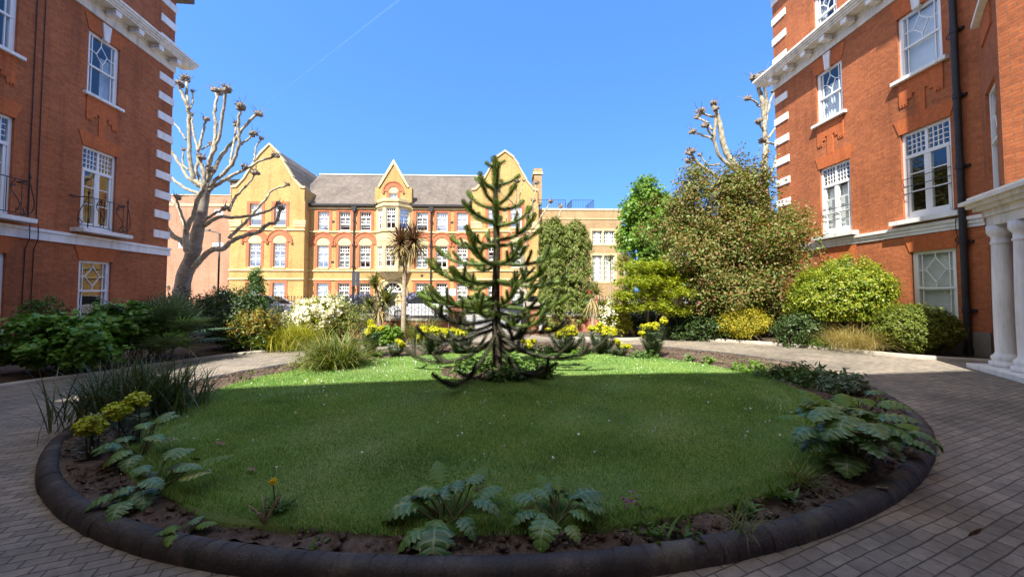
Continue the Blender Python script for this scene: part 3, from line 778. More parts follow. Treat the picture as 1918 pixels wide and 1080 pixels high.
# left gable front
def gable(cx, x0, x1, yk, peak, sh, winx, yoff):
    """projecting gabled bay with curved-in shoulders"""
    a, b, m = X(x0), X(x1), X(cx)
    ops = []
    for wx0, wx1 in winx:
        ops.append([X(wx0), X(wx1), Z(427), Z(387.5), 'school_top']); ops.append([X(wx0), X(wx1), Z(501), Z(458.5), 'school']); ops.append([X(wx0), X(wx1), Z(575), Z(530), 'school'])
    g = MB(); zb = Z(382)
    wall_cells(g, a, b, 0, zb, ops, .22, yoff)
    half = (b - a) / 2
    zs = [Z(382), Z(359), Z(357.9), Z(341), Z(313), Z(298.7), Z(peak)]
    ws = [half * .985, half * .985, half * .86, half * .64, half * .40, half * .25, 0.0]
    for (z0, w0), (z1, w1) in zip(zip(zs[:-1], ws[:-1]), zip(zs[1:], ws[1:])):
        if w1 > 0: g.quad((m - w0, yoff, z0), (m + w0, yoff, z0), (m + w1, yoff, z1), (m - w1, yoff, z1))
        else: g.quad((m - w0, yoff, z0), (m + w0, yoff, z0), (m, yoff, z1))
    back = 8.0
    for s_ in (-1, 1):
        xe = a if s_ < 0 else b
        g.quad((xe, yoff, 0), (xe, back, 0), (xe, back, Z(360)), (xe, yoff, Z(360)))
    g.quad((a, back, 0), (b, back, 0), (b, back, Z(360)), (m, back, Z(peak)), (a, back, Z(360)))
    g.build('gable_wall', M['yellow'], SB)
    cp = MB()
    prof_ = [(ws[i], zs[i]) for i in range(1, 7)]
    for s_ in (-1, 1):
        for (w0, z0), (w1, z1) in zip(prof_[:-1], prof_[1:]):
            P0, P1 = (m + s_ * w0, z0), (m + s_ * w1, z1)
            cp.prism([P0, P1, (P1[0], P1[1] + .16), (P0[0] + s_ * .1, P0[1] + .16)], yoff - .10, yoff + .35)
    cp.build('gable_coping', M['stone'], SB)
    r = MB()
    for s_ in (-1, 1):
        for (w0, z0), (w1, z1) in zip(prof_[1:-1], prof_[2:]):
            r.quad((m + s_ * w0, yoff + .3, z0 - .05), (m + s_ * w1, yoff + .3, z1 - .05), (m + s_ * w1, back, z1 - .05), (m + s_ * w0, back, z0 - .05))
    r.build('gable_roof', M['slate'], SB)
    for zz in (434, 507, 523): MB().box(a - .05, b + .05, yoff - .09, yoff + .04, Z(zz) - .07, Z(zz) + .07).build('string_course', M['stone'], SB)
    for s_ in (-1, 1):
        kn = MB(); xe = a if s_ < 0 else b
        for k in range(3): kn.box(xe - s_ * .95, xe + s_ * (.06 + .03 * k), yoff - .05 - .03 * k, yoff + .1, Z(429) + k * .2, Z(429) + k * .2 + .195)
        kn.build('stone_kneeler', M['stone'], SB)
    for k, o in enumerate(ops):
        win_trim(o, yoff, arch=(k % 3 == 1))
        make_window(SB, o[0], o[1], o[2], o[3], o[4], depth=.22, y=yoff, sill=(.03, .14, .08), fw=.09, glass='glass2', backing='dark', cover=('blind', [.25, .15, .1][k % 3], [.98, .45, .95][k % 3]), room_depth=1.0)
def arch_ring(mb, cx, zc, r0, r1, y0, y1, n=16, a0=0, a1=PI):
    for k in range(n):
        t0, t1 = a0 + (a1 - a0) * k / n, a0 + (a1 - a0) * (k + 1) / n
        mb.prism([(cx + r0 * math.cos(t0), zc + r0 * math.sin(t0)), (cx + r1 * math.cos(t0), zc + r1 * math.sin(t0)), (cx + r1 * math.cos(t1), zc + r1 * math.sin(t1)), (cx + r0 * math.cos(t1), zc + r0 * math.sin(t1))], y0, y1)
def win_trim(o, yoff, arch):
    a, b, z0, z1 = o[:4]
    t = MB(); bw = .26
    if arch:
        m = (a + b) / 2; r0 = (b - a) / 2 + .12; r1 = r0 + .40; zc = z1 + .12
        t.box(a - bw, a, yoff - .03, yoff + .06, z0, zc); t.box(b, b + bw, yoff - .03, yoff + .06, z0, zc)
        arch_ring(t, m, zc, r0, r1, yoff - .06, yoff + .05)
        h = MB(); arch_ring(h, m, zc, r1 + .002, r1 + .10, yoff - .11, yoff + .05)
        for s_ in (-1, 1): h.box(m + s_ * (r1 + .05) - .09, m + s_ * (r1 + .05) + .09, yoff - .12, yoff + .04, zc - .16, zc)
        h.build('hood_mould', M['redtrim'], SB)
        ty = MB(); pts = [(m + r0 * math.cos(PI * k / 14), zc + r0 * math.sin(PI * k / 14)) for k in range(15)]
        ty.prism([(m + r0, z1 + .003)] + pts + [(m - r0, z1 + .003)], yoff - .01, yoff + .03); ty.build('arch_infill', M['stone'], SB)
    else:
        t.box(a - bw, a, yoff - .03, yoff + .06, z0, z1); t.box(b, b + bw, yoff - .03, yoff + .06, z0, z1)
        t.box(a - bw, b + bw, yoff - .032, yoff + .06, z1 + .002, z1 + .22)
    t.build('window_surround', M['redtrim'], SB)
gable(509, 441, 577, 0, 281, 0, ((476, 497.5), (521, 542.5)), -.9)
gable(945.5, 884.5, 1007.5, 0, 287, 0, ((914.5, 934.5), (956, 976)), -.75)
mb.build('wall', M['yellow'], SB)
for k, w_ in enumerate(swin):
    win_trim(w_, 0, arch=(k % 3 == 1))
    cov = ('blind', [.0, .18, .12, .30, .05, .16][(k * 5 + 2) % 6], [.74, .96, .9, 1.0][k % 4])
    make_window(SB, w_[0], w_[1], w_[2], w_[3], w_[4], depth=.22, sill=(.03, .14, .08), fw=.09, glass='glass2', backing='dark', cover=cov, room_depth=1.0)
for xa, xb in ((577, 701), (770, 885)):
    for zz in (434.5, 507, 523): MB().box(X(xa), X(xb), -.09, .04, Z(zz) - .07, Z(zz) + .07).build('string_course', M['stone'], SB)
    MB().box(X(xa), X(xb), -.12, .04, E - .42, E - .30).build('string_course', M['stone'], SB)
    gt = MB(); gt.box(X(xa), X(xb), -.32, -.14, E - .16, E + .02); gt.box(X(xa), X(xb), -.139, .02, E - .12, E - .02)
    gt.build('gutter', M['iron'], SB)
# main roof
rx0, rx1 = X(545), X(925); ridge_y = 5.2
r = MB(); r.quad((rx0, -.2, E + .01), (rx1, -.2, E + .01), (rx1, ridge_y, RG + 1.0), (rx0, ridge_y, RG + 1.0)); r.quad((rx0, ridge_y, RG + 1.0), (rx1, ridge_y, RG + 1.0), (rx1, 11, E), (rx0, 11, E))
RGZ = CAM_Z + (550 - 327) / F_PX * (SY + ridge_y)
r = MB(); r.quad((rx0, -.2, E + .01), (rx1, -.2, E + .01), (rx1, ridge_y, RGZ), (rx0, ridge_y, RGZ)); r.quad((rx0, ridge_y, RGZ), (rx1, ridge_y, RGZ), (rx1, 11, E), (rx0, 11, E))
r.build('roof', M['slate'], SB)
MB().box(rx0, rx1, ridge_y - .12, ridge_y + .12, RGZ - .02, RGZ + .12).build('roof_ridge', M['lead'], SB)
for xd in (662, 807):
    d = MB(); d.tube([(X(xd), -.14, 0), (X(xd), -.14, Z(398))], .07, 8); d.prism([(X(xd) - .1, Z(398)), (X(xd) + .1, Z(398)), (X(xd) + .24, Z(388)), (X(xd) - .24, Z(388))], -.3, -.02)
    for zz in (415, 460, 500, 540): d.box(X(xd) - .12, X(xd) + .12, -.22, -.01, Z(zz), Z(zz) + .12)
    d.build('downpipe', M['pipe'], SB)
# oriel bay
om = X(736); ow = X(769) - X(703); op = 1.0
ox0, ox1 = om - ow / 2, om + ow / 2; fx0, fx1 = om - ow * .2, om + ow * .2
fr = [(ox0, 0), (fx0, -op), (fx1, -op), (ox1, 0)]
zb_, zt_ = Z(507), Z(380)
o_mb = MB(); winlist = []
for (p0, p1) in zip(fr[:-1], fr[1:]):
    ln = math.hypot(p1[0] - p0[0], p1[1] - p0[1]); ang = math.atan2(p1[1] - p0[1], p1[0] - p0[0])
    fe = empty('oriel_face', (p0[0], p0[1], 0), ang); fe.parent = SB
    wm = MB(); mg = .2; oo = [[mg, ln - mg, Z(431), Z(393)], [mg, ln - mg, Z(500), Z(462)]]
    wall_cells(wm, 0, ln, zb_, zt_, oo, .2); wm.build('oriel_wall', M['stone'], fe)
    for q in oo: make_window(fe, *q, 'school', depth=.2, fw=.08, glass='glass2', backing='dark', room_depth=.5, cover=('blind', .35, .95))
    for zz, hh in ((507, .10), (434.5, .08), (388, .09), (379, .12)): MB().box(-.04, ln + .04, -.1, .03, Z(zz) - hh, Z(zz) + hh).build('oriel_moulding', M['stone'], fe)
cb = MB()
def frus(f0, z0, f1, z1):
    P0 = [(om + (x - om) * f0, y * f0) for x, y in fr]; P1 = [(om + (x - om) * f1, y * f1) for x, y in fr]
    for i in range(3): cb.quad((*P0[i], z0), (*P0[i + 1], z0), (*P1[i + 1], z1), (*P1[i], z1))
    cb.quad(*[(*p_, z1) for p_ in P1]); cb.quad(*[(*p_, z0) for p_ in reversed(P0)])
for k in range(4): frus(.45 + .14 * k, Z(524) + (Z(508) - Z(524)) * k / 4, .53 + .14 * k, Z(524) + (Z(508) - Z(524)) * (k + .94) / 4)
cb.build('oriel_corbel', M['stone'], SB)
ot = MB(); ot.hprism(list(reversed([(om + (x - om) * 1.03, y * 1.05) for x, y in fr])), zt_ + .125, zt_ + .2); ot.build('oriel_roof', M['lead'], SB)
# wall behind the oriel and the entrance doorway
# gablet above the oriel
g = MB(); yo = -.25; zsh = Z(353); hw = X(763) - om
go = [[om - .34, om + .34, Z(377), Z(362.5)]]
wall_cells(g, om - hw, om + hw, zt_, zsh, go, .2, yo)
g.quad((om - hw * .9, yo, zsh), (om + hw * .9, yo, zsh), (om, yo, Z(309)))
for s_ in (-1, 1): g.quad((om + s_ * hw, yo, zt_), (om + s_ * hw, 3.5, zt_), (om + s_ * hw, 3.5, zsh), (om + s_ * hw, yo, zsh))
for s_ in (-1, 1): g.box(om + s_ * (hw + .003), om + s_ * (hw + .36), yo - .02, yo + .7, zt_, Z(352.5))
g.build('gablet_wall', M['yellow'], SB)
win_trim(go[0], yo, True); make_window(SB, *go[0], 'cross', depth=.2, y=yo, fw=.07, glass='glass2', backing='dark', room_depth=.6)
cp = MB()
for s_ in (-1, 1): cp.prism([(om + s_ * hw * .98, zsh), (om, Z(309)), (om, Z(309) + .45), (om + s_ * (hw * .98 + .15), zsh + .1)], yo - .1, yo + .3)
cp.build('gablet_coping', M['stone'], SB)
r = MB()
for s_ in (-1, 1): r.quad((om + s_ * hw, yo + .25, zsh), (om, yo + .25, Z(310)), (om, 5, Z(310)), (om + s_ * hw, 5, zsh))
r.build('gablet_roof', M['slate'], SB)
dr = MB(); dz = Z(546); dw = .85
arch_ring(dr, om, dz, dw, dw + .18, -.30, -.002); arch_ring(dr, om, dz, dw + .182, dw + .36, -.2, -.002); arch_ring(dr, om, dz, dw + .362, dw + .5, -.26, -.002)
for s_ in (-1, 1): dr.box(om + s_ * dw, om + s_ * (dw + .5), -.28, -.002, 0, dz - .002)
dr.build('door_surround', M['stone'], SB)
MB().prism([(om - dw, 0)] + [(om + dw, 0)] + [(om + dw * math.cos(PI * k / 14), dz + dw * math.sin(PI * k / 14)) for k in range(15)], -.03, -.003).build('door', M['dark'], SB)
fl = MB()
for k in range(1, 6): fl.bar((om, -.06, dz), (om + dw * math.cos(PI * k / 6), -.06, dz + dw * math.sin(PI * k / 6)), .05)
arch_ring(fl, om, dz, dw * .55, dw * .6, -.08, -.04); fl.box(om - dw, om + dw, -.09, -.035, dz - .06, dz + .05); arch_ring(fl, om, dz, dw - .06, dw - .003, -.085, -.034)
fl.build('fanlight', M['wood'], SB)
# chimney
c0, c1 = SF.s(987, 340), SF.s(1003, 340)
zc = lambda py: CAM_Z + (550 - py) / F_PX * (SY + 2)
ch = MB(); sx = (SY + 2) / SY; cxa, cxb = c0 * 1, c1 * 1
cxa, cxb = X(985) + .9, X(1003) + .75
ch.box(cxa, cxb, 1.2, 3.4, Z(372), zc(326)); ch.build('chimney', M['tan'], SB)
cc = MB(); cc.box(cxa - .1, cxb + .1, 1.1, 3.5, zc(326) + .003, zc(322)); cc.build('chimney_band', M['stone'], SB)
MB().box(cxa - .04, cxb + .04, 1.15, 3.45, zc(322) + .003, zc(315)).build('chimney_top', M['tan'], SB)
for vx, vz in ((622, 416), (846, 416), (622, 491), (790, 516)): MB().box(X(vx) - .12, X(vx) + .12, -.02, .02, Z(vz) - .09, Z(vz) + .09).build('air_vent', M['iron'], SB)

# ---------------------------------------------------------------- flat-roofed annex
p = at(1008, 550, 36.6)
AN = thing('annex_building', 'flat roofed tan brick annex with stone window surrounds beside the school', 'building', (p.x, p.y, 0), R(2))
AF = Facade(AN)
ax = lambda q: AF.s(q, 550)
az = lambda q: AF.z(1090, q)
aw = []
for xa, xb in ((1110, 1129), (1132, 1151.5)):
    aw.append([ax(xa), ax(xb), az(456), az(432)]); aw.append([ax(xa), ax(xb), az(526), az(478)])
mb = MB(); wx = ax(1168); wall_cells(mb, .02, wx, 0, az(393), aw, .18)
mb.quad((wx, 0, 0), (wx, 9, 0), (wx, 9, az(393)), (wx, 0, az(393))); mb.quad((wx, 9, 0), (0, 9, 0), (0, 9, az(393)), (wx, 9, az(393))); mb.build('wall', M['tan'], AN)
MB().box(-.0, wx + .06, -.07, 9, az(393) + .003, az(390.5)).build('roof', M['lead'], AN)
t = MB(); t.box(.02, wx + .03, -.05, .03, az(410.5), az(409)); t.box(.02, wx + .03, -.05, .03, az(391.8), az(394.5)) ; t.build('string_course', M['stone'], AN)
ss = MB()
for z0, z1 in ((456, 432), (526, 478)):
    a_, b_ = ax(1110), ax(1151.5)
    ss.box(a_ - .22, a_ - .002, -.04, .06, az(z0) - .2, az(z1) + .2); ss.box(b_ + .002, b_ + .22, -.04, .06, az(z0) - .2, az(z1) + .2)
    ss.box(a_ - .001, b_ + .001, -.041, .06, az(z1) + .002, az(z1) + .2); ss.box(a_ - .001, b_ + .001, -.042, .06, az(z0) - .2, az(z0) - .002); ss.box(ax(1129) + .002, ax(1132) - .002, -.039, .06, az(z0), az(z1))
ss.build('window_surround', M['stone'], AN)
for k, q in enumerate(aw): make_window(AN, *q, 'lattice', depth=.18, fw=.06, glass='glass2', backing='dark', room_depth=.8, cover=('blind', 0, 1))
vv = MB(); vv.box(ax(1160), ax(1163), -.03, .01, az(470), az(466)); vv.build('air_vents', M['iron'], AN)
def rail_run(mb, P, h, gap=.14, r=.013, top=.025):
    for p0, p1 in zip(P[:-1], P[1:]):
        p0, p1 = Vector(p0), Vector(p1); n = max(2, int((p1 - p0).length / gap))
        mb.tube([p0 + Vector((0, 0, h)), p1 + Vector((0, 0, h))], top, 5); mb.tube([p0 + Vector((0, 0, .1)), p1 + Vector((0, 0, .1))], top * .8, 5)
        for k in range(n + 1):
            q = p0.lerp(p1, k / n); mb.tube([q, q + Vector((0, 0, h))], r, 4, False)
M['bluesteel'] = mat_plain('blue_painted_steel', (.05, .085, .16), .4, .1)
for xa, xb, dr_ in ((1009, 1062, 1), (1074, 1116, -1)):
    m_ = MB(); z_ = az(390.5) + .004
    rail_run(m_, [(ax(xa), .5, z_), (ax(xb), .5, z_), (ax(xb) + .3, 2.6, z_)] if dr_ > 0 else [(ax(xa) - .1, 2.6, z_), (ax(xa), .5, z_), (ax(xb), .5, z_), (ax(xb) - .2, 3.2, z_)], .92, .16, .016, .03)
    m_.build('roof_railing', M['bluesteel'], AN)
fs = MB(); sx0 = wx + .25; za, zb2 = az(425), az(478)
for k in range(11):
    u = k / 10; fs.box(sx0 + u * 2.6, sx0 + u * 2.6 + .3, .8, 1.8, za + (az(450) - za) * u - .05, za + (az(450) - za) * u)
for yy in (.8, 1.8): fs.bar((sx0, yy, za - .1), (sx0 + 2.8, yy, az(450) - .1), .06, .22); fs.bar((sx0, yy, za + .9), (sx0 + 2.8, yy, az(450) + .9), .05)
for k in range(9): fs.bar((sx0 + .3 * k, .8, za - (za - az(450)) * k / 9.3), (sx0 + .3 * k, .8, za + .9 - (za - az(450)) * k / 9.3), .03)
fs.bar((sx0 + 2.8, .8, az(450) - .1), (sx0, .8, az(474)), .06, .22); fs.bar((sx0 + 2.7, 1.8, 0), (sx0 + 2.7, 1.8, az(440)), .1); fs.bar((sx0 + .15, .8, 0), (sx0 + .15, .8, za), .1)
fs.build('fire_stair', M['iron'], AN)

# ---------------------------------------------------------------- apartment block behind the left plane tree
p = at(300, 550, 37.5)
AP = thing('apartment_building', 'pinkish brown brick apartment block with a set back top floor behind the plane tree', 'building', (p.x, p.y, 0), R(2))
PF = Facade(AP); bx = lambda q: PF.s(q, 550); bz_ = lambda q: PF.z(380, q)
aw = [[bx(395), bx(413), bz_(402), bz_(391)], [bx(394), bx(415), bz_(464), bz_(453)], [bx(408), bx(432), bz_(556), bz_(545)], [bx(330), bx(350), bz_(464), bz_(453)]]
mb = MB(); wx = bx(434.5); wall_cells(mb, bx(150), wx, 0, bz_(366), aw, .12); mb.quad((wx, 0, 0), (wx, 10, 0), (wx, 10, bz_(366)), (wx, 0, bz_(366))); mb.build('wall', M['pink'], AP)
t = MB(); t.box(bx(150), wx + .04, -.06, .03, bz_(386), bz_(381.5)); t.box(bx(150), wx + .05, -.05, .4, bz_(366) + .002, bz_(364.5)); t.build('pale_band', M['stone'], AP)
MB().box(bx(150), wx, .4, 10, bz_(367) - .1, bz_(366)).build('roof', M['lead'], AP)
for q in aw: make_window(AP, *q, 'cross', depth=.12, fw=.14, glass='glass2', backing='dark', room_depth=.8)
up = empty('top_floor', (0, 2.2, 0)); up.parent = AP
ux = lambda q: (q - 300) / F_PX * 39.7
uz = lambda q: CAM_Z + (550 - q) / F_PX * 39.7
uw = [[ux(391), ux(399), uz(357), uz(341)], [ux(410), ux(422), uz(357), uz(341)], [ux(427), ux(438), uz(357), uz(341)], [ux(444), ux(454), uz(357), uz(341)]]
mb = MB(); wall_cells(mb, ux(388), ux(462), bz_(366) + .01, uz(338.5), uw, .1); mb.quad((ux(388), 6, bz_(366) + .01), (ux(388), 0, bz_(366) + .01), (ux(388), 0, uz(338.5)), (ux(388), 6, uz(338.5))); mb.build('top_floor_wall', M['pink'], up)
for q in uw: make_window(up, *q, 'cross', depth=.1, fw=.12, glass='glass2', backing='dark', room_depth=.5)
MB().box(ux(386), ux(464), -.5, 6, uz(338.5) + .003, uz(335)).build('top_floor_roof', M['iron'], up)
d = MB(); d.tube([(wx - .12, -.1, 0), (wx - .12, -.1, bz_(368))], .06, 8)
d.build('downpipe', M['pipe'], AP)
for q in (315, 400): MB().lathe((bx(q), -.12, bz_(536)), [(.03, -.12), (.14, -.06), (.15, .06), (.05, .14)], 10).build('wall_lamp', M['plinth'], AP)
# ================================================================ ground
def mat_ground(name, stops, scale, rough=.95, bstr=.5, bdist=.03, fine=30, fstr=.35):
    m, nt, out = new_mat(name)
    co = geo_pos(nt)
    n = noise(nt, scale, 6, .62, co); n2 = noise(nt, fine, 5, .7, co)
    r = ramp(nt, n.outputs['Fac'], stops)
    f = ramp(nt, n2.outputs['Fac'], [(.3, (1 - fstr,) * 3), (.7, (1 + fstr,) * 3)])
    c = mix(nt, r.outputs[0], f.outputs[0], 1, 'MULTIPLY')
    principled(nt, out, c, rough, bump(nt, n2.outputs['Fac'], bstr, bdist), spec=.2)
    return m
M['earth'] = mat_ground('garden_earth', [(.3, (.075, .052, .037)), (.55, (.125, .09, .065)), (.75, (.21, .16, .12))], 1.1, fine=22, fstr=.5, bstr=.9, bdist=.05)
M['turf'] = mat_ground('turf', [(.3, (.09, .155, .04)), (.5, (.125, .205, .05)), (.7, (.19, .235, .08))], .8, fine=60)
M['asphalt'] = mat_ground('asphalt', [(.3, (.17, .17, .172)), (.7, (.23, .228, .225))], .6, fine=60, bstr=.3)
M['pavement'] = mat_brick('pavement_slabs', (.36, .34, .31), (.31, .295, .27), (.2, .19, .17), .6, .6, .012, .2, .15)
# block paving
def mat_pavers():
    m, nt, out = new_mat('block_paving')
    uv = nt.nodes.new('ShaderNodeUVMap').outputs[0]
    b = nt.nodes.new('ShaderNodeTexBrick'); b.inputs['Scale'].default_value = 1
    b.inputs['Brick Width'].default_value = .175; b.inputs['Row Height'].default_value = .088; b.inputs['Mortar Size'].default_value = .006; b.inputs['Mortar Smooth'].default_value = .6
    b.inputs['Color1'].default_value = (.275, .235, .187, 1); b.inputs['Color2'].default_value = (.19, .163, .134, 1); b.inputs['Mortar'].default_value = (.09, .08, .066, 1)
    nz = noise(nt, 2.3, 3, .5, uv)
    mp = nt.nodes.new('ShaderNodeVectorMath'); mp.operation = 'MULTIPLY_ADD'; mp.inputs[1].default_value = (.022, .03, 0)
    nt.links.new(nz.outputs['Color'], mp.inputs[0]); nt.links.new(uv, mp.inputs[2]); nt.links.new(mp.outputs[0], b.inputs['Vector'])
    n1 = noise(nt, .55, 5, .62, uv); n2 = noise(nt, 14, 4, .65, uv); n3 = noise(nt, 130, 3, .6, uv)
    a = ramp(nt, n1.outputs['Fac'], [(.28, (.50, .51, .49)), (.5, (.95, .95, .94)), (.72, (1.25, 1.2, 1.13))])
    c = mix(nt, b.outputs['Color'], a.outputs[0], 1, 'MULTIPLY')
    a2 = ramp(nt, n2.outputs['Fac'], [(.28, (.78,) * 3), (.72, (1.2,) * 3)]); c = mix(nt, c, a2.outputs[0], 1, 'MULTIPLY')
    a3 = ramp(nt, n3.outputs['Fac'], [(.3, (.82,) * 3), (.68, (1.12,) * 3), (.8, (1.5,) * 3)]); c = mix(nt, c, a3.outputs[0], 1, 'MULTIPLY')
    inv = nt.nodes.new('ShaderNodeMath'); inv.operation = 'SUBTRACT'; inv.inputs[0].default_value = 1; nt.links.new(b.outputs['Fac'], inv.inputs[1])
    h = nt.nodes.new('ShaderNodeMath'); h.operation = 'MULTIPLY_ADD'; nt.links.new(n2.outputs['Fac'], h.inputs[0]); h.inputs[1].default_value = .6; nt.links.new(inv.outputs[0], h.inputs[2])
    principled(nt, out, c, .88, bump(nt, h.outputs[0], .55, .012), spec=.25)
    return m
M['pavers'] = mat_pavers()
def mat_kerb():
    m, nt, out = new_mat('dark_bullnose_kerb')
    co = geo_pos(nt)
    n = noise(nt, 3.2, 5, .65, co); n2 = noise(nt, 45, 4, .7, co); n3 = noise(nt, 95, 2, .5, co)
    r = ramp(nt, n.outputs['Fac'], [(.28, (.028, .025, .024)), (.55, (.055, .048, .044)), (.75, (.14, .118, .098))])
    f = ramp(nt, n3.outputs['Fac'], [(.3, (.7,) * 3), (.66, (1.15,) * 3), (.76, (2.6, 2.5, 2.4))])
    c = mix(nt, r.outputs[0], f.outputs[0], 1, 'MULTIPLY')
    ms = noise(nt, 1.7, 6, .7, co); mm = ramp(nt, ms.outputs['Fac'], [(.56, (0, 0, 0)), (.70, (.75, .75, .75))]); c = mix(nt, c, (.10, .105, .06), mm.outputs[0]); gi = nt.nodes.new('ShaderNodeNewGeometry'); ri = ramp(nt, gi.outputs['Random Per Island'], [(0, (.8, .8, .8)), (.5, (1, 1, 1)), (1, (1.22, 1.2, 1.16))]); c = mix(nt, c, ri.outputs[0], 1, 'MULTIPLY')
    principled(nt, out, c, .62, bump(nt, n2.outputs['Fac'], .45, .012), spec=.35)
    return m
M['kerb'] = mat_kerb()
M['palekerb'] = mat_plain('pale_concrete_kerb', (.33, .30, .25), .9, .25, 2.5, bumpy=.3)

# the oval bed: outer foot of its kerb, a smooth closed curve
BX, BY = .30, 6.9
_kp = [gnd(*q) for q in ((1519, 694), (1584, 711), (1635, 738), (1686, 770), (1728, 780), (1745, 830), (1740, 866), (1720, 908), (1640, 958), (1572, 990), (1397, 1045), (1160, 1085), (930, 1098), (700, 1095), (430, 1075), (193, 1020), (134, 993), (92, 950), (72, 915), (68, 880), (78, 850), (110, 815), (190, 775), (347, 727), (389, 714), (560, 688), (1250, 657), (1400, 672))]
_ka = sorted((math.atan2(p.y - BY, p.x - BX), math.hypot(p.x - BX, p.y - BY)) for p in _kp)
_ta = np.array([q[0] for q in _ka]); _ra = np.array([q[1] for q in _ka])
_tt = np.linspace(-PI, PI, 721); _rr = np.interp(_tt, np.concatenate([_ta - 2 * PI, _ta, _ta + 2 * PI]), np.tile(_ra, 3))
_w = np.hanning(91); _w /= _w.sum(); _rr = np.convolve(np.concatenate([_rr[-91:-1], _rr, _rr[1:91]]), _w, 'same')[90:-90]
def ell(t, k=0.0):
    t = (t + PI) % (2 * PI) - PI
    r = float(np.interp(t, _tt, _rr)); r1 = float(np.interp((t + .02 + PI) % (2 * PI) - PI, _tt, _rr))
    f = math.sqrt(1 + ((r1 - r) / .02 / r) ** 2)
    r -= k * f
    return (BX + r * math.cos(t), BY + r * math.sin(t))

g = MB(); g.quad((-4000, -4000, -.02), (4000, -4000, -.02), (4000, 4000, -.02), (-4000, 4000, -.02))
tag(g.build('ground', M['asphalt']), kind='structure')
# planted borders: bare earth on both sides and along the street wall
e = MB(); e.quad((-16, -2, 0), (16, -2, 0), (16, 17.2, 0), (-16, 17.2, 0))
tag(e.build('garden_earth', M['earth']), kind='structure')
# the drive: a paved sheet whose outer edges follow the border kerbs
left_edge = [(-8.9, -3), (-8.8, 3.0), (-8.75, 6.6)] + [tuple(gnd(*q)[:2]) for q in ((205, 699), (335, 679), (455, 664), (560, 654), (650, 648))] + [(-3.45, 13.2), (-2.2, 13.9), (-1.75, 17.2)]
right_edge = [(1.05, 17.2), (1.05, 15.0), (1.9, 14.0), (3.9, 13.6)] + [tuple(gnd(*q)[:2]) for q in ((1255, 635), (1400, 643), (1520, 652), (1610, 661), (1700, 670), (1860, 681))] + [(11.6, 8.8), (12.2, 7.5), (12.2, -3)]
drv = MB(); drv.quad(*[(x, y, .004) for x, y in left_edge[::-1]], *[(x, y, .004) for x, y in right_edge[::-1]])
def rot_uv(o, ang):
    d = o.data.uv_layers[0].data; c, s = math.cos(ang), math.sin(ang)
    for q in d: u, v = q.uv; q.uv = (c * u - s * v, s * u + c * v)
dr = drv.build('drive', M['pavers']); rot_uv(dr, R(-24)); tag(dr, kind='structure')
def kerb_line(name, pts, w, h, mat, label=None):
    """rounded kerb along a polyline"""
    P = catmull([(x, y, 0) for x, y in pts], 6); n = len(P); V = []; Fq = []
    prof = [(-.5, -.02), (-.5, .6), (-.42, .88), (-.2, 1.0), (.2, 1.0), (.42, .88), (.5, .6), (.5, -.02)]
    m = len(prof)
    for k, p in enumerate(P):
        t = (P[min(n - 1, k + 1)] - P[max(0, k - 1)]).normalized(); nr = Vector((-t.y, t.x, 0))
        for a, b in prof: V.append(tuple(p + nr * a * w + Vector((0, 0, b * h))))
    for k in range(n - 1):
        for j in range(m - 1): Fq.append((k * m + j, (k + 1) * m + j, (k + 1) * m + j + 1, k * m + j + 1))
    o = np_mesh(name, V, np.array(Fq), mat, smooth=True); tag(o, kind='structure'); return o
kerb_line('border_kerb', left_edge[1:-3], .12, .07, M['palekerb'])
kerb_line('border_kerb', right_edge[2:-2], .14, .10, M['palekerb'])
# road and pavements beyond the wall
for nm, y0, y1, z, mt in (('pavement', 17.2, 19.0, .06, 'pavement'), ('road', 19.0, 27.5, .0, 'asphalt'), ('pavement', 27.5, 30.5, .06, 'pavement'), ('school_yard', 30.5, 37.5, .02, 'pavement')):
    m_ = MB(); m_.box(-60, 60, y0 + .001, y1 - .001, z - .2, z); tag(m_.build(nm, M[mt]), kind='structure')
for xa, xb in ((-60, -8.5), (9.0, 60)): tag(MB().box(xa, xb, 19.001, 24.9, -.1, .061).build('pavement', M['pavement']), kind='structure')
M['paint'] = mat_plain('white_road_paint', (.62, .62, .6), .8, .2, 4)
for k in range(4): tag(MB().box(-8 + k * 4, -6 + k * 4, 25.9, 26.0, -.001, .004).build('road_marking', M['paint']), kind='structure')

# the bed: earth with clods, round kerb of dark bullnose bricks, lawn
def earth_mesh():
    nr, nt_ = 20, 420; V = []
    r_ = np.random.default_rng(4)
    ph = r_.uniform(0, 6.28, (26, 3)); kk = r_.normal(0, 9, (26, 2))
    for i in range(nr + 1):
        u = i / nr
        for j in range(nt_):
            t = 2 * PI * j / nt_
            k = .13 + 1.85 * u
            x, y = ell(t, k)
            z = .085 + .02 * math.sin(u * PI) + .010 * float(np.sum(np.sin(kk[:, 0] * x + kk[:, 1] * y + ph[:, 0]))) * .35 + r_.normal(0, .009)
            V.append((x, y, z))
    V = np.array(V); F_ = []
    for i in range(nr):
        for j in range(nt_):
            a, b = i * nt_ + j, i * nt_ + (j + 1) % nt_
            F_.append((a, b, b + nt_, a + nt_))
    return V, np.array(F_)
V, F_ = earth_mesh(); tag(np_mesh('bed_earth', V, F_, M['earth'], smooth=False), kind='structure')
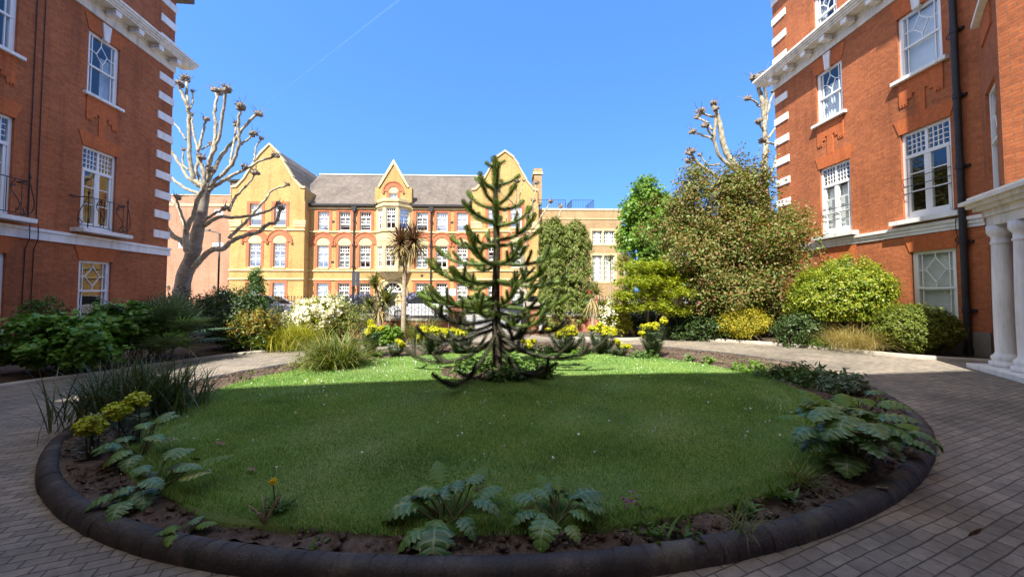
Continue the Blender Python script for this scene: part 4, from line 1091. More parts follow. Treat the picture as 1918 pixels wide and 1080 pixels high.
# kerb: each bullnose brick runs across the kerb, a dark joint between
n_k = 300; V = []; F_ = []
prof = [(.0, -.02), (.0, .05), (.012, .085), (.04, .112), (.08, .12), (.115, .112), (.135, .085), (.14, .02)]
prof = [(a, b) for a, b in prof]
m = len(prof)
rk = np.random.default_rng(3)
for k in range(n_k):
    dz, dk = rk.normal(0, .0016), rk.normal(0, .002)
    t0, t1 = 2 * PI * k / n_k, 2 * PI * (k + 1) / n_k
    gp = (t1 - t0) * .03
    i0 = len(V)
    for s, (t, sc) in enumerate(((t0 + gp, .985), (t0 + gp * 2.6, 1), (t0 * .67 + t1 * .33, 1), (t0 * .33 + t1 * .67, 1), (t1 - gp * 2.6, 1), (t1 - gp, .985))):
        for a, b in prof:
            aa = .075 + (a - .075) * sc + dk
            x, y = ell(t, aa); V.append((x, y, b * sc + dz))
    for s in range(5):
        for j in range(m - 1): F_.append((i0 + s * m + j, i0 + s * m + j + 1, i0 + (s + 1) * m + j + 1, i0 + (s + 1) * m + j))
    # joint filler
kj = len(V)
for k in range(n_k * 4):
    t = 2 * PI * k / (n_k * 4)
    for a, b in prof:
        aa = .075 + (a - .075) * .972; x, y = ell(t, aa); V.append((x, y, b * .972))
nn = n_k * 4
for k in range(nn):
    for j in range(m - 1): F_.append((kj + k * m + j, kj + k * m + j + 1, kj + ((k + 1) % nn) * m + j + 1, kj + ((k + 1) % nn) * m + j))
ko = np_mesh('bed_kerb', V, np.array(F_), M['kerb'], smooth=True); tag(ko, kind='structure')
LX, LY, LA, LB_, LR = -.04, 6.33, 4.53, 3.80, .24
LC, LS = math.cos(LR), math.sin(LR)
def lawn_r(t): return 1 + .012 * math.sin(5 * t + 1) + .010 * math.sin(11 * t) + .006 * math.sin(23 * t + 2)
def in_lawn(x, y, grow=0.0):
    ex, ey = x - LX, y - LY
    dx, dy = (ex * LC + ey * LS) / (LA + grow), (ey * LC - ex * LS) / (LB_ + grow)
    return dx * dx + dy * dy
def lawn_xy(u, v): return LX + u * LC - v * LS, LY + u * LS + v * LC
TB = gnd(930, 714)            # monkey puzzle base
def lawn_h(x, y): return .125 + .06 * max(0, 1 - in_lawn(x, y))
V = []; F_ = []
nr, nt_ = 14, 200
for i in range(nr + 1):
    u = 1 - i / nr if i < nr else 0
    for j in range(nt_):
        t = 2 * PI * j / nt_; r_ = lawn_r(t) * u
        x, y = lawn_xy(LA * r_ * math.cos(t), LB_ * r_ * math.sin(t))
        V.append((x, y, lawn_h(x, y)))
for i in range(nr):
    for j in range(nt_): a, b = i * nt_ + j, i * nt_ + (j + 1) % nt_; F_.append((a, b, b + nt_, a + nt_))
i0 = len(V)
for j in range(nt_):
    x, y, z = V[j]; V.append((x, y, .02))
for j in range(nt_): b = (j + 1) % nt_; F_.append((j, i0 + j, i0 + b, b))
tag(np_mesh('lawn', V, np.array(F_), M['turf'], smooth=False), kind='structure')
# circle of bare earth round the tree
V = []; F_ = []; r_ = np.random.default_rng(9)
TR = (1.0, .84)
def tree_bed(x, y): return ((x - TB.x) / TR[0]) ** 2 + ((y - TB.y) / TR[1]) ** 2
nr, nt_ = 14, 90
for i in range(nr + 1):
    u = i / nr
    for j in range(nt_):
        t = 2 * PI * j / nt_; q = 1 + .05 * math.sin(4 * t) + .03 * math.sin(9 * t + 1)
        x, y = TB.x + TR[0] * u * q * math.cos(t), TB.y + TR[1] * u * q * math.sin(t)
        V.append((x, y, lawn_h(x, y) + .022 + .05 * (1 - u) + r_.normal(0, .009) - (.03 if i == nr else 0)))
for i in range(nr):
    for j in range(nt_): a, b = i * nt_ + j, i * nt_ + (j + 1) % nt_; F_.append((a, a + nt_, b + nt_, b))
tag(np_mesh('tree_earth', V, np.array(F_), M['earth']), kind='structure')

# clods and pebbles on the earth
def clods(n, fn, seed, s0, s1):
    r_ = np.random.default_rng(seed); V = []; F_ = []
    base = np.array([(1, 0, 0), (-1, 0, 0), (0, 1, 0), (0, -1, 0), (0, 0, 1), (0, 0, -1)], float)
    fc = np.array([(0, 2, 4), (2, 1, 4), (1, 3, 4), (3, 0, 4), (2, 0, 5), (1, 2, 5), (3, 1, 5), (0, 3, 5)])
    for k in range(n):
        x, y, z = fn(r_); s = s0 + (s1 - s0) * r_.random() ** 3
        v = base * r_.uniform(.6, 1.3, (6, 1)) * s * np.array([1, 1, .7]) + np.array([x, y, z + s * .2]) + r_.normal(0, s * .2, (6, 3))
        V.append(v); F_.append(fc + 6 * k)
    return np.concatenate(V), np.concatenate(F_)
def fn_bed(r_):
    while True:
        t = r_.uniform(0, 2 * PI); k = r_.uniform(.16, 1.85); x, y = ell(t, k)
        if in_lawn(x, y) > 1.0: return x, y, .10
def fn_tree(r_):
    t = r_.uniform(0, 2 * PI); u = math.sqrt(r_.random()); x, y = TB.x + TR[0] * u * math.cos(t), TB.y + TR[1] * u * math.sin(t); return x, y, lawn_h(x, y) + .03 + .05 * (1 - u)
V, F_ = clods(16000, fn_bed, 1, .006, .038); tag(np_mesh('soil_clods', V, F_, M['earth']), kind='stuff')
V, F_ = clods(2200, fn_tree, 2, .006, .035); tag(np_mesh('soil_clods', V, F_, M['earth']), kind='stuff')

# grass blades of the lawn
M['grass'] = mat_leaf('lawn_grass', [(.095, .22, .05), (.18, .36, .075), (.27, .46, .105), (.48, .53, .22)], .5, .4, tmul=(1.15, 1.1, .7), patch=1.3)
def grass_blades(n, seed):
    r_ = np.random.default_rng(seed)
    # denser towards the viewer
    X_ = []; tot = 0
    while tot < n:
        m_ = n
        t = r_.uniform(0, 2 * PI, m_); u = np.sqrt(r_.random(m_)); x, y = lawn_xy(LA * 1.005 * u * np.cos(t), LB_ * 1.005 * u * np.sin(t))
        keep = r_.random(m_) < np.clip((3.6 / np.maximum(y, 2.2)) ** 1.3, .22, 1)
        keep &= ((x - TB.x) / TR[0]) ** 2 + ((y - TB.y) / TR[1]) ** 2 > .93
        # thin, patchy spots
        pn = np.sin(1.9 * x + 1.3 * y) * np.sin(2.3 * y - .8 * x + 1) + .5 * np.sin(5.1 * x - 3.7 * y)
        keep &= r_.random(m_) < np.clip(.8 + .4 * pn, .25, 1)
        X_.append(np.stack([x[keep], y[keep]], 1)); tot += keep.sum()
    P = np.concatenate(X_)[:n]; x, y = P[:, 0], P[:, 1]
    z = .125 + .06 * np.clip(1 - in_lawn(x, y), 0, None)
    pn = np.sin(.9 * x + 2.1 * y) * np.sin(1.7 * y - 1.1 * x + 2)
    h = r_.uniform(.010, .030, n) * (1 + .35 * pn) * (1 + 1.6 * (in_lawn(x, y) > .93) * r_.random(n))
    wd = r_.uniform(.0025, .0045, n) * np.clip(y / 4, 1, 2.2)
    a = r_.uniform(0, 2 * PI, n); le = r_.uniform(.1, .8, n) * h; b = r_.uniform(0, 2 * PI, n)
    c = np.stack([x, y, z - .003], 1); d = np.stack([np.cos(a) * wd, np.sin(a) * wd, np.zeros(n)], 1)
    tip = c + np.stack([np.cos(b) * le, np.sin(b) * le, h], 1)
    V = np.stack([c - d, c + d, tip], 1).reshape(-1, 3)
    return V, np.arange(3 * n).reshape(-1, 3)
V, F_ = grass_blades(330000, 5); tag(np_mesh('grass', V, F_, M['grass']), kind='stuff')

# daisies in the lawn
M['petal'] = mat_plain('daisy_petal', (.8, .8, .78), .7, .05)
dm = None; r_ = np.random.default_rng(77); cnt = 0
clusters = [(r_.uniform(-3.6, 4.4), r_.uniform(3.2, 9.8)) for _ in range(34)]
while cnt < 190:
    if r_.random() < .6: cx_, cy_ = clusters[r_.integers(len(clusters))]; x, y = r_.normal(cx_, .35), r_.normal(cy_, .3)
    else: x, y = r_.uniform(-4.6, 4.8), r_.uniform(2.7, 10.7)
    if in_lawn(x, y) > .92 or tree_bed(x, y) < 1.15: continue
    cnt += 1
    if dm is None:
        b_ = MB(); b_.lathe((0, 0, 0), [(.003, -.03), (.003, -.003), (.013, .002), (.016, .006), (.006, .009)], 9)
        dm = b_.build('daisy', M['petal'], uvs=False); o = dm
        tag(o, 'small white daisy in the mown lawn', 'daisy', 'daisies in the lawn')
    else: o = dm.copy(); COL.objects.link(o)
    o.location = (x, y, lawn_h(x, y) + .034); s = r_.uniform(.4, .8); o.scale = (s, s, 1); o.rotation_euler = (r_.normal(0, .3), r_.normal(0, .3), r_.uniform(0, 6))
# straw, husks and leaf litter lying on the soil
M['litter'] = mat_leaf('leaf_litter', [(.20, .14, .08), (.34, .26, .15), (.12, .08, .05), (.42, .36, .25)], .8, .05)
def litter(n, seed):
    q_ = np.random.default_rng(seed); P = np.array([fn_bed(q_) for _ in range(n)]); P[:, 2] = .115
    nn_ = unit(q_.normal(0, .35, (n, 3)) + [0, 0, 1.0]); return leaves_at(P, nn_, .028, .3, q_, .2)
def unit(a): return a / np.maximum(np.linalg.norm(a, axis=-1, keepdims=True), 1e-9)
def leaves_at(C, Nn, L, W, q_, fold=.18):
    n = len(C); t = q_.normal(0, 1, (n, 3)); t = unit(t - Nn * np.sum(t * Nn, 1, keepdims=True)); b = np.cross(Nn, t); L = (L * q_.uniform(.5, 1.6, n))[:, None]; Wd = L * W
    V = np.stack([C - t * L * .5, C + b * Wd * .5 + Nn * L * fold * .3, C + t * L * .5, C - b * Wd * .5 + Nn * L * fold * .3], 1).reshape(-1, 3); i = np.arange(n)[:, None] * 4
    return V, np.concatenate([i + [0, 1, 2], i + [0, 2, 3]])
V, F_ = litter(1500, 12); tag(np_mesh('leaf_litter', V, F_, M['litter']), kind='stuff')
# fallen leaves on the lawn and drive
M['deadleaf'] = mat_plain('dead_leaf', (.20, .13, .08), .8, .3, 20)
lf = None
for (px_, py_) in ((412, 838), (470, 888), (330, 895), (1598, 757), (1530, 830), (365, 868), (1830, 1030), (1652, 912)):
    p = gnd(px_, py_, .13 if px_ < 1700 else .02)
    if lf is None:
        V = [(0, -.05, 0), (.02, -.02, .008), (.022, .02, .012), (0, .05, .02), (-.022, .02, .010), (-.02, -.02, .012), (0, 0, -.004)]
        lf = np_mesh('dead_leaf', V, np.array([(6, 0, 1), (6, 1, 2), (6, 2, 3), (6, 3, 4), (6, 4, 5), (6, 5, 0)]), M['deadleaf']); o = lf
        tag(o, 'curled brown dead leaf lying on the ground', 'leaf', 'fallen leaves')
    else: o = lf.copy(); COL.objects.link(o)
    o.location = (p.x, p.y, lawn_h(p.x, p.y) + .03 if in_lawn(p.x, p.y) < 1 else .12 if in_lawn(p.x, p.y, .5) < 1.2 else .02); o.rotation_euler = (r_.normal(0, .4), r_.normal(0, .4), r_.uniform(0, 6))
# ================================================================ plants: generators
def unit(a): return a / np.maximum(np.linalg.norm(a, axis=-1, keepdims=True), 1e-9)
def leaves_at(C, Nn, L, W, r_, fold=.18, droop=None):
    """diamond leaves (two folded triangles) at centres C with normals Nn"""
    n = len(C)
    t = r_.normal(0, 1, (n, 3))
    if droop is not None: t = t + np.asarray(droop) * 1.0
    t = unit(t - Nn * np.sum(t * Nn, 1, keepdims=True)); b = np.cross(Nn, t)
    L = (L * r_.uniform(.45, 1.35, n))[:, None]; Wd = L * W
    p0 = C - t * L * .5; p2 = C + t * L * .5 - Nn * L * fold * .6
    p1 = C + b * Wd * .5 + Nn * L * fold * .5 - t * L * .06; p3 = C - b * Wd * .5 + Nn * L * fold * .5 - t * L * .06
    V = np.stack([p0, p1, p2, p3], 1).reshape(-1, 3)
    i = np.arange(n)[:, None] * 4
    return V, np.concatenate([i + [0, 1, 2], i + [0, 2, 3]])
def blob_points(blobs, n, r_, clus, sigma, shell=.55, lump=.16):
    """points clustered through the outer volume of lumpy ellipsoids"""
    B = np.array(blobs, float); wgt = (B[:, 3] * B[:, 4] + B[:, 4] * B[:, 5] + B[:, 3] * B[:, 5]); wgt /= wgt.sum()
    k = r_.choice(len(B), clus, p=wgt)
    d = unit(r_.normal(0, 1, (clus, 3)))
    q = r_.normal(0, 2.6, (len(B), 5, 3)); ph = r_.uniform(0, 6.3, (len(B), 5))
    f = 1 + lump * np.sum(np.sin(np.einsum('nij,nj->ni', q[k], d) + ph[k]), 1) / 1.6
    rad = (shell + (1 - shell) * r_.random(clus) ** .6) * f
    cc = B[k, :3] + d * B[k, 3:] * rad[:, None]
    j = r_.integers(0, clus, n)
    out = r_.normal(0, 1, (n, 3)) * sigma
    P = cc[j] + out; Dn = unit(d[j] / B[k[j], 3:] * B[k[j], 3:].mean(1, keepdims=True))
    return P, Dn
def leaf_cloud(blobs, n, L, W=.5, seed=1, clus=None, sigma=.08, shell=.5, up=.5, out=.7, rnd=.6, zmin=.03, lump=.16, fold=.18, droop=None, dense=True):
    r_ = np.random.default_rng(seed)
    if dense: n = int(n * 2.1); L = L * 1.12; W = W * 1.25; clus = int((clus or max(20, n // 44)) * 1.5)
    P, Dn = blob_points(blobs, n, r_, clus or max(20, n // 22), sigma, shell, lump)
    k = P[:, 2] > zmin; P, Dn = P[k], Dn[k]
    Nn = unit(Dn * out + np.array([0, 0, up]) + r_.normal(0, rnd, P.shape))
    return leaves_at(P, Nn, L, W, r_, fold, droop)
def twigs(mb, base, blobs, n, r0, r_, gap=.1, spread=.15, fill=.8):
    """stems from the base up into the crown"""
    B = np.array(blobs, float)
    for k in range(n):
        b = B[r_.integers(len(B))]; d = unit(r_.normal(0, 1, (1, 3)))[0]; d[2] = abs(d[2]) * .8
        e = b[:3] + d * b[3:] * fill * r_.uniform(.5, 1); s = np.array(base) + np.append(r_.normal(0, spread, 2), 0)
        m1 = s * .65 + e * .35 + r_.normal(0, gap, 3) * np.array([1, 1, .3]); m1[:2] = s[:2] * .75 + e[:2] * .25; m2 = s * .3 + e * .7 + r_.normal(0, gap, 3)
        pts = catmull([s, m1, m2, e], 3); rr = [r0 * (1 - .8 * i / (len(pts) - 1)) for i in range(len(pts))]
        mb.tube(pts, rr, 5, False)
def shrub(name, label, base, blobs, leafmat, n, L, W=.5, seed=1, stems=8, sr=.012, stemmat='twig', cat='shrub', group=None, **kw):
    """blobs given relative to base: (dx,dy,z,rx,ry,rz)"""
    bl = [(base.x + b[0], base.y + b[1], b[2], b[3], b[4], b[5]) for b in blobs]
    t = thing(name, label, cat, (base.x, base.y, 0), group=group)
    V, F_ = leaf_cloud(bl, n, L, W, seed, **kw)
    np_mesh('foliage', V, F_, M[leafmat], t, offset=(base.x, base.y, 0))
    if stems:
        mb = MB(); twigs(mb, (base.x, base.y, 0), bl, stems, sr, np.random.default_rng(seed + 90), fill=.75); mb.build('stems', M[stemmat], t, offset=(base.x, base.y, 0), smooth=True, uvs=False)
    return t
def strip_blades(Pb, az, el0, bend, Ln, Wd, seg=5, r_=None, fold=.25, taper=1.0):
    """arching sword leaves; arrays per blade. returns V,F"""
    n = len(Pb); V = []
    pos = Pb.copy(); el = el0.copy(); dirs = np.stack([np.cos(az), np.sin(az)], 1)
    side = np.stack([-np.sin(az), np.cos(az), np.zeros(n)], 1)
    rows = []
    for k in range(seg + 1):
        u = k / seg
        w_ = Wd * np.where(u < .15, .6 + 2.6 * u, 1.0) * (1 - u ** 2.2) ** taper + Wd * .02
        rows.append(np.stack([pos - side * w_[:, None] * .5, pos + np.stack([np.zeros(n), np.zeros(n), -w_ * fold], 1), pos + side * w_[:, None] * .5], 1))
        st = Ln / seg
        pos = pos + np.stack([dirs[:, 0] * np.cos(el) * st, dirs[:, 1] * np.cos(el) * st, np.sin(el) * st], 1)
        el = el - bend / seg
    A = np.stack(rows, 1)            # n, seg+1, 3, 3
    V = A.reshape(-1, 3); i = (np.arange(n) * (seg + 1) * 3)[:, None]
    F_ = []
    for k in range(seg):
        for c in (0, 1): F_.append(i + np.array([k * 3 + c, k * 3 + c + 1, (k + 1) * 3 + c + 1, (k + 1) * 3 + c]))
    return V, np.concatenate(F_)
def merge(*vf):
    Vs, Fs, o = [], [], 0
    for V, F_ in vf: Vs.append(V); Fs.append(F_ + o); o += len(V)
    return np.concatenate(Vs), np.concatenate(Fs)
def grass_clump(name, label, base, mat_, n, Ln, Wd, seed, spread=.15, el=(50, 88), bend=(.6, 2.2), cat='grass clump', group=None, z=.05, zc=None):
    r_ = np.random.default_rng(seed)
    Pb = np.stack([base.x + r_.normal(0, spread, n), base.y + r_.normal(0, spread, n), np.full(n, z)], 1)
    az_ = r_.uniform(0, 2 * PI, n); V, F_ = strip_blades(Pb, az_, R(1) * r_.uniform(el[0], el[1], n), r_.uniform(bend[0], bend[1], n), Ln * r_.uniform(.6, 1.15, n), Wd * r_.uniform(.7, 1.2, n), 6)
    V[:, 2] = np.maximum(V[:, 2], z * .6 + .01)
    o = np_mesh(name, V, F_, M[mat_], None, (base.x, base.y, 0), offset=(base.x, base.y, 0)); return tag(o, label, cat, group)

def knobby(mb, c, r, r_):
    """pollard knuckle: a lump with stubs of cut shoots"""
    c = Vector(c)
    for k in range(7):
        d = Vector(unit(r_.normal(0, 1, (1, 3)))[0]); d.z = d.z * .6 + .25
        q = c + d * r * .55
        mb.lathe((q.x, q.y, q.z - r * .4), [(r * .12, 0), (r * .42, r * .15), (r * .46, r * .42), (r * .3, r * .68), (r * .08, r * .8)], 6)
    for k in range(5):
        d = Vector(unit(r_.normal(0, 1, (1, 3)))[0]); d.z = abs(d.z) + .4; d.normalize(); e = c + d * r * r_.uniform(1.6, 2.8) + Vector(r_.normal(0, r * .25, 3)); mb.tube([c + d * r * .4, c + d * r * 1.2, e], [r * .06, r * .045, r * .02], 4, False)
    for k in range(12):
        d = Vector(unit(r_.normal(0, 1, (1, 3)))[0]); d.z = abs(d.z) * .8 + .1; d.normalize()
        mb.tube([c + d * r * .5, c + d * r * r_.uniform(.8, 1.15)], [r * .12, r * .08], 5)
def pollard(name, label, base_px, Y, limbs, mat_='plane_bark', seed=1, group='pollarded plane trees', knob=.20, trunk=0):
    r_ = np.random.default_rng(seed)
    b = at(base_px[0], 550, Y); t = thing(name, label, 'tree', (b.x, b.y, 0), group=group)
    for li, lb in enumerate(limbs):
        pts, r0, r1, kn = lb[:4]; dz0 = lb[4] if len(lb) > 4 else 0; dz1 = lb[5] if len(lb) > 5 else r_.uniform(-1.3, 1.3)
        n = len(pts); mb = MB()
        P = []
        for k, (x, y) in enumerate(pts):
            u = k / max(1, n - 1); q = at(x, y, Y + dz0 + (dz1 - dz0) * u); P.append(q)
        if li < trunk and P[0].z > .3: P.insert(0, Vector((P[0].x - .25, P[0].y, -.1)))
        C = catmull(P, 5); m_ = len(C)
        C = [c_ + Vector(r_.normal(0, .02, 3)) if 0 < i < m_ - 1 else c_ for i, c_ in enumerate(C)]
        s = px_m(Y); k_ = .62 if li < trunk else .44
        rr = [s * k_ * (r0 + (r1 - r0) * (i / (m_ - 1)) ** .8) * r_.uniform(.93, 1.08) for i in range(m_)]
        if li < trunk: rr[0] *= 1.25
        mb.tube(C, rr, 10 if r0 > 12 else 8)
        o = mb.build('trunk' if li < trunk else 'limb', M[mat_], t, offset=(b.x, b.y, 0), smooth=True, uvs=False)
        if kn:
            kb = MB(); knobby(kb, tuple(C[-1] + (C[-1] - C[-2]).normalized() * .05), knob * kn * .78 * r_.uniform(.75, 1.2), r_)
            kb.build('pollard_knuckle', M['knuckle'], o, offset=(b.x, b.y, 0), uvs=False)
    return t
# ---------------------------------------------------------------- plant materials
M['plane_bark'] = mat_bark('plane_bark', [(.25, (.10, .088, .06)), (.42, (.24, .21, .145)), (.55, (.40, .36, .265)), (.75, (.52, .475, .36))], 5.5, (1, 1, .7), .9)
M['plane_trunk'] = mat_bark('plane_trunk_bark', [(.28, (.12, .10, .08)), (.5, (.25, .215, .17)), (.75, (.36, .32, .26))], 2.6, (1, 1, 1.6), .9)
M['knuckle'] = mat_bark('pollard_knuckle_bark', [(.3, (.10, .08, .06)), (.55, (.26, .21, .16)), (.8, (.36, .31, .24))], 9, (1, 1, 1), .9)
M['twig'] = mat_bark('shrub_twigs', [(.3, (.10, .07, .045)), (.7, (.22, .17, .11))], 6, (1, 1, .4), .4)
M['palmtrunk'] = mat_bark('palm_trunk', [(.3, (.28, .215, .15)), (.7, (.46, .385, .29))], 7, (.6, .6, 2.6), .7)
L_ = mat_leaf
M['mp_leaf'] = L_('monkey_puzzle_scales', [(.035, .085, .012), (.07, .145, .018), (.14, .23, .03), (.23, .31, .05)], .4, .2, .45)
M['mp_tip'] = L_('monkey_puzzle_young_scales', [(.12, .20, .03), (.17, .25, .04), (.22, .29, .05)], .4, .25, .4)
M['mp_old'] = L_('monkey_puzzle_old_scales', [(.018, .026, .010), (.03, .04, .015), (.045, .05, .022)], .5, .08, .3)
M['mp_bark'] = mat_bark('monkey_puzzle_bark', [(.3, (.035, .028, .022)), (.7, (.085, .068, .05))], 12, (1, 1, 2), .8)
M['hyd'] = L_('hydrangea_leaf', [(.08, .20, .03), (.11, .26, .04), (.14, .30, .05), (.18, .33, .06)], .4, .25, .45)
M['darkgreen'] = L_('dark_evergreen_leaf', [(.025, .05, .014), (.04, .075, .018), (.06, .10, .025)], .4, .15)
M['midgreen'] = L_('mid_green_leaf', [(.045, .10, .018), (.075, .15, .028), (.11, .19, .04)], .45, .25)
M['brightgreen'] = L_('bright_green_leaf', [(.09, .19, .02), (.13, .25, .03), (.17, .29, .04)], .45, .35)
M['limegreen'] = L_('lime_maple_leaf', [(.16, .23, .015), (.24, .30, .02), (.34, .35, .025)], .5, .4)
M['gold'] = L_('golden_leaf', [(.22, .24, .015), (.34, .31, .022), (.42, .34, .03), (.26, .26, .02)], .5, .3)
M['topiary'] = L_('golden_privet_leaf', [(.09, .17, .014), (.16, .24, .018), (.26, .30, .022), (.36, .34, .03)], .4, .3, .45)
M['clipped'] = L_('clipped_yellow_green_leaf', [(.07, .11, .012), (.12, .16, .016), (.19, .20, .022)], .5, .25)
M['bronze'] = L_('bronze_green_maple_leaf', [(.06, .11, .02), (.11, .17, .03), (.21, .13, .045), (.28, .14, .07), (.15, .21, .04), (.23, .25, .06), (.08, .14, .025)], .5, .3)
M['choisya'] = L_('yellow_green_leaf', [(.15, .21, .015), (.26, .29, .02), (.36, .34, .03)], .45, .3)
M['blossom'] = L_('cream_white_blossom', [(.62, .60, .42), (.75, .73, .6), (.8, .79, .72)], .6, .25)
M['yew'] = L_('irish_yew_needles', [(.05, .085, .016), (.10, .15, .025), (.17, .22, .035), (.27, .29, .05)], .5, .15)
M['blue'] = L_('ceanothus_blossom', [(.10, .11, .22), (.16, .17, .32), (.22, .23, .38), (.04, .06, .03)], .6, .2)
M['orange'] = L_('orange_young_leaf', [(.16, .19, .02), (.30, .24, .025), (.27, .13, .03), (.10, .15, .02), (.07, .12, .02)], .5, .3)
M['euleaf'] = L_('euphorbia_leaf', [(.11, .17, .11), (.15, .22, .14), (.20, .26, .15)], .5, .25)
M['eubract'] = L_('euphorbia_bract', [(.36, .40, .014), (.50, .50, .018), (.60, .55, .025)], .5, .3)
M['eubract_pale'] = L_('euphorbia_green_bract', [(.38, .46, .03), (.48, .54, .03), (.58, .60, .04)], .5, .3)
M['cord'] = L_('cordyline_leaf', [(.07, .10, .02), (.12, .15, .032), (.20, .20, .06), (.28, .26, .10)], .4, .2, .5)
M['cordred'] = L_('bronze_cordyline_leaf', [(.07, .040, .026), (.12, .058, .034), (.17, .085, .045), (.11, .085, .04)], .4, .2, .5)
M['cordtan'] = L_('dry_cordyline_leaf', [(.22, .17, .07), (.33, .26, .11), (.42, .34, .16), (.18, .17, .05)], .5, .2)
M['fan'] = L_('fan_palm_leaf', [(.04, .08, .04), (.065, .12, .055), (.10, .16, .075)], .4, .12, .5)
M['sedge'] = L_('sedge_blade', [(.06, .10, .016), (.11, .15, .025), (.18, .20, .04), (.26, .24, .07)], .45, .25)
M['darksedge'] = L_('dark_iris_blade', [(.035, .065, .026), (.055, .10, .038), (.085, .13, .055), (.17, .17, .08)], .45, .2)
M['tangrass'] = L_('tan_grass_blade', [(.30, .22, .07), (.40, .30, .11), (.24, .22, .06), (.46, .38, .18)], .5, .3)
M['acan'] = mat_leaf('acanthus_leaf', [(.06, .15, .045), (.075, .175, .055), (.09, .195, .06), (.10, .21, .05)], .36, .2, .55, vein=True)
M['acan_young'] = L_('young_acanthus_leaf', [(.13, .24, .02), (.16, .27, .03)], .4, .4)
M['weed'] = L_('weed_leaf', [(.05, .12, .014), (.08, .17, .022), (.12, .21, .03)], .45, .3)
M['dandelion'] = L_('dandelion_petal', [(.8, .58, .01), (.85, .64, .015)], .6, .2)
M['drystem'] = mat_plain('dry_stem', (.36, .27, .16), .8, .2, 20)
M['tanstem'] = mat_plain('tan_bare_stem', (.30, .20, .10), .8, .2, 20)
M['varieg'] = L_('variegated_leaf', [(.07, .11, .03), (.16, .20, .06), (.34, .36, .16), (.05, .09, .02)], .5, .25)
M['goldgrass'] = L_('golden_green_blade', [(.16, .20, .015), (.28, .30, .02), (.38, .34, .03)], .5, .3)
M['bluegrey'] = mat_plain('dark_blue_grey_panel', (.045, .055, .075), .5, .1)
M['stalk'] = mat_plain('dark_green_stalk', (.10, .11, .045), .6, .3, 20)
M['magenta'] = L_('geranium_petal', [(.35, .06, .28), (.42, .10, .34)], .6, .2)

# ---------------------------------------------------------------- monkey puzzle
MPT = thing('monkey_puzzle_tree', 'dark spiky monkey puzzle tree standing in the middle of the oval lawn', 'tree', (TB.x, TB.y, lawn_h(TB.x, TB.y)))
MZ = lawn_h(TB.x, TB.y)
def zz(py): return at(930, py, TB.y).z
def scales(path, rc, r_, L=.042, dens=1.0, tilt=38, tipgrow=True):
    """overlapping pointed scales round a path (list of Vector)"""
    P = np.array([tuple(p) for p in path]); seg = np.linalg.norm(np.diff(P, axis=0), axis=1); S = np.concatenate([[0], np.cumsum(seg)]); T = S[-1]
    n = max(20, int(T / .0042 * dens))
    s = np.linspace(0, T, n)
    C = np.stack([np.interp(s, S, P[:, i]) for i in range(3)], 1)
    D = unit(np.gradient(C, axis=0)); ref = np.where(np.abs(D[:, 2:3]) > .9, [[1.0, 0, 0]], [[0, 0, 1.0]])
    U = unit(np.cross(D, ref)); W_ = np.cross(D, U)
    a = np.arange(n) * 2.39996 + r_.uniform(0, 6)
    O = U * np.cos(a)[:, None] + W_ * np.sin(a)[:, None]
    tl = R(1) * (tilt + r_.normal(0, 8, n)); ct, st = np.cos(tl)[:, None], np.sin(tl)[:, None]
    ax_ = D * ct + O * st; sd = np.cross(D, O)
    l = (L * r_.uniform(.8, 1.2, n))[:, None]
    if tipgrow: l = l * np.clip((T - s) / .05, .45, 1)[:, None]
    rcs = rc * np.clip((T - s) / .06 + .35, .3, 1)[:, None]
    b = C + O * rcs
    V = np.stack([b - sd * l * .27, b + ax_ * l, b + sd * l * .27, b + ax_ * l * .45 + O * l * .14], 1).reshape(-1, 3)
    i = np.arange(n)[:, None] * 4
    return V, np.concatenate([i + [0, 3, 1], i + [3, 2, 1]])
rm = np.random.default_rng(21)
trunk_pts = [Vector((TB.x + .0, TB.y, MZ - .05)), Vector((TB.x + .01, TB.y, zz(640))), Vector((TB.x - .02, TB.y + .02, zz(560))), Vector((TB.x - .0, TB.y, zz(470))), Vector((TB.x - .02, TB.y, zz(380))), Vector((TB.x - .045, TB.y, zz(292)))]
tc = catmull(trunk_pts, 6); tm = MB(); tm.tube(tc, [.105 - .075 * i / (len(tc) - 1) for i in range(len(tc))], 12)
trk = tm.build('trunk', M['mp_bark'], MPT, offset=(TB.x, TB.y, MZ), smooth=True, uvs=False)
half = [p for p in tc if p.z > zz(505)]
V, F_ = scales(half, .042, rm, .06, 1.6, 50); np_mesh('trunk_scales', V, F_, M['mp_leaf'], trk, offset=(TB.x, TB.y, MZ))
low = [p for p in tc if p.z <= zz(500)]
V, F_ = scales(low, .085, rm, .045, .55, 65); np_mesh('old_trunk_scales', V, F_, M['mp_old'], trk, offset=(TB.x, TB.y, MZ))
PXM = px_m(TB.y)
def branch_path(start, azm, L, e0, e1, power=1.0, wig=.03, n=14):
    P = [Vector(start)]; a = azm
    for k in range(n):
        u = (k + .5) / n; e = e0 + (e1 - e0) * u ** power; a += rm.normal(0, wig)
        P.append(P[-1] + Vector((math.cos(a) * math.cos(e), math.sin(a) * math.cos(e), math.sin(e))) * (L / n))
    return P
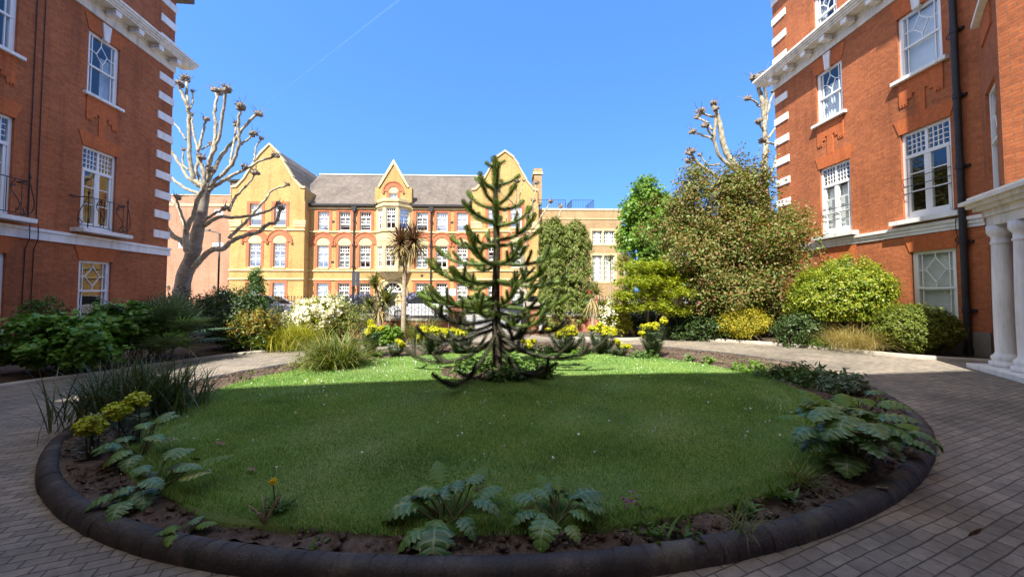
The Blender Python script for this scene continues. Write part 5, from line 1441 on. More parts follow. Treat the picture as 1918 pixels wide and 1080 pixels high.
#        y  n   len  e0   e1 pow sides first-azimuth
whorls = [(312, 4, 20, 12, 40, 1, 0, .2), (350, 5, 46, 8, 60, 1.2, 0, .1), (386, 5, 60, 4, 58, 1.3, 1, .55), (420, 5, 78, 0, 54, 1.4, 2, -.1), (455, 5, 94, -4, 52, 1.5, 3, .35),
          (491, 6, 114, -6, 50, 1.6, 4, 0.0), (529, 6, 128, -8, 48, 1.7, 5, .3), (566, 6, 132, -10, 44, 1.8, 5, -.1), (586, 5, 132, -10, 40, 2.0, 4, .5), (606, 6, 148, -18, 46, 2.3, 4, .05), (632, 6, 184, -35, 36, 1.6, 3, .0)]
for wi, (py, n, lpx, e0, e1, pw, sides, a0) in enumerate(whorls):
    old = py > 600
    for k in range(n):
        azm = a0 + 2 * PI * k / n + rm.normal(0, .16); L = lpx * PXM * rm.uniform(.88, 1.10) * 1.12
        z = zz(py + rm.normal(0, 4)); st = Vector((TB.x - .02, TB.y, z)) + Vector((math.cos(azm), math.sin(azm), 0)) * .03
        P = branch_path(st, azm, L, R(e0 + rm.normal(0, 5)), R(e1 + rm.normal(0, 8)), pw)
        P = [Vector((p.x, p.y, max(p.z, lawn_h(p.x, p.y) + .10))) for p in P]
        vf = [scales(P, .031, rm, .048, 1.4, 23)]
        cores = [P]
        for s_ in range(sides):
            u = .38 + .56 * (s_ + rm.uniform(.1, .9)) / sides; i = min(len(P) - 2, int(u * (len(P) - 1)))
            side = 1 if s_ % 2 else -1; dirn = (P[i + 1] - P[i]).normalized(); ba = math.atan2(dirn.y, dirn.x) + side * rm.uniform(.45, 1.0); be = math.asin(max(-1, min(1, dirn.z)))
            up_ = rm.random() < .6
            q = branch_path(P[i], ba, L * rm.uniform(.14, .27) * (1.2 - .4 * u), be + (.6 if up_ else .05), R(rm.uniform(40, 72)), 1.0, .03, 7)
            vf.append(scales(q, .026, rm, .044, 1.4, 23)); cores.append(q)
        V, F_ = merge(*vf)
        br = np_mesh('branch', V, F_, M['mp_old'] if old else M['mp_leaf'], MPT, offset=(TB.x, TB.y, MZ))
        cm = MB()
        for q in cores: cm.tube(q[::2] if len(q) > 8 else q, [.026 * (1 - .45 * i / len(q[::2] if len(q) > 8 else q)) for i in range(len(q[::2] if len(q) > 8 else q))], 6)
        cm.build('branch_wood', M['mp_bark'], br, offset=(TB.x, TB.y, MZ), smooth=True, uvs=False)
        if not old:      # fresh tips
            tip = P[-4:]; V, F_ = scales(tip, .030, rm, .052, 1.3, 26); np_mesh('branch_tip', V, F_, M['mp_tip'], br, offset=(TB.x, TB.y, MZ))
V, F_ = scales(tc[-5:], .03, rm, .055, 1.6, 32); np_mesh('leading_shoot', V, F_, M['mp_tip'], MPT, offset=(TB.x, TB.y, MZ))

# ---------------------------------------------------------------- pollarded planes
LP = [
    ([(334, 575), (345, 520), (360, 480), (370, 440), (380, 385), (386, 345)], 27, 13, 0, 0, 0),
    ([(358, 490), (343, 454), (324, 442), (310, 420), (296, 385)], 14, 7, 1.0, 0, -.6), ([(350, 470), (349, 432), (358, 411), (370, 377), (382, 352), (383, 329), (377, 307), (376, 297)], 12, 5, 1.0, -.7, -1.2),
    ([(349, 430), (336, 389), (331, 372)], 4, 3.5, .8, -1.0, -1.6), ([(350, 428), (343, 413), (331, 384), (314, 370), (300, 352)], 9, 6, 1, .2, .9),
    ([(362, 500), (377, 484), (396, 468), (415, 466), (432, 454), (454, 442), (483, 435), (500, 420), (517, 415), (526, 392)], 13, 6, 1.0, 0, -.9), ([(430, 446), (440, 435), (464, 411), (485, 387), (500, 370), (507, 358), (536, 347)], 8, 4, .9, 0, .8),
    ([(380, 424), (408, 408), (435, 407), (473, 403), (505, 394), (520, 383)], 9, 4, 1.0, 0, -.6), ([(380, 415), (403, 399), (422, 392)], 6, 5, 1.2, -.5, -1.1), ([(430, 396), (435, 379), (444, 365), (464, 346), (478, 325)], 7, 4, 1.0, .2, .6),
    ([(384, 352), (366, 340), (361, 325), (355, 283), (354, 234), (351, 201), (339, 171), (334, 160)], 12, 5.5, 1.1, 0, -.5), ([(352, 205), (350, 175), (348, 150)], 6, 5, 1.0, -.4, 0), ([(355, 205), (361, 190), (361, 173)], 4, 3, .7, -.3, .3),
    ([(378, 345), (369, 318), (370, 279), (361, 242), (359, 216)], 7, 4, .6, .1, .9), ([(371, 283), (379, 250), (386, 226)], 6, 4.5, .9, .4, .6), ([(376, 280), (394, 271)], 3.5, 3, .8, .4, .4),
    ([(385, 345), (390, 320), (396, 293), (404, 246), (402, 212), (406, 182), (406, 173)], 9, 5, 1.2, 0, .9), ([(388, 335), (392, 303), (408, 263), (418, 210), (422, 180), (425, 170)], 8, 5, 1.2, .1, -.8),
    ([(388, 340), (396, 328), (418, 289), (441, 261), (461, 234), (473, 220), (483, 213)], 9, 5, 1.2, 0, .6), ([(392, 350), (404, 338), (430, 314), (447, 275), (447, 234), (450, 203)], 9, 5, 1.4, -.2, -1.0), ([(448, 273), (462, 263), (474, 253)], 5, 4, 1.1, -.6, -.4),
    ([(392, 356), (416, 340), (453, 320), (483, 303), (515, 293)], 9, 4.5, 1.0, 0, .7), ([(476, 303), (479, 279), (489, 261)], 4, 3, .7, .5, .9), ([(430, 313), (437, 270), (443, 235)], 5, 3.5, .9, -.4, .5),
    ([(384, 352), (372, 348), (353, 332), (331, 299), (312, 271), (300, 255)], 8, 5, .9, 0, .8), ([(349, 262), (331, 236), (314, 218)], 4, 3, .7, -.2, .6), ([(380, 366), (358, 358), (334, 343), (312, 323), (298, 310)], 8, 5, 1, 0, 1.2),
    ([(353, 318), (342, 305), (344, 282)], 4, 3, .6, .2, .5), ([(384, 345), (376, 309), (376, 296)], 6, 5, 1.2, -.5, -.9), ([(388, 340), (393, 320)], 6, 6, 1.2, -.4, -.7), ([(453, 320), (456, 312)], 3, 3, .8, .3, .2)]
tl = pollard('plane_tree', 'tall pollarded plane tree with mottled bark at the corner of the left block', (340, 556), 22.8, LP, seed=3, trunk=1, knob=.32)
for o in tl.children:
    if o.name.startswith('trunk'): o.data.materials[0] = M['plane_trunk']
RP1 = [([(1455, 560), (1448, 450), (1425, 380), (1408, 339), (1380, 314), (1358, 278), (1349, 239), (1341, 211), (1336, 197)], 15, 6, 1.2, 0, 0),
       ([(1410, 345), (1391, 328), (1352, 297), (1338, 264), (1342, 219), (1341, 207)], 9, 5.5, 1.2, .1, -.6), ([(1335, 255), (1322, 237)], 5, 4, 1.0, -.4, -.7), ([(1336, 263), (1318, 254), (1298, 249)], 5.5, 4.5, 1.1, -.3, .4), ([(1339, 219), (1326, 217), (1312, 211)], 5, 4, 1.1, -.3, -.6), ([(1336, 243), (1322, 228), (1308, 221)], 5, 4, 1.2, -.3, .2),
       ([(1425, 380), (1395, 362), (1363, 344), (1324, 319), (1302, 300), (1293, 287)], 9, 5.5, 1.2, 0, -.8), ([(1349, 307), (1327, 309), (1312, 292)], 4, 3, .7, -.1, .3), ([(1310, 311), (1291, 303)], 5, 4, .9, -.4, -.6), ([(1332, 385), (1324, 361), (1320, 343)], 5, 5, 1.3, -.3, -.5)]
pollard('plane_tree', 'leaning pollarded plane tree whose knuckled limbs rise out of the bronze maple', (1455, 550), 22.3, RP1, seed=5, trunk=1, knob=.30)
RP2 = [([(1440, 560), (1437, 420), (1433, 336), (1433, 267), (1431, 211), (1422, 169), (1414, 149)], 12, 5, 1.1, 0, 0), ([(1432, 225), (1436, 183), (1427, 150), (1427, 141)], 7, 5, 1.2, 0, -.5), ([(1434, 230), (1440, 200), (1450, 172)], 6, 4, .9, .1, .5), ([(1423, 200), (1414, 190), (1402, 186)], 5, 4, 1.1, 0, -.3),
       ([(1431, 247), (1425, 235), (1422, 229)], 5, 4, 1.0, 0, -.4), ([(1435, 262), (1450, 245), (1460, 232)], 6, 4, 1, .1, .6), ([(1452, 271), (1440, 268), (1429, 265)], 5, 4, 1.1, -.3, -.8), ([(1437, 336), (1450, 311), (1458, 280)], 7, 4, .9, 0, .4)]
pollard('plane_tree', 'upright pollarded plane tree partly hidden by the corner of the right block', (1440, 550), 22.9, RP2, seed=8, trunk=1, knob=.30)
SP = [([(985, 600), (984, 540), (980, 490), (975, 463)], 8, 6, 0, 0, 0), ([(975, 463), (990, 425), (996, 402), (999, 377)], 4, 2.5, .9, 0, .5), ([(978, 470), (969, 398), (967, 357), (968, 341)], 4, 2.5, 1.2, 0, -.6), ([(978, 478), (992, 439), (1010, 412), (1031, 379)], 4, 2.5, 1.1, 0, .8), ([(980, 440), (992, 400), (1010, 385)], 3, 2, .9, 0, -.5), ([(985, 410), (998, 375), (1005, 344)], 3, 2.2, 1.1, .2, .6), ([(969, 390), (975, 360), (980, 340)], 2.5, 2, .9, -.2, .2), ([(971, 410), (961, 380), (950, 372), (934, 358)], 3, 2, .9, 0, -.7), ([(975, 463), (955, 430), (945, 395)], 3.5, 2, .9, 0, .7), ([(984, 500), (1020, 470), (1046, 410), (1050, 388)], 4, 2.4, 1.1, 0, .9)]
pollard('plane_tree', 'small thin pollarded street tree in front of the right hand school gable', (985, 550), 24, SP, seed=12, trunk=1, knob=.24)
# ================================================================ planting
def G(px, py): return gnd(px, py)
# --- left border
b = G(62, 716); shrub('hydrangea_bush', 'broad leafy green bush at the left edge of the drive', Vector((b.x - .25, b.y + .75, 0)), [(-.1, .0, .62, .78, .6, .5), (.45, -.1, .55, .55, .5, .45), (-.8, .1, .65, .7, .6, .5), (.1, .1, .95, .5, .45, .2)], 'hyd', 3600, .125, .62, 31, stems=14, sr=.01, clus=420, sigma=.05, up=.9, rnd=.45, out=.5, zmin=.12)
b = G(205, 694); shrub('hydrangea_bush', 'leafy green bush with bare tan stems showing beneath, under the ground floor window', Vector((b.x - .25, b.y + .7, 0)), [(-.15, .0, 1.02, .62, .5, .36), (.35, -.05, .88, .5, .45, .36), (-.5, .1, .85, .45, .4, .38), (.72, .1, .6, .35, .35, .4)], 'hyd', 2900, .12, .62, 32, stems=26, sr=.009, stemmat='tanstem' if 'tanstem' in M else 'drystem', clus=360, sigma=.05, up=.9, rnd=.45, out=.5, zmin=.45)
b = at(75, 590, 9.9); shrub('evergreen_shrub', 'small dull dark shrub against the left brick wall', Vector((b.x, b.y, 0)), [(0, 0, 1.05, .62, .35, .50), (.3, -.1, .75, .4, .3, .45)], 'midgreen', 1700, .06, .5, 33, up=.5, clus=200, sigma=.06)
b = at(300, 620, 9.4)
def fan_palm(name, label, base, nf, seed, R_=.62, h=.55):
    r_ = np.random.default_rng(seed); t = thing(name, label, 'palm', (base.x, base.y, 0)); pm = MB()
    for k in range(nf):
        azm = r_.uniform(0, 2 * PI); el = R(r_.uniform(5, 80)); ln = r_.uniform(.5, .95) * h * 1.6
        s = Vector((base.x + r_.normal(0, .12), base.y + r_.normal(0, .12), r_.uniform(.1, .45))); d = Vector((math.cos(azm) * math.cos(el), math.sin(azm) * math.cos(el), math.sin(el)))
        e = s + d * ln; pm.tube([s, s.lerp(e, .5) + Vector((0, 0, .03)), e], [.012, .010, .007], 5, False)
        nl = 26; an = np.linspace(-2.2, 2.2, nl) + r_.normal(0, .03, nl)
        D = np.array(d); side = unit(np.cross(D, [0, 0, 1.0])[None])[0]; up_ = np.cross(side, D)
        tilt = r_.uniform(-.2, .5); fd = unit((D * math.cos(tilt) - up_ * math.sin(tilt))[None])[0]
        dirs = np.cos(an)[:, None] * fd + np.sin(an)[:, None] * side; nrm = np.cross(side, fd)
        L = R_ * (1 - .25 * (np.abs(an) / 2.2) ** 2) * r_.uniform(.85, 1.05, nl)
        lat = np.cross(nrm, dirs); E = np.array(e)
        V = []; F_ = []
        for i in range(nl):
            w_ = .016; i0 = len(V)
            for u, ww in ((0.0, .25), (.35, 1.0), (.7, .7), (1.0, .08)):
                c = E + dirs[i] * L[i] * u - np.array([0, 0, 1]) * .12 * u * u * L[i]
                V += [c - lat[i] * w_ * ww, c + nrm * .006 * ww, c + lat[i] * w_ * ww]
            for q in range(3):
                for cc in (0, 1): F_.append((i0 + q * 3 + cc, i0 + q * 3 + cc + 1, i0 + q * 3 + cc + 4, i0 + q * 3 + cc + 3))
        np_mesh('fan_leaf', np.array(V), np.array(F_), M['fan'], t, offset=(base.x, base.y, 0))
    pm.build('leaf_stalks', M['stalk'], t, offset=(base.x, base.y, 0), smooth=True, uvs=False)
    return t
fan_palm('fan_palm', 'low dark fan palm between the leafy bushes and the dark mounded shrub', Vector((b.x, b.y, 0)), 44, 41, .66, .74)
b = G(395, 668); shrub('evergreen_shrub', 'large dark mounded evergreen shrub beside the fan palm under the plane tree', Vector((b.x - .1, b.y + 1.2, 0)), [(-.2, .1, 1.0, .95, .75, .72), (.1, .0, .62, .85, .6, .58), (-.6, .2, .65, .7, .6, .6)], 'darkgreen', 5200, .075, .4, 34, clus=420, sigma=.07, up=.6, stems=10)
b = G(465, 662); shrub('nandina_shrub', 'shrub with orange and yellow young leaves on top beside the dark mound', Vector((b.x, b.y + .3, 0)), [(0, 0, .90, .52, .42, .24), (-.2, -.1, .72, .42, .4, .25), (.15, -.1, .7, .4, .35, .25)], 'orange', 2000, .06, .45, 35, clus=170, sigma=.05, up=.8, zmin=.45, stems=3)
shrub('evergreen_shrub', 'dark green leafy shrub under the orange tipped one', Vector((b.x + .02, b.y + .45, 0)), [(0, 0, .36, .52, .45, .34), (-.5, .1, .36, .45, .45, .34)], 'midgreen', 2000, .08, .45, 36, clus=220, sigma=.06, stems=8)
b = at(479, 600, 12.0); shrub('conifer', 'narrow upright dark green conifer by the low brick wall on the left', Vector((b.x, b.y, 0)), [(0, 0, .7, .34, .34, .75), (.0, 0, 1.5, .30, .30, .62), (-.05, 0, 2.05, .2, .2, .4)], 'midgreen', 4200, .06, .4, 37, clus=420, sigma=.05, cat='tree', up=1.0, stems=4)
b = at(438, 590, 12.9); shrub('variegated_shrub', 'pale variegated shrub left of the narrow conifer', Vector((b.x, b.y, 0)), [(-.1, 0, 1.25, .36, .35, .45), (.1, 0, .9, .36, .35, .5), (-.4, .1, 1.4, .36, .35, .35)], 'varieg' if 'varieg' in M else 'clipped', 1700, .06, .45, 38, clus=170, sigma=.07, stems=9)
b = at(345, 600, 12.8); shrub('evergreen_shrub', 'dark bush at the foot of the big plane tree', Vector((b.x, b.y, 0)), [(0, 0, .9, .9, .6, .8), (.9, .2, 1.0, .9, .6, .8)], 'darkgreen', 2600, .08, .42, 39, clus=240, sigma=.09, stems=6)
b = G(520, 663); grass_clump('golden_grass', 'golden green arching grass mound beside the low brick wall', Vector((b.x - .05, b.y + .75, 0)), 'goldgrass' if 'goldgrass' in M else 'sedge', 900, 1.05, .014, 42, .28, (55, 88), (.8, 2.2))
b = G(588, 648); t = shrub('choisya_bush', 'rounded bush covered in white blossom and yellow leaves by the low brick wall', Vector((b.x, b.y + .4, 0)), [(0, 0, .85, .78, .62, .52), (.3, -.05, 1.1, .5, .45, .36), (-.45, 0, 1.0, .4, .4, .34), (.1, -.1, .5, .45, .4, .4)], 'choisya', 2600, .085, .5, 43, clus=260, sigma=.06, up=.6)
V, F_ = leaf_cloud([(b.x, b.y + .38, .88, .84, .68, .56), (b.x + .3, b.y + .33, 1.12, .54, .5, .4), (b.x - .45, b.y + .4, 1.02, .45, .44, .38)], 3400, .055, .8, 44, clus=300, sigma=.045, shell=.9, up=.5)
np_mesh('blossom', V, F_, M['blossom'], t, offset=(b.x, b.y + .4, 0))
b = at(655, 610, 12.6); shrub('olive_shrub', 'loose olive green shrub between the white blossom and the spiky cordyline', Vector((b.x, b.y, 0)), [(0, 0, .7, .55, .45, .5), (.35, -.1, .8, .4, .4, .45), (-.3, -.2, .55, .4, .4, .4)], 'sedge', 2000, .075, .3, 45, clus=200, sigma=.08)
b = at(735, 640, 12.3); shrub('leafy_perennial', 'fresh bright green leafy clump at the foot of the tall cordyline', Vector((b.x - .1, b.y, 0)), [(0, 0, .3, .4, .3, .32), (-.3, 0, .26, .3, .3, .28)], 'brightgreen', 600, .10, .6, 46, clus=90, sigma=.05, stems=4, cat='plant', up=.9)
b = at(790, 640, 12.6); grass_clump('sedge_clump', 'tall yellow green sedge to the right of the tall cordyline stem', Vector((b.x, b.y, 0)), 'sedge', 420, 1.0, .018, 47, .2, (60, 88), (.6, 1.8))

def sword_head(parent, name, c, n, Ln, Wd, mat_, seed, el=(-50, 88), bend=(.3, 1.3), off=(0, 0, 0)):
    r_ = np.random.default_rng(seed)
    Pb = np.tile(np.array(c, float), (n, 1)) + r_.normal(0, .035, (n, 3)); az_ = r_.uniform(0, 2 * PI, n)
    e = R(1) * (el[0] + (el[1] - el[0]) * r_.random(n) ** .8)
    V, F_ = strip_blades(Pb, az_, e, r_.uniform(bend[0], bend[1], n), Ln * r_.uniform(.7, 1.1, n), Wd * r_.uniform(.8, 1.15, n), 5)
    V[:, 2] = np.maximum(V[:, 2], .05)
    return np_mesh(name, V, F_, M[mat_], parent, offset=off)
def cordyline(name, label, stems, heads, base, seed, group='cordylines'):
    """stems: list of (points, r0, r1); heads: (point, n, len, width, mat, el, bend)"""
    t = thing(name, label, 'palm', (base.x, base.y, 0), group=group); off = (base.x, base.y, 0)
    for P, r0, r1 in stems:
        C = catmull(P, 6); m_ = MB(); m_.tube(C, [r0 + (r1 - r0) * i / (len(C) - 1) for i in range(len(C))], 9); m_.build('trunk', M['palmtrunk'], t, offset=off, smooth=True, uvs=False)
    for i, (c, n, ln, wd, mt, el, bd) in enumerate(heads): sword_head(t, 'leaf_head', c, n, ln, wd, mt, seed + i, el, bd, off)
    return t
Y = 12.6; bb = at(755, 640, Y); bb.z = 0
cordyline('cordyline', 'tall slender cordyline with two bronze red heads over drooping tan leaves', [([Vector((bb.x, Y, 0)), at(757, 560, Y), at(759, 500, Y), at(768, 455, Y)], .085, .05), ([at(759, 505, Y), at(752, 480, Y), at(750, 458, Y)], .05, .04)],
          [(at(750, 452, Y), 170, .76, .036, 'cordred', (-55, 88), (.2, .8)), (at(775, 450, Y), 170, .74, .036, 'cordred', (-55, 88), (.2, .8)), (at(750, 460, Y), 110, .82, .036, 'cordtan', (-75, 0), (.4, 1.0)), (at(775, 458, Y), 110, .84, .036, 'cordtan', (-75, 0), (.4, 1.0))], bb, 50)
Y = 13.4; bb = at(708, 610, Y); bb.z = 0
cordyline('cordyline', 'stout bushy green cordyline with spiky crown and dark trunk in front of the school door', [([Vector((bb.x, Y, 0)), at(712, 575, Y)], .11, .09), ([at(712, 575, Y), at(703, 535, Y)], .07, .05)],
          [(at(703, 535, Y), 110, .55, .042, 'cord', (-20, 88), (.2, .7)), (at(722, 565, Y), 150, .72, .045, 'cord', (-45, 80), (.3, .9)), (at(692, 570, Y), 90, .62, .042, 'cord', (-50, 70), (.3, .9)), (at(712, 580, Y), 80, .7, .04, 'cordtan', (-80, -10), (.3, .9))], bb, 54)
Y = 13.9; bb = at(1112, 630, Y); bb.z = 0
cordyline('cordyline', 'small green cordyline with tan hanging leaves beside the yew', [([Vector((bb.x, Y, 0)), at(1110, 600, Y), at(1113, 560, Y)], .06, .05)],
          [(at(1116, 548, Y), 110, .50, .036, 'cord', (-30, 88), (.2, .9)), (at(1110, 560, Y), 60, .75, .034, 'cordtan', (-85, -40), (.1, .4))], bb, 60)
Y = 15.2; bb = at(1141, 600, Y); bb.z = 0
cordyline('cordyline', 'thin stemmed small cordyline in front of the annex windows', [([Vector((bb.x, Y, 0)), at(1144, 540, Y), at(1143, 492, Y)], .035, .025)], [(at(1143, 488, Y), 46, .34, .026, 'cord', (-40, 88), (.3, 1.0))], bb, 64)
Y = 15.0; bb = at(1172, 600, Y); bb.z = 0
cordyline('cordyline', 'spiky yellowish cordyline head showing above the lime maple', [([Vector((bb.x, Y, 0)), at(1170, 495, Y)], .06, .05)], [(at(1170, 490, Y), 80, .48, .03, 'cordtan', (-35, 88), (.3, 1.0)), (at(1170, 490, Y), 40, .45, .03, 'cord', (0, 88), (.3, .8))], bb, 67)
Y = 14.4; bb = at(1190, 636, Y); bb.z = 0
cordyline('cordyline', 'cordyline with a leaning tan trunk and hanging dark skirt under the lime maple', [([Vector((bb.x, Y, 0)), at(1180, 610, Y), at(1172, 575, Y), at(1170, 545, Y)], .055, .05)], [(at(1170, 545, Y), 120, .72, .032, 'cord', (-85, 30), (.2, .7))], bb, 70)

# --- right border
b = at(1145, 640, 14.2); t = shrub('choisya_bush', 'yellow leaved bush dotted with white blossom between two cordylines', Vector((b.x, b.y, 0)), [(0, 0, .75, .55, .45, .5), (-.15, 0, 1.05, .38, .35, .3), (.3, -.1, .6, .4, .35, .4)], 'choisya', 2000, .085, .5, 71, clus=200, sigma=.06, up=.6)
V, F_ = leaf_cloud([(b.x - .1, b.y - .02, .85, .56, .48, .5)], 520, .055, .8, 72, clus=60, sigma=.05, shell=.85); np_mesh('blossom', V, F_, M['blossom'], t, offset=(b.x, b.y, 0))
def tree(name, label, base, blobs, leafmat, n, L, W, seed, stems, group=None, bark='twig', **kw):
    """stems: list of (points, r0, r1)"""
    t = thing(name, label, 'tree', (base.x, base.y, 0), group=group); off = (base.x, base.y, 0)
    tm = MB(); r_ = np.random.default_rng(seed + 7)
    for P, r0, r1 in stems:
        C = catmull(P, 5); tm.tube(C, [r0 + (r1 - r0) * i / (len(C) - 1) for i in range(len(C))], 8)
        twigs(tm, tuple(C[-1]), blobs, 9, r1 * .7, r_, .2, .02, .85)
    tm.build('trunk', M[bark], t, offset=off, smooth=True, uvs=False)
    V, F_ = leaf_cloud(blobs, n, L, W, seed, **kw); np_mesh('crown', V, F_, M[leafmat], t, offset=off); return t
Y = 13.9; b = at(1215, 640, Y); b.z = 0
bl = [(*at(1218, 500, Y), 1.0, .8, .20), (*at(1205, 528, Y - .2), 1.25, .9, .20), (*at(1180, 552, Y - .2), .8, .7, .16), (*at(1250, 548, Y - .3), .95, .7, .18), (*at(1215, 572, Y - .3), 1.0, .7, .16), (*at(1262, 580, Y - .4), .6, .5, .15), (*at(1230, 515, Y + .4), 1.1, .8, .25), (*at(1168, 578, Y - .2), .45, .4, .12)]
tree('lime_maple', 'low tiered lime green maple at the start of the right border', b, bl, 'limegreen', 9500, .085, .42, 73, [([b, at(1213, 600, Y), at(1218, 540, Y)], .05, .03), ([b + Vector((.15, 0, 0)), at(1228, 600, Y), at(1245, 555, Y)], .04, .025)], clus=620, sigma=.07, up=1.2, rnd=.4, out=.3, lump=.2, shell=.35, zmin=.75)
Y = 14.8; b = at(1350, 640, Y); b.z = 0
bl = [(*at(1335, 440, Y), 1.7, 1.5, 1.35), (*at(1395, 420, Y), 1.5, 1.4, 1.3), (*at(1300, 500, Y - .4), 1.3, 1.2, 1.0), (*at(1410, 500, Y - .4), 1.6, 1.2, 1.1), (*at(1350, 545, Y - .5), 1.7, 1.2, .9), (*at(1285, 400, Y), 1.0, .9, 1.1), (*at(1365, 360, Y), 1.0, .9, .9), (*at(1450, 455, Y), 1.0, 1.0, 1.2), (*at(1430, 560, Y - .3), 1.0, .9, .7), (*at(1295, 345, Y + .2), .5, .5, .6), (*at(1400, 345, Y), .9, .8, .8), (*at(1470, 415, Y), .5, .5, .6)]
tree('bronze_maple', 'large bushy bronze and green leaved maple filling the right border', b, bl, 'bronze', 46000, .095, .45, 74, [([b, at(1345, 590, Y), at(1340, 520, Y), at(1335, 450, Y)], .12, .06), ([b + Vector((.2, .1, 0)), at(1372, 580, Y), at(1395, 500, Y), at(1400, 430, Y)], .10, .05), ([b + Vector((-.2, .1, 0)), at(1320, 580, Y), at(1295, 500, Y)], .08, .04)], clus=1300, sigma=.17, up=.7, rnd=.55, out=.6, lump=.36, shell=.3, zmin=.5)
Y = 31; b = at(1205, 560, Y); b.z = 0
bl = [(*at(1207, 365, Y), 1.1, 1.2, 1.2), (*at(1190, 395, Y), 1.2, 1.3, 1.1), (*at(1230, 390, Y), 1.5, 1.4, 1.3), (*at(1185, 440, Y), 1.0, 1.3, 1.2), (*at(1215, 440, Y), 2.0, 1.8, 1.8), (*at(1215, 500, Y), 1.9, 1.7, 1.6), (*at(1250, 420, Y), 1.6, 1.5, 1.6)]
tree('street_tree', 'fresh green leafy tree across the road behind the bronze maple', b, bl, 'brightgreen', 9000, .24, .6, 75, [([b, at(1205, 500, Y), at(1205, 430, Y)], .2, .12)], clus=520, sigma=.22, up=.6, shell=.35)
Y = 17.0
for i, (xc, top, rx) in enumerate(((1036, 405, .62), (1078, 410, .78))):
    b = at(xc, 620, Y + .2 * i); b.z = 0; h = at(xc, top, Y).z
    shrub('irish_yew', ['slimmer left one of two tall dark columnar yews by the gate', 'broader right one of two tall dark columnar yews by the gate'][i], b, [(0, 0, h * .22, rx, rx, h * .26), (0, 0, h * .42, rx, rx, h * .26), (0, 0, h * .62, rx, rx * .95, h * .25), (.1 * (1 - 2 * i), 0, h * .80, rx * .88, rx * .8, h * .17), (rx * .45, .05, h * .76, rx * .5, rx * .5, h * .18), (-rx * .45, -.05, h * .79, rx * .5, rx * .5, h * .19), (rx * .1, 0, h * .90, rx * .5, rx * .5, h * .10)], 'yew', 24000, .065, .34, 76 + i, cat='tree', group='columnar yews by the gate', stems=5, sr=.03, clus=1500, sigma=.045, up=.5, rnd=.45, out=1.0, shell=.7, lump=.12, droop=(0, 0, 1.2))
b = at(1330, 625, 13.6); shrub('evergreen_shrub', 'dark green low undergrowth shrub beneath the bronze maple', Vector((b.x, b.y, 0)), [(0, 0, .38, 1.0, .5, .4), (-.9, .2, .3, .7, .4, .35), (.6, -.1, .3, .5, .4, .3)], 'darkgreen', 2300, .09, .5, 80, clus=220, sigma=.07, up=.8)
b = G(1425, 645); shrub('golden_bush', 'golden yellow mounded bush in front of the bronze maple', Vector((b.x - .05, b.y + .7, 0)), [(0, 0, .62, .80, .6, .48), (-.45, -.1, .5, .5, .5, .4), (.3, .1, .78, .5, .45, .34)], 'gold', 5200, .055, .4, 81, clus=420, sigma=.06, up=.7, stems=14, zmin=.15)
b = at(1480, 615, 12.0); shrub('evergreen_shrub', 'dark green bush between the golden mound and the round topiary', Vector((b.x + .1, b.y, 0)), [(0, 0, .55, .5, .5, .5), (.5, .2, .5, .5, .4, .5)], 'darkgreen', 1900, .07, .45, 82, clus=180, sigma=.07)
Y = 12.2; b = at(1563, 646, Y); b.z = 0; c1 = at(1580, 553, Y)
tree('topiary_tree', 'round headed clipped yellow green privet on bare twisted stems', b, [(c1.x - .1, Y, c1.z - .05, 1.30, 1.12, 1.05), (c1.x + .22, Y, c1.z + .12, 1.08, 1.0, .98), (c1.x - .42, Y, c1.z - .1, .88, .88, .85), (c1.x - .3, Y - .1, c1.z - .75, .75, .6, .35)], 'topiary', 26000, .062, .5, 83, [([b, at(1556, 620, Y), at(1566, 598, Y), at(1552, 575, Y)], .05, .035), ([b + Vector((.08, .05, 0)), at(1575, 622, Y), at(1596, 600, Y), at(1610, 575, Y)], .045, .03), ([b + Vector((-.05, .1, 0)), at(1548, 615, Y), at(1540, 585, Y)], .035, .025)], bark='drystem', clus=1100, sigma=.07, up=.6, rnd=.5, out=.8, shell=.72, lump=.07, zmin=.8)
b = G(1618, 662); grass_clump('tan_grass', 'tan and golden feathery grass between the round topiary and the clipped bush', Vector((b.x, b.y + .35, 0)), 'tangrass', 900, 1.05, .007, 84, .22, (40, 85), (.8, 2.2))
b = G(1715, 672); shrub('clipped_bush', 'tightly clipped round bush in front of the right ground floor window', Vector((at(1716, 600, b.y + .85).x, b.y + .85, 0)), [(.0, 0, .70, .90, .78, .64), (-.2, -.1, .62, .65, .65, .55)], 'clipped', 14000, .05, .5, 85, clus=900, sigma=.045, up=.4, rnd=.5, out=1.0, shell=.8, lump=.05, stems=6)
b = at(1545, 648, 11.3); 
for i, (px_, py_) in enumerate(((1522, 651), (1550, 655), (1480, 648))):
    b = G(px_, py_); grass_clump('iris_clump', ['strappy green leaves at the kerb under the round topiary', 'pale strappy leaves beside the tan grass', 'low strappy leaves at the kerb in front of the dark bush'][i], Vector((b.x, b.y + .15, 0)), 'weed', 70, .42, .035, 86 + i, .16, (20, 75), (.5, 1.4), cat='plant')
for i, (px_, py_) in enumerate(((1262, 632), (1300, 634), (1350, 637), (1385, 640))):
    b = G(px_, py_); shrub('low_perennial', ['low leafy green plant at the kerb by the lime maple', 'second low green plant along the kerb from the lime maple', 'low green plant at the kerb under the bronze maple', 'low green plant at the kerb beside the golden mound'][i], Vector((b.x, b.y + .2, 0)), [(0, 0, .14, .35, .22, .16)], ['midgreen', 'weed', 'midgreen', 'brightgreen'][i], 260, .08, .5, 90 + i, cat='plant', stems=0, clus=50, up=.8)

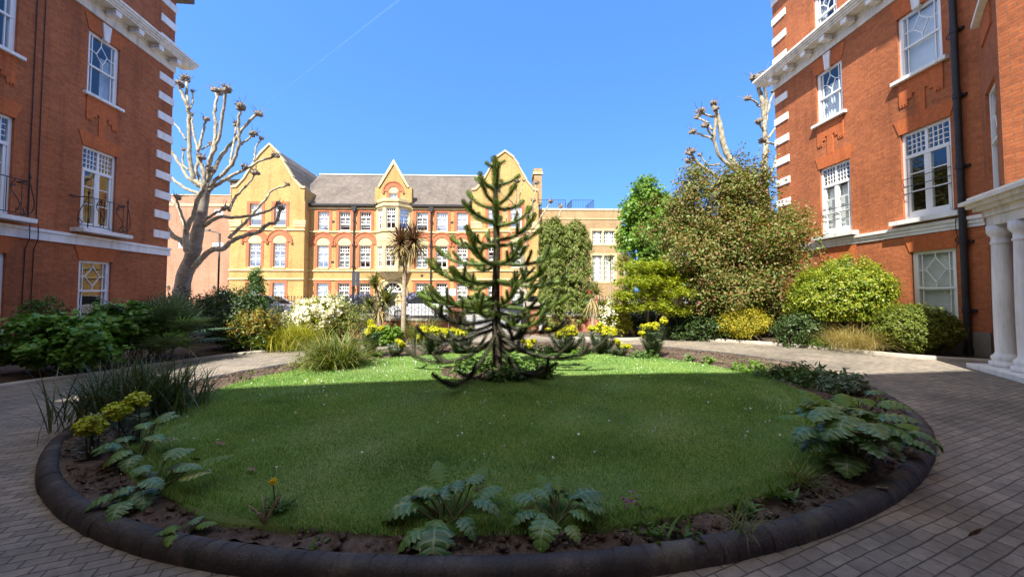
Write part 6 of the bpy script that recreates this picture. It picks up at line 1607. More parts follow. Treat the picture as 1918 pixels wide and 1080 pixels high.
# --- plants of the oval bed
def euphorbia(name, label, base, n, h, spread, seed, heads=8, hr=.085, pale=False, group='euphorbias in the oval bed', z=.1):
    r_ = np.random.default_rng(seed); t = thing(name, label, 'plant', (base.x, base.y, z), group=group); off = (base.x, base.y, z)
    sm = MB(); vf = []; tops = []
    for k in range(n):
        azm = r_.uniform(0, 2 * PI); ln = h * (r_.uniform(.62, 1.12) if k < heads else r_.uniform(.4, .85)); sp = spread * (r_.random() ** .6)
        s = np.array([base.x + r_.normal(0, .05), base.y + r_.normal(0, .05), z - .01]); e = np.array([base.x + math.cos(azm) * sp, base.y + math.sin(azm) * sp, z + ln])
        mid = s * .5 + e * .5 + np.array([math.cos(azm), math.sin(azm), 0]) * sp * .18
        C = catmull([s, mid, e], 6); sm.tube(C, [.006] * len(C), 5, False)
        m_ = int(190 * ln / .7); u = r_.uniform(.12, .97, m_); Cn = np.array([tuple(c) for c in C]); P = np.stack([np.interp(u, np.linspace(0, 1, len(Cn)), Cn[:, i]) for i in range(3)], 1)
        a = r_.uniform(0, 2 * PI, m_); out = np.stack([np.cos(a), np.sin(a), np.full(m_, .25)], 1); L = .10 * r_.uniform(.7, 1.15, m_)[:, None]
        sd = unit(np.cross(out, [0, 0, 1.0])); tip = P + out * L; V = np.stack([P, P + out * L * .5 - sd * .010, tip, P + out * L * .5 + sd * .010], 1).reshape(-1, 3); i = np.arange(m_)[:, None] * 4
        vf.append((V, np.concatenate([i + [0, 1, 2], i + [0, 2, 3]])))
        if k < heads: tops.append(e)
    sm.build('stems', M['stalk'], t, offset=off, smooth=True, uvs=False)
    V, F_ = merge(*vf); V[:, 2] = np.maximum(V[:, 2], z); np_mesh('foliage', V, F_, M['euleaf'], t, offset=off)
    for e in tops:
        q = hr * r_.uniform(.85, 1.15); V, F_ = leaf_cloud([(0, 0, 0, q, q, q * .8)], 330, .030, .8, int(r_.integers(1e6)), clus=46, sigma=.012, shell=.8, up=.7, rnd=.35, zmin=-9, lump=.05)
        np_mesh('flower_head', V, F_, M['eubract_pale' if pale else 'eubract'], t, (e[0] - base.x, e[1] - base.y, e[2] - z))
    return t
def bedpt(px, py): return gnd(px, py, .1)
eu = [((697, 668), 20, .72, .28, 6, .075, 'euphorbia with yellow heads left of the tall cordyline stem'), ((742, 668), 12, .34, .2, 3, .06, 'short euphorbia with one or two small yellow heads at the back of the oval bed'), ((812, 664), 26, .55, .5, 12, .085, 'wide yellow headed euphorbia behind the left branches of the monkey puzzle'),
      ((860, 664), 24, .6, .4, 9, .085, 'yellow headed euphorbia close behind the monkey puzzle trunk'), ((1062, 662), 24, .62, .5, 11, .085, 'yellow headed euphorbia just right of the monkey puzzle branches'), ((1128, 664), 24, .62, .42, 11, .08, 'yellow headed euphorbia in front of the yellow leaved bush'),
      ((1160, 668), 12, .34, .3, 4, .075, 'low euphorbia with greenish yellow heads at the lawn edge'), ((1222, 668), 30, .82, .32, 8, .085, 'tallest euphorbia with blue green stems and yellow heads on the right of the bed'), ((985, 662), 14, .3, .3, 4, .07, 'low yellow euphorbia partly hidden behind the monkey puzzle')]
for i, (q, n, h, sp, hd, hr, lb) in enumerate(eu): b = bedpt(*q); euphorbia('euphorbia', lb, b, int(n * 1.6), h * 1.08, sp, 100 + i, hd, hr * .88)
b = bedpt(168, 862); euphorbia('euphorbia', 'euphorbia with one broad green yellow head at the near left kerb', b, 4, .50, .06, 120, 1, .10, True)
b = bedpt(248, 835); euphorbia('euphorbia', 'euphorbia with a large and a small head in front of the dark iris clump', b, 5, .48, .14, 121, 2, .085, True)
b = bedpt(628, 690); grass_clump('sedge_clump', 'big arching green and straw sedge clump at the back left of the lawn', b, 'sedge', 1000, .98, .018, 130, .20, (45, 88), (.8, 2.3), z=.1)
b = bedpt(258, 778); grass_clump('iris_clump', 'tall dark strappy iris clump at the left kerb of the oval bed', b, 'darksedge', 1100, .76, .018, 131, .26, (55, 89), (.3, 1.35), z=.1, cat='plant')
b = bedpt(570, 690); shrub('low_perennial', 'low grassy plant left of the big sedge clump', Vector((b.x, b.y, 0)), [(0, 0, .14, .18, .14, .1)], 'sedge', 120, .08, .3, 132, cat='plant', stems=0, clus=25, zmin=.08)
lows = [((700, 668), 'weed', .32, .12, 'low green weeds under the left euphorbia'), ((905, 660), 'brightgreen', .5, .14, 'low bright green plants behind the monkey puzzle trunk'), ((1010, 660), 'weed', .55, .16, 'low green plants right behind the monkey puzzle'), ((1090, 664), 'brightgreen', .4, .14, 'low bright plants at the lawn edge before the euphorbias'), ((1200, 672), 'midgreen', .35, .16, 'dark low plant at the foot of the tallest euphorbia'),
        ((1327, 680), 'brightgreen', .09, .08, 'tiny bright green seedling in bare soil right of the lawn'), ((1292, 676), 'midgreen', .07, .09, 'small thin seedling in bare soil near the tallest euphorbia'), ((1405, 697), 'brightgreen', .36, .16, 'sunlit fresh green perennial at the right kerb'), ((1440, 708), 'weed', .25, .12, 'low green perennial where the shade begins at the right kerb')]
for i, (q, mt, r0, hh, lb) in enumerate(lows):
    b = bedpt(*q); shrub('low_perennial', lb, Vector((b.x, b.y, 0)), [(0, 0, .1 + hh * .5, r0, r0 * .6, hh * .6)], mt, int(380 * max(.12, r0)), .075, .42, 140 + i, cat='plant', stems=0, clus=max(10, int(90 * r0)), sigma=.05, zmin=.09, up=.8)
for i, (px_, py_) in enumerate(((1480, 712), (1525, 722), (1575, 735))):
    b = bedpt(px_, py_); shrub('low_perennial', ['dark low leafy plant at the right kerb in the shade', 'second dark low plant along the right kerb', 'sparse dark plant at the right kerb behind the acanthus'][i], Vector((b.x, b.y, 0)), [(0, 0, .18, .36, .25, .14), (.15, 0, .24, .2, .2, .14)], 'euleaf' if i == 2 else 'midgreen', 330, .09, .3, 160 + i, cat='plant', stems=5, sr=.005, clus=60, sigma=.05, zmin=.09)

def acanthus_leaf(r_, base, azm, el, L, Wd, droop, roll=0.0):
    """big deeply lobed leaf: midrib with toothed lobes both sides"""
    n = 46; V = []; F_ = []; p = Vector(base); e = el; a = azm
    for k in range(n + 1):
        u = k / n; d = Vector((math.cos(a) * math.cos(e), math.sin(a) * math.cos(e), math.sin(e)))
        sd = Vector((-math.sin(a), math.cos(a), 0)); nm = sd.cross(d) * -1
        lobe = (u * 5.6) % 1.0
        env = math.sin(PI * min(1, .10 + .88 * u) ** .75) ** .8
        wv = Wd * env * 1.2 * (.34 + .66 * (lobe / .45 if lobe < .45 else 1 - ((lobe - .45) / .55) ** 1.6)) * (1 + .10 * math.sin(k * 2.7))
        if u < .10: wv *= .3
        sweep = L * .085 * lobe
        wave = .05 * wv * math.sin(u * 9 + azm) + .015 * wv * math.sin(k * 2.1)
        for s_, fx in ((-1, 1.0), (-1, .5), (0, 0), (1, .5), (1, 1.0)):
            q = p + sd * (s_ * fx * wv) + d * (sweep * fx) + nm * (.22 * fx * wv * (1.25 - fx) + wave * fx - .30 * wv * fx * fx)
            V.append(tuple(q))
        p = p + d * (L / n); e -= droop / n
    for k in range(n):
        for c in range(4): F_.append((k * 5 + c, k * 5 + c + 1, (k + 1) * 5 + c + 1, (k + 1) * 5 + c))
    AC = np.tile([1, .5, 0, .5, 1.0], n + 1).astype(np.float32); AL = np.repeat([5.6 * k / n for k in range(n + 1)], 5).astype(np.float32)
    return np.array(V), np.array(F_), AC, AL
def acanthus(name, label, base, leaves, seed, group='acanthus plants in the oval bed', young=2):
    """leaves: list of (azimuth deg, stalk length, stalk elevation deg, leaf length, leaf width, droop)"""
    r_ = np.random.default_rng(seed); t = thing(name, label, 'plant', (base.x, base.y, .1), group=group); off = (base.x, base.y, .1); sm = MB()
    for k, (azd, sl, se, L, Wd, dr) in enumerate(leaves):
        a = R(azd); e = R(se); s = Vector((base.x + r_.normal(0, .03), base.y + r_.normal(0, .03), .09))
        d = Vector((math.cos(a) * math.cos(e), math.sin(a) * math.cos(e), math.sin(e))); tip = s + d * sl
        sm.tube([s, s.lerp(tip, .5) + Vector((0, 0, .01)), tip], [.008, .007, .006], 6, False)
        V, F_, AC, AL = acanthus_leaf(r_, tip, a + r_.normal(0, .15), e * .55, L, Wd, dr)
        V[:, 2] = np.maximum(V[:, 2], np.where(V[:, 2] < .5, .10, V[:, 2])) if False else V[:, 2]
        np_mesh('leaf', V, F_, M['acan_young' if k < young else 'acan'], t, offset=off, smooth=True)
        lo = t.children[-1].data if False else bpy.data.meshes[COL.objects[-1].data.name]
        for nm_, arr in (('across', AC), ('along', AL)): lo.attributes.new(nm_, 'FLOAT', 'POINT').data.foreach_set('value', arr)
    sm.build('stalks', M['stalk'], t, offset=off, smooth=True, uvs=False); return t
# front pair
b = bedpt(835, 985)
acanthus('acanthus', 'acanthus in the front bed with one big lobed leaf hanging over the kerb', b, [(115, .22, 62, .24, .07, .5), (60, .22, 60, .22, .07, .6), (30, .22, 45, .24, .085, .9), (-92, .10, 40, .36, .115, 2.0), (198, .17, 50, .30, .085, 1.5), (185, .20, 40, .26, .075, 1.6), (175, .26, 36, .22, .065, 1.5), (350, .23, 50, .24, .06, 1.6), (150, .2, 48, .2, .06, 1.2), (215, .12, 35, .22, .06, 1.5), (95, .16, 70, .2, .06, 1.0), (235, .1, 45, .24, .075, 1.9), (-30, .14, 42, .2, .06, 1.8), (165, .24, 58, .22, .07, 1.4), (70, .2, 68, .18, .055, 1.1), (45, .26, 55, .2, .06, 1.0)], 170)
b = bedpt(1040, 985)
acanthus('acanthus', 'acanthus in the front bed with pale bluish lobed leaves right of centre', b, [(80, .2, 75, .16, .05, .8), (110, .2, 60, .18, .05, .8), (20, .22, 52, .26, .105, 1.2), (5, .25, 40, .22, .09, 1.5), (-110, .13, 50, .26, .085, 1.9), (160, .2, 55, .24, .075, 1.5), (175, .15, 45, .22, .065, 1.5), (-60, .1, 40, .14, .05, 1.6), (40, .2, 45, .2, .07, 1.5), (95, .16, 72, .18, .055, 1.0), (140, .18, 62, .2, .065, 1.3), (-130, .12, 55, .2, .065, 1.8), (60, .18, 66, .18, .06, 1.2), (-10, .14, 55, .2, .07, 1.7), (200, .14, 55, .2, .06, 1.6)], 171)
b = bedpt(262, 865)
acanthus('acanthus', 'acanthus with tired yellowing leaves beside the near left euphorbias', b, [(15, .30, 58, .24, .07, .6), (100, .28, 70, .22, .07, .8), (200, .2, 50, .24, .08, 1.4), (-60, .16, 45, .22, .08, 1.8), (-100, .2, 50, .2, .07, 1.6), (150, .22, 55, .2, .07, 1.2), (60, .2, 50, .2, .07, 1.2), (80, .34, 72, .2, .06, .9), (-20, .28, 62, .2, .07, 1.3), (120, .3, 66, .2, .07, 1.2), (230, .24, 58, .2, .065, 1.4), (-130, .14, 50, .2, .07, 1.8), (40, .36, 66, .18, .06, .9)], 172)
b = bedpt(275, 935)
acanthus('acanthus', 'bushy green acanthus low at the left front kerb', b, [(30, .3, 40, .26, .07, .5), (10, .32, 30, .2, .06, .3), (80, .16, 60, .22, .08, 1.2), (-40, .12, 50, .22, .08, 1.7), (140, .14, 55, .2, .075, 1.4), (-110, .1, 45, .2, .075, 1.7), (190, .12, 45, .2, .07, 1.5), (-75, .14, 35, .2, .07, 1.5), (-140, .18, 30, .18, .06, 1.4), (60, .26, 66, .2, .07, 1.0), (100, .26, 70, .2, .07, 1.1), (20, .24, 60, .2, .07, 1.2), (160, .2, 60, .2, .065, 1.3), (-20, .2, 58, .2, .07, 1.5), (220, .16, 55, .18, .06, 1.6)], 173, young=1)
b = bedpt(345, 1000); acanthus('acanthus', 'small young acanthus seedling with ragged leaves at the front left', b, [(20, .05, 50, .12, .04, .9), (150, .05, 50, .12, .04, 1.0), (-80, .04, 40, .1, .04, 1.2), (70, .05, 60, .1, .035, .9), (200, .04, 45, .1, .035, 1.0)], 174, young=3)
r_ = np.random.default_rng(175); b = bedpt(1600, 876)
big = [(r_.uniform(0, 360), r_.uniform(.22, .54), r_.uniform(42, 86), r_.uniform(.22, .34), r_.uniform(.095, .135), r_.uniform(1.1, 2.0)) for _ in range(44)]
big[:3] = [(120, .5, 75, .3, .09, .7), (80, .5, 70, .3, .09, .8), (160, .45, 55, .3, .09, 1.0)]
acanthus('acanthus', 'big bushy acanthus spilling over the kerb on the right', b, big, 176, young=3)
b2 = bedpt(1590, 800); big = [(r_.uniform(0, 360), r_.uniform(.2, .45), r_.uniform(30, 80), r_.uniform(.22, .34), r_.uniform(.07, .1), r_.uniform(1.0, 1.9)) for _ in range(22)]
acanthus('acanthus', 'smaller acanthus directly behind the big one on the right', b2, big, 177, young=4)
b3 = bedpt(1660, 850); acanthus('acanthus', 'acanthus leaning out over the right hand kerb towards the drive', b3, [(r_.uniform(-110, 110), r_.uniform(.12, .28), r_.uniform(40, 75), r_.uniform(.18, .26), r_.uniform(.07, .09), r_.uniform(1.2, 2.0)) for _ in range(12)], 178, young=1)
# weeds at the front
def weed(name, label, base, n, L, Wd, el, mat_, seed, cat='plant', spread=.05, bend=(.3, 1.2)):
    return grass_clump(name, label, base, mat_, n, L, Wd, seed, spread, el, bend, cat, None, .1)
b = bedpt(495, 985)
t = thing('dandelion', 'single yellow dandelion flower over ragged leaves and dry twigs at the front of the lawn', 'plant', (b.x, b.y, .1)); off = (b.x, b.y, .1)
V, F_ = strip_blades(np.tile(np.array([b.x + .02, b.y + .12, .15]), (26, 1)) + np.random.default_rng(1).normal(0, .03, (26, 3)) * [1, 1, .4], np.random.default_rng(2).uniform(0, 6.28, 26), R(1) * np.random.default_rng(3).uniform(10, 70, 26), np.full(26, .7), np.full(26, .12), np.full(26, .028), 5)
np_mesh('leaves', V, F_, M['weed'], t, offset=off)
sm = MB(); sm.tube([(b.x, b.y + .12, .12), (b.x - .005, b.y + .11, .24), (b.x - .01, b.y + .10, .335)], .004, 6); sm.build('flower_stalk', M['stalk'], t, offset=off, uvs=False)
V, F_ = leaf_cloud([(b.x - .01, b.y + .10, .34, .020, .020, .010)], 160, .016, .3, 5, clus=40, sigma=.003, zmin=0); np_mesh('flower', V, F_, M['dandelion'], t, offset=off)
sm = MB(); r_ = np.random.default_rng(6)
for k in range(9):
    a = r_.uniform(0, 6.28); q = [(b.x, b.y, .1), (b.x + .04 * math.cos(a), b.y + .04 * math.sin(a), .18 + r_.uniform(0, .04)), (b.x + .10 * math.cos(a), b.y + .10 * math.sin(a), .22 + r_.uniform(0, .08))]
    sm.tube(catmull(q, 4), [.004] * 8 + [.002], 5)
sm.build('dry_twigs', M['drystem'], t, offset=off, uvs=False, smooth=True)
ws = [((1195, 985), 16, .10, .03, 'geranium seedlings with fresh green leaves right of the pale acanthus'), ((1235, 1005), 14, .10, .03, 'low green geranium leaves near the front kerb'), ((1165, 970), 12, .09, .03, 'small green weed at the lawn edge beside the pale acanthus'), ((1275, 1000), 14, .12, .03, 'bright green weed by the front kerb right of centre'), ((445, 970), 6, .06, .02, 'tiny weed in the front soil near the dandelion'), ((585, 1022), 10, .05, .03, 'tiny yellow green weed on the front kerb edge'), ((1385, 990), 60, .22, .006, 'thin grassy weed tuft at the front right of the bed'), ((1395, 955), 20, .12, .03, 'green leafy weed at the right front lawn edge'), ((1500, 905), 90, .28, .007, 'wispy grey green grass tuft left of the big acanthus'), ((1470, 935), 24, .14, .03, 'feathery green weed between lawn and big acanthus'), ((1215, 960), 10, .09, .028, 'small geranium leaf tuft at the lawn edge')]
for i, (q, n, L, wd_, lb) in enumerate(ws): b = bedpt(*q); weed('garden_weed', lb, b, n, L, wd_, (15, 75), 'weed' if wd_ > .01 else 'sedge', 190 + i, spread=.05 if wd_ > .01 else .04)
b = bedpt(1190, 968); V, F_ = leaf_cloud([(b.x, b.y, .2, .08, .05, .04)], 14, .022, .8, 3, clus=14, sigma=.02, zmin=0); o = np_mesh('geranium_flower', V, F_, M['magenta'], None, (b.x, b.y, .1), offset=(b.x, b.y, .1)); tag(o, 'small pink geranium flowers at the lawn edge right of the pale acanthus', 'flower')
# seedlings dotted through the bare soil
r_ = np.random.default_rng(401)
for k in range(34):
    while True:
        x, y, z = fn_bed(r_)
        if y < 9 and in_lawn(x, y) > 1.06: break
    o = grass_clump('weed_seedling', 'tiny green weed seedling in the bare soil of the oval bed', Vector((x, y, 0)), ['weed', 'midgreen', 'brightgreen'][k % 3], int(r_.integers(5, 14)), r_.uniform(.04, .10), .022, 410 + k, .02, (15, 80), (.3, 1.4), 'plant', 'seedlings in the oval bed', .1)
# ground plants round the monkey puzzle
for i, (px_, py_, rx, hh, mt) in enumerate(((905, 700, .38, .2, 'weed'), (985, 703, .42, .22, 'weed'), (950, 716, .35, .18, 'midgreen'), (880, 706, .3, .16, 'midgreen'), (1020, 712, .12, .22, 'weed'))):
    b = gnd(px_, py_, .15); shrub('low_perennial', ['leafy green plant left of the monkey puzzle trunk', 'leafy green plant right of the monkey puzzle trunk', 'dark leafy plant in front of the monkey puzzle trunk', 'low leaves at the left of the tree circle', 'upright shoot at the right edge of the tree circle'][i], Vector((b.x, b.y, 0)), [(0, 0, .2 + hh * .4, rx, rx * .55, hh * .6)], mt, int(620 * rx) + 30, .075, .4, 210 + i, cat='plant', stems=6, sr=.004, clus=max(12, int(110 * rx)), sigma=.05, zmin=.17, up=.8)

for i, (px_, py_, Y, w_, h, mt, lb) in enumerate(((1290, 600, 15.4, 1.5, 1.3, 'darkgreen', 'dark shrub against the street wall behind the lime maple'), (1400, 600, 15.6, 1.6, 1.4, 'darkgreen', 'dark shrub against the street wall behind the golden mound'), (1500, 600, 14.6, 1.2, 1.5, 'darkgreen', 'dark shrub beside the corner of the right block'), (1200, 610, 15.6, 1.2, 1.0, 'darkgreen', 'dark shrub behind the leaning cordyline trunk'), (250, 600, 12.8, 1.6, 1.2, 'darkgreen', 'dark shrub along the left block behind the fan palm'), (420, 600, 13.8, 1.5, 1.5, 'midgreen', 'leafy shrub by the street wall left of the narrow conifer'), (565, 600, 14.2, .8, .8, 'midgreen', 'green shrub behind the white blossom bush'), (1620, 620, 13.0, 1.4, 1.0, 'darkgreen', 'dark shrub behind the round topiary against the right block'))):
    b = at(px_, py_, Y); shrub('evergreen_shrub', lb, Vector((b.x, Y, 0)), [(0, 0, h * .5, w_ * .6, .5, h * .5), (w_ * .35, .1, h * .45, w_ * .45, .5, h * .45), (-w_ * .4, 0, h * .48, w_ * .45, .5, h * .42)], mt, 2400, .09, .5, 300 + i, clus=220, sigma=.09, stems=6)
# ================================================================ street edge and street
def wall_piece(name, label, p0, p1, h, th, mat_='gatebrick', cope=True, group=None, parent=None):
    p0, p1 = Vector(p0), Vector(p1); d = p1 - p0; L = d.length; a = math.atan2(d.y, d.x)
    t = thing(name, label, 'wall', (p0.x, p0.y, 0), a, group)
    MB().box(0, L, 0, th, -.02, h).build('brickwork', M[mat_], t)
    if cope: MB().box(-.03, L + .03, -.04, th + .04, h + .002, h + .08).build('coping', M['palekerb'], t)
    return t
def railing(name, label, p0, p1, z0, h, gap=.13, group='iron railings along the street wall', loops=True, r=.009):
    p0, p1 = Vector(p0), Vector(p1); d = p1 - p0; L = d.length; a = math.atan2(d.y, d.x)
    t = thing(name, label, 'railing', (p0.x, p0.y, z0), a, group)
    m = MB(); n = int(L / gap)
    for k in range(n + 1):
        x = L * k / n; m.tube([(x, 0, 0), (x, 0, h)], r, 4, False); m.lathe((x, 0, h), [(.006, 0), (.02, .03), (.004, .09)], 5)
    m.build('bars', M['iron'], t, uvs=False)
    q = MB(); q.box(0, L, -.016, .016, h - .14, h - .115); q.box(0, L, -.016, .016, .08, .105); q.build('rails', M['iron'], t, uvs=False)
    if loops:
        lp = MB()
        for k in range(int(L / .26)): c = .13 + k * .26; lp.tube([(c + .085 * math.cos(u), 0, h * .42 + .085 * math.sin(u)) for u in np.linspace(0, 2 * PI, 11)], .007, 4, False)
        lp.build('ring_ornament', M['iron'], t, uvs=False)
    return t
wall_piece('street_wall', 'low brick wall with pale coping behind the white blossom bush', (-16, 15.6, 0), (-2.35, 14.3, 0), .62, .23)
railing('railing', 'black iron railing with rings on the low wall left of the gate', (-16, 15.72, 0), (-2.4, 14.42, 0), .70, .75)
wall_piece('street_wall', 'low brick wall behind the yews and maples on the right', (1.3, 16.9, 0), (16, 16.9, 0), .62, .23)
railing('railing', 'black iron railing on the low wall behind the yews', (1.3, 17.02, 0), (16, 17.02, 0), .70, .75)
def pier(label, p, w_, h):
    t = thing('gate_pier', label, 'gate pier', (p[0], p[1], 0), 0, 'brick gate piers'); MB().box(-w_ / 2, w_ / 2, -w_ / 2, w_ / 2, -.02, h).build('shaft', M['gatebrick'], t)
    c = MB(); c.box(-w_ / 2 - .05, w_ / 2 + .05, -w_ / 2 - .05, w_ / 2 + .05, h + .002, h + .09); c.hprism([(-w_ / 2, -w_ / 2), (w_ / 2, -w_ / 2), (w_ / 2, w_ / 2), (-w_ / 2, w_ / 2)], h + .092, h + .15); c.build('cap', M['palekerb'], t)
a = gnd(997, 625); pier('red brick gate pier right of the gateway', (a.x, a.y), .5, 1.12)
pier('red brick gate pier left of the gateway', (-2.15, a.y - .6), .5, 1.12)
def gate(label, p, rz, L=1.5, h=1.05):
    t = thing('iron_gate', label, 'gate', (p[0], p[1], .06), rz, 'open iron gates'); m = MB()
    for k in range(12): x = L * k / 11; m.tube([(x, 0, 0), (x, 0, h - (.1 * math.sin(PI * k / 11)))], .011, 5, False)
    m.build('bars', M['iron'], t, uvs=False); q = MB(); q.box(0, L, -.018, .018, .06, .10); q.box(0, L, -.018, .018, h - .22, h - .185); q.tube([(0, 0, -.04), (0, 0, h + .15)], .03, 6); q.build('frame', M['iron'], t, uvs=False)
gate('open black gate leaf folded back by the right brick pier', (a.x - .28, a.y - .3), R(-98))
gate('open black gate leaf folded back by the left brick pier', (-1.86, a.y - .9), R(-80))
# parked cars
def mat_paint(n, c):
    m, nt, out = new_mat(n); p = principled(nt, out, c, .28, spec=.5); p.inputs['Coat Weight'].default_value = .6; p.inputs['Coat Roughness'].default_value = .05; return m
M['carwhite'] = mat_paint('white_car_paint', (.72, .73, .74)); M['cardark'] = mat_paint('dark_car_paint', (.03, .035, .05)); M['carsilver'] = mat_paint('silver_car_paint', (.42, .43, .45))
M['carglass'] = mat_plain('dark_car_glass', (.02, .023, .026), .08, .2, 2, spec=.7); M['rubber'] = mat_plain('tyre_rubber', (.02, .02, .02), .8, .2, 5); M['alloy'] = mat_plain('alloy_wheel', (.45, .46, .47), .35, .1, 5, metal=.8); M['lens'] = mat_plain('lamp_lens', (.7, .7, .7), .1, .1, 5, spec=.7); M['redlens'] = mat_plain('red_lamp_lens', (.4, .02, .02), .15, .1, 5)
def car(label, x, y, rz, paint):
    t = thing('parked_car', label, 'car', (x, y, 0), rz, 'cars parked along the street')
    def loft(prof, ys, mt, name):
        """profile list of (x, z), sections [(y, scale_x, z_scale)]"""
        V = []; F_ = []; n = len(prof)
        for yy, fx, fz in ys: V += [(px_ * fx, yy, .35 + (pz - .35) * fz if pz > .35 else pz) for px_, pz in prof]
        for s in range(len(ys) - 1):
            for k in range(n): j = (k + 1) % n; F_.append((s * n + k, s * n + j, (s + 1) * n + j, (s + 1) * n + k))
        o = np_mesh(name, V, np.array(F_), M[mt], t); bm = bmesh.new(); bm.from_mesh(o.data)
        bm.verts.ensure_lookup_table()
        for s in (0, len(ys) - 1): bm.faces.new([bm.verts[s * n + k] for k in (range(n) if s == 0 else reversed(range(n)))])
        bmesh.ops.recalc_face_normals(bm, faces=bm.faces[:]); bm.to_mesh(o.data); bm.free(); return o
    body = [(-2.05, .30), (-2.12, .55), (-2.05, .86), (-1.55, .95), (-.95, .98), (.75, .96), (1.6, .84), (2.0, .68), (2.08, .45), (1.98, .28)]
    loft(body, [(-.86, .97, .95), (-.80, 1, 1), (.80, 1, 1), (.86, .97, .95)], paint, 'body')
    cab = [(-1.85, .94), (-1.45, 1.38), (-.6, 1.47), (.25, 1.42), (1.05, .95)]
    loft(cab, [(-.76, .96, 1), (-.60, .88, 1.0), (.60, .88, 1.0), (.76, .96, 1)], 'carglass', 'windows')
    rp = [(-1.42, 1.40), (-.6, 1.485), (.22, 1.44), (.2, 1.41), (-.6, 1.455), (-1.4, 1.375)]
    loft(rp, [(-.62, .9, 1), (.62, .9, 1)], paint, 'roof')
    pl_ = MB()
    for sy in (-.70, .70): pl_.bar((-.35, sy, .97), (-.35, sy * .92, 1.42), .09, .05); pl_.bar((-1.5, sy, .95), (-1.22, sy * .9, 1.39), .12, .05); pl_.bar((.92, sy, .96), (.22, sy * .92, 1.41), .07, .05)
    pl_.build('window_pillars', M[paint], t)
    for wx in (-1.28, 1.28):
        for sy in (-1, 1):
            w_ = MB(); w_.lathe((0, 0, -.11), [(.2, 0), (.29, .01), (.32, .05), (.32, .17), (.29, .21), (.2, .22)], 20); o = w_.build('wheel', M['rubber'], t, (wx, sy * .76, .32), smooth=True, uvs=False); o.rotation_euler = (PI / 2, 0, 0)
            rm_ = MB(); rm_.lathe((0, 0, 0), [(.03, -.125), (.19, -.118), (.2, -.10), (.2, .10), (.19, .118), (.03, .125)], 16); rm_.build('rim', M['alloy'], o, uvs=False)
    for sy in (-1, 1):
        MB().box(1.93, 2.06, sy * .55 - .16, sy * .55 + .16, .60, .72).build('headlight', M['lens'], t); MB().box(-2.13, -2.0, sy * .6 - .14, sy * .6 + .14, .66, .84).build('tail_light', M['redlens'], t)
        MB().box(.72, .9, sy * .93 - .07, sy * .93 + .07, .98, 1.1).build('wing_mirror', M[paint], t)
    return t
Y = 26.3
p = at(508, 590, Y); car('white car parked across the street left of the white blossom bush', p.x, Y, 0, 'carwhite')
Y = 26.0; p = at(790, 575, Y); car('silver grey car parked across the street left of the gateway', p.x, Y, PI, 'carsilver')
p = at(985, 580, Y); car('dark car parked across the street right of the monkey puzzle trunk', p.x, Y, PI, 'cardark')
Y = 26.3; p = at(1443, 590, Y); car('white car glimpsed between the bronze maple and the right block', p.x, Y, 0, 'carwhite')
# street lamp and sign
Y = 24.4; p = at(408, 560, Y); t = thing('street_lamp', 'dark slender street lamp with short arm in front of the pinkish brick block', 'street lamp', (p.x, p.y, 0))
top = at(408, 437, Y).z; m = MB(); m.tube([(0, 0, 0), (0, 0, 1.2)], .09, 10); m.tube([(0, 0, 1.2), (0, 0, top)], .055, 10); m.build('pole', M['iron'], t, smooth=True, uvs=False)
ap = at(390, 432, Y); m = MB(); m.tube([(0, 0, top - .05), (-.15, 0, top + .06), (ap.x - p.x, 0, ap.z)], .04, 8); m.build('arm', M['iron'], t, uvs=False)
m = MB(); m.box(ap.x - p.x - .35, ap.x - p.x + .1, -.09, .09, ap.z - .03, ap.z + .09); m.build('lamp_head', M['plinth'], t)
Y = 18.4; p = at(667, 600, Y); t = thing('road_sign', 'pair of blank dark sign backs on two poles by the left pavement', 'sign', (p.x, p.y, .06))
za, zb = at(667, 535, Y).z, at(667, 510, Y).z
for k, q in enumerate((661, 670)):
    dx = at(q, 560, Y).x - p.x; MB().tube([(dx, 0, -.06), (dx, 0, zb - .12)], .035, 8).build('pole', M['iron'], t, uvs=False)
for q0, q1 in ((660.5, 667), (668, 674.5)): MB().box(at(q0, 500, Y).x - p.x, at(q1, 500, Y).x - p.x, -.06, -.037, za - .06, zb - .06).build('sign_panel', M['plinth' if False else 'bluegrey'] if 'bluegrey' in M else M['pipe'], t)
# school frontage: railing, hedges, gate pier, banner
railing('railing', 'iron railing along the school frontage', (-24, 30.7, 0), (9.5, 30.7, 0), .05, 1.25, .16, 'school railings', False, .012)
for i, (px_, w_, h0, mt, lb) in enumerate(((628, 1.6, 1.5, 'midgreen', 'green hedge clump in front of the school left of the blue ceanothus'), (672, 1.9, 1.7, 'blue', 'blue flowered ceanothus left of the school door'), (772, .95, 1.7, 'blue', 'blue flowered ceanothus right of the school door'), (797, 1.5, 1.9, 'midgreen', 'green hedge clump right of the school door'), (900, 1.6, 1.6, 'clipped', 'pale green shrub at the school frontage behind the monkey puzzle'), (1100, 2.0, 1.3, 'midgreen', 'green shrub at the foot of the annex'))):
    b = at(px_, 580, 31.9); shrub('hedge', lb, Vector((b.x, b.y, 0)), [(0, 0, h0 * .5, w_ * .62, .6, h0 * .5), (w_ * .3, 0, h0 * .45, w_ * .4, .6, h0 * .45), (-w_ * .35, .1, h0 * .48, w_ * .4, .6, h0 * .42)], mt, 2300, .14, .55, 230 + i, cat='hedge', stems=4, clus=240, sigma=.1)
p = at(748, 590, 30.4); t = thing('stone_gate_pier', 'pointed stone gate pier of the school beside the tall cordyline stem', 'gate pier', (p.x, p.y, .06))
hz = at(748, 563, 30.4).z - .06; m = MB(); m.box(-.26, .26, -.22, .22, -.06, hz); m.prism([(-.33, hz + .002), (.33, hz + .002), (0, hz + .62)], -.27, .27); m.build('shaft', M['stone'], t)
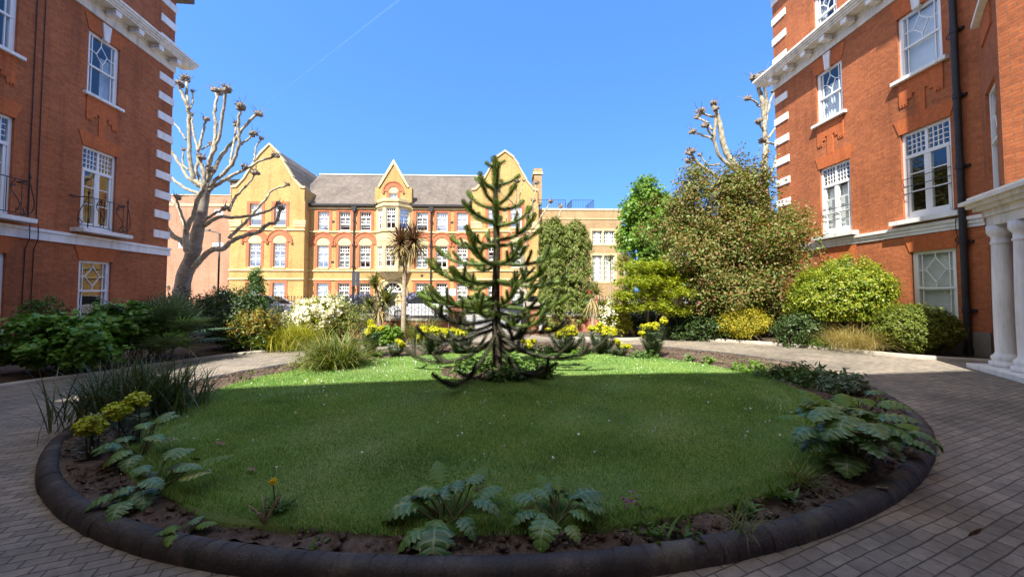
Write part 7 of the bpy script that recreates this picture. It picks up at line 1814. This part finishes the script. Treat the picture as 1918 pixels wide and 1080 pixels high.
rr = MB(); rr.tube([(.13 * math.cos(u), -.285, hz + .2 + .13 * math.sin(u)) for u in np.linspace(0, 2 * PI, 17)], .025, 6); rr.build('carved_ring', M['stone'], t, uvs=False)
m = MB()
for z in (.25, .62): m.prism([(-.17, z), (.17, z), (.17, z + .22), (0, z + .34), (-.17, z + .22)], -.245, -.221)
m.build('carved_panel', M['stone'], t)
b0, b1 = at(826, 540, 30.6), at(853, 553, 30.6)
M['banner'] = mat_plain('white_banner_cloth', (.76, .77, .78), .7, .04, 2); M['bannerblue'] = mat_plain('faint_blue_script', (.25, .36, .62), .7, .1, 4)
t = thing('banner', 'white banner with faint blue script hung on the school railing', 'banner', ((b0.x + b1.x) / 2, 30.58, (b0.z + b1.z) / 2)); W2, H2 = (b1.x - b0.x) / 2, (b0.z - b1.z) / 2
V = []; F_ = []; n = 14
for i in range(n + 1):
    x = -W2 + 2 * W2 * i / n; y = .025 * math.sin(i * 1.1); sag = .05 * math.sin(PI * i / n)
    V += [(x, y, H2 - sag), (x, y - .01, 0 - sag * .5), (x, y, -H2 - sag * .6), ]
for i in range(n):
    for c in (0, 1): F_.append((i * 3 + c, i * 3 + c + 1, (i + 1) * 3 + c + 1, (i + 1) * 3 + c))
np_mesh('cloth', V, np.array(F_), M['banner'], t)
m = MB(); m.tube([(-W2 * .7 + 1.4 * W2 * u, -.06, H2 * (.15 * math.sin(u * 34) * (1 if u > .15 else 2.2))) for u in np.linspace(0, 1, 70)], .014, 4); m.build('script', M['bannerblue'], t, uvs=False)
M['bagblue'] = mat_plain('blue_plastic', (.03, .22, .55), .4, .2, 6); M['bagred'] = mat_plain('red_plastic', (.50, .04, .04), .4, .2, 6); M['bagpale'] = mat_plain('pale_turquoise_plastic', (.35, .60, .62), .4, .15, 6)
def bag(label, px_, py_, Y, w_, h, mt, seed):
    q = at(px_, py_, Y); r_ = np.random.default_rng(seed); V = []; F_ = []; ns, nr = 14, 8
    for i in range(nr + 1):
        u = i / nr; rr = math.sin(PI * (.12 + .84 * u)) ** .7
        for j in range(ns):
            a = 2 * PI * j / ns; k = 1 + .12 * math.sin(3 * a + seed) + r_.normal(0, .05)
            V.append((w_ / 2 * rr * k * math.cos(a), w_ / 3 * rr * k * math.sin(a), h / 2 - h * u))
    for i in range(nr):
        for j in range(ns): F_.append((i * ns + j, i * ns + (j + 1) % ns, (i + 1) * ns + (j + 1) % ns, (i + 1) * ns + j))
    F2 = [tuple(range(ns))[::-1], tuple(nr * ns + j for j in range(ns))]
    o = np_mesh('plastic_bag', V, [np.array(F_), np.array(F2)], M[mt], None, (q.x, q.y, q.z), smooth=True); tag(o, label, 'bag', 'coloured bags hung on the railing'); return o
bag('blue bag hung on the railing beside the yew', 1110, 577, 16.8, .22, .42, 'bagblue', 1); bag('turquoise bag left of the blue bag on the railing', 1103, 572, 16.75, .2, .5, 'bagpale', 2); bag('red bag right of the blue bag on the railing', 1116, 566, 16.78, .17, .22, 'bagred', 3); bag('red bag highest on the railing beside the yew', 1103, 548, 16.78, .18, .24, 'bagred', 4)
# contrail: a long thin streak of ice cloud far up
m_, nt, out = new_mat('contrail_ice'); vp = nt.nodes.new('ShaderNodeVolumePrincipled'); vp.inputs['Color'].default_value = (1, 1, 1, 1); vp.inputs['Density'].default_value = .0007; vp.inputs['Anisotropy'].default_value = .3; nt.links.new(vp.outputs[0], out.inputs['Volume'])
def skypt(px_, py_, h): d = ray(px_, py_); k = h / d.z; return Vector((d.x * k, d.y * k, CAM_Z + h))
m = MB(); A_, B_ = skypt(488, 202, 5200), skypt(755, -6, 5200); B_ = B_ + (B_ - A_) * .1
m.tube([A_, A_.lerp(B_, .06), A_.lerp(B_, .5), B_], [3, 9, 16, 26], 8); o = m.build('contrail', m_, uvs=False, smooth=True); tag(o, kind='stuff')
# far backdrop behind the street: roofs and trees seen only in gaps
M['farbrick'] = mat_brick('far_brown_brick', (.30, .17, .11), (.26, .14, .09), (.3, .24, .2), .3, .1, .012, .2, .2)
t = thing('terraced_house', 'brown brick terrace with slate roof across the street behind the bronze maple', 'house', (13.5, 34, 0), 0)
hw = [[1.2 + 3.1 * k, 2.3 + 3.1 * k, z0, z0 + 1.7] for k in range(8) for z0 in (.9, 4.0)]
m = MB(); wall_cells(m, 0, 26, 0, 6.6, hw, .12); m.quad((0, 8, 0), (0, 0, 0), (0, 0, 6.6), (0, 8, 6.6)); m.prism([(0, 6.6), (0, 6.601), (.01, 6.6)], 0, .01); m.build('wall', M['farbrick'], t)
for q in hw: make_window(t, *q, 'cross', depth=.12, fw=.09, glass='glass2', backing='dark', room_depth=.6, sill=(.05, .1, .1))
m = MB(); m.quad((-.3, -.35, 6.55), (26, -.35, 6.55), (26, 4, 9.2), (-.3, 4, 9.2)); m.quad((-.3, 4, 9.2), (26, 4, 9.2), (26, 8.3, 6.55), (-.3, 8.3, 6.55)); m.build('roof', M['slate'], t)
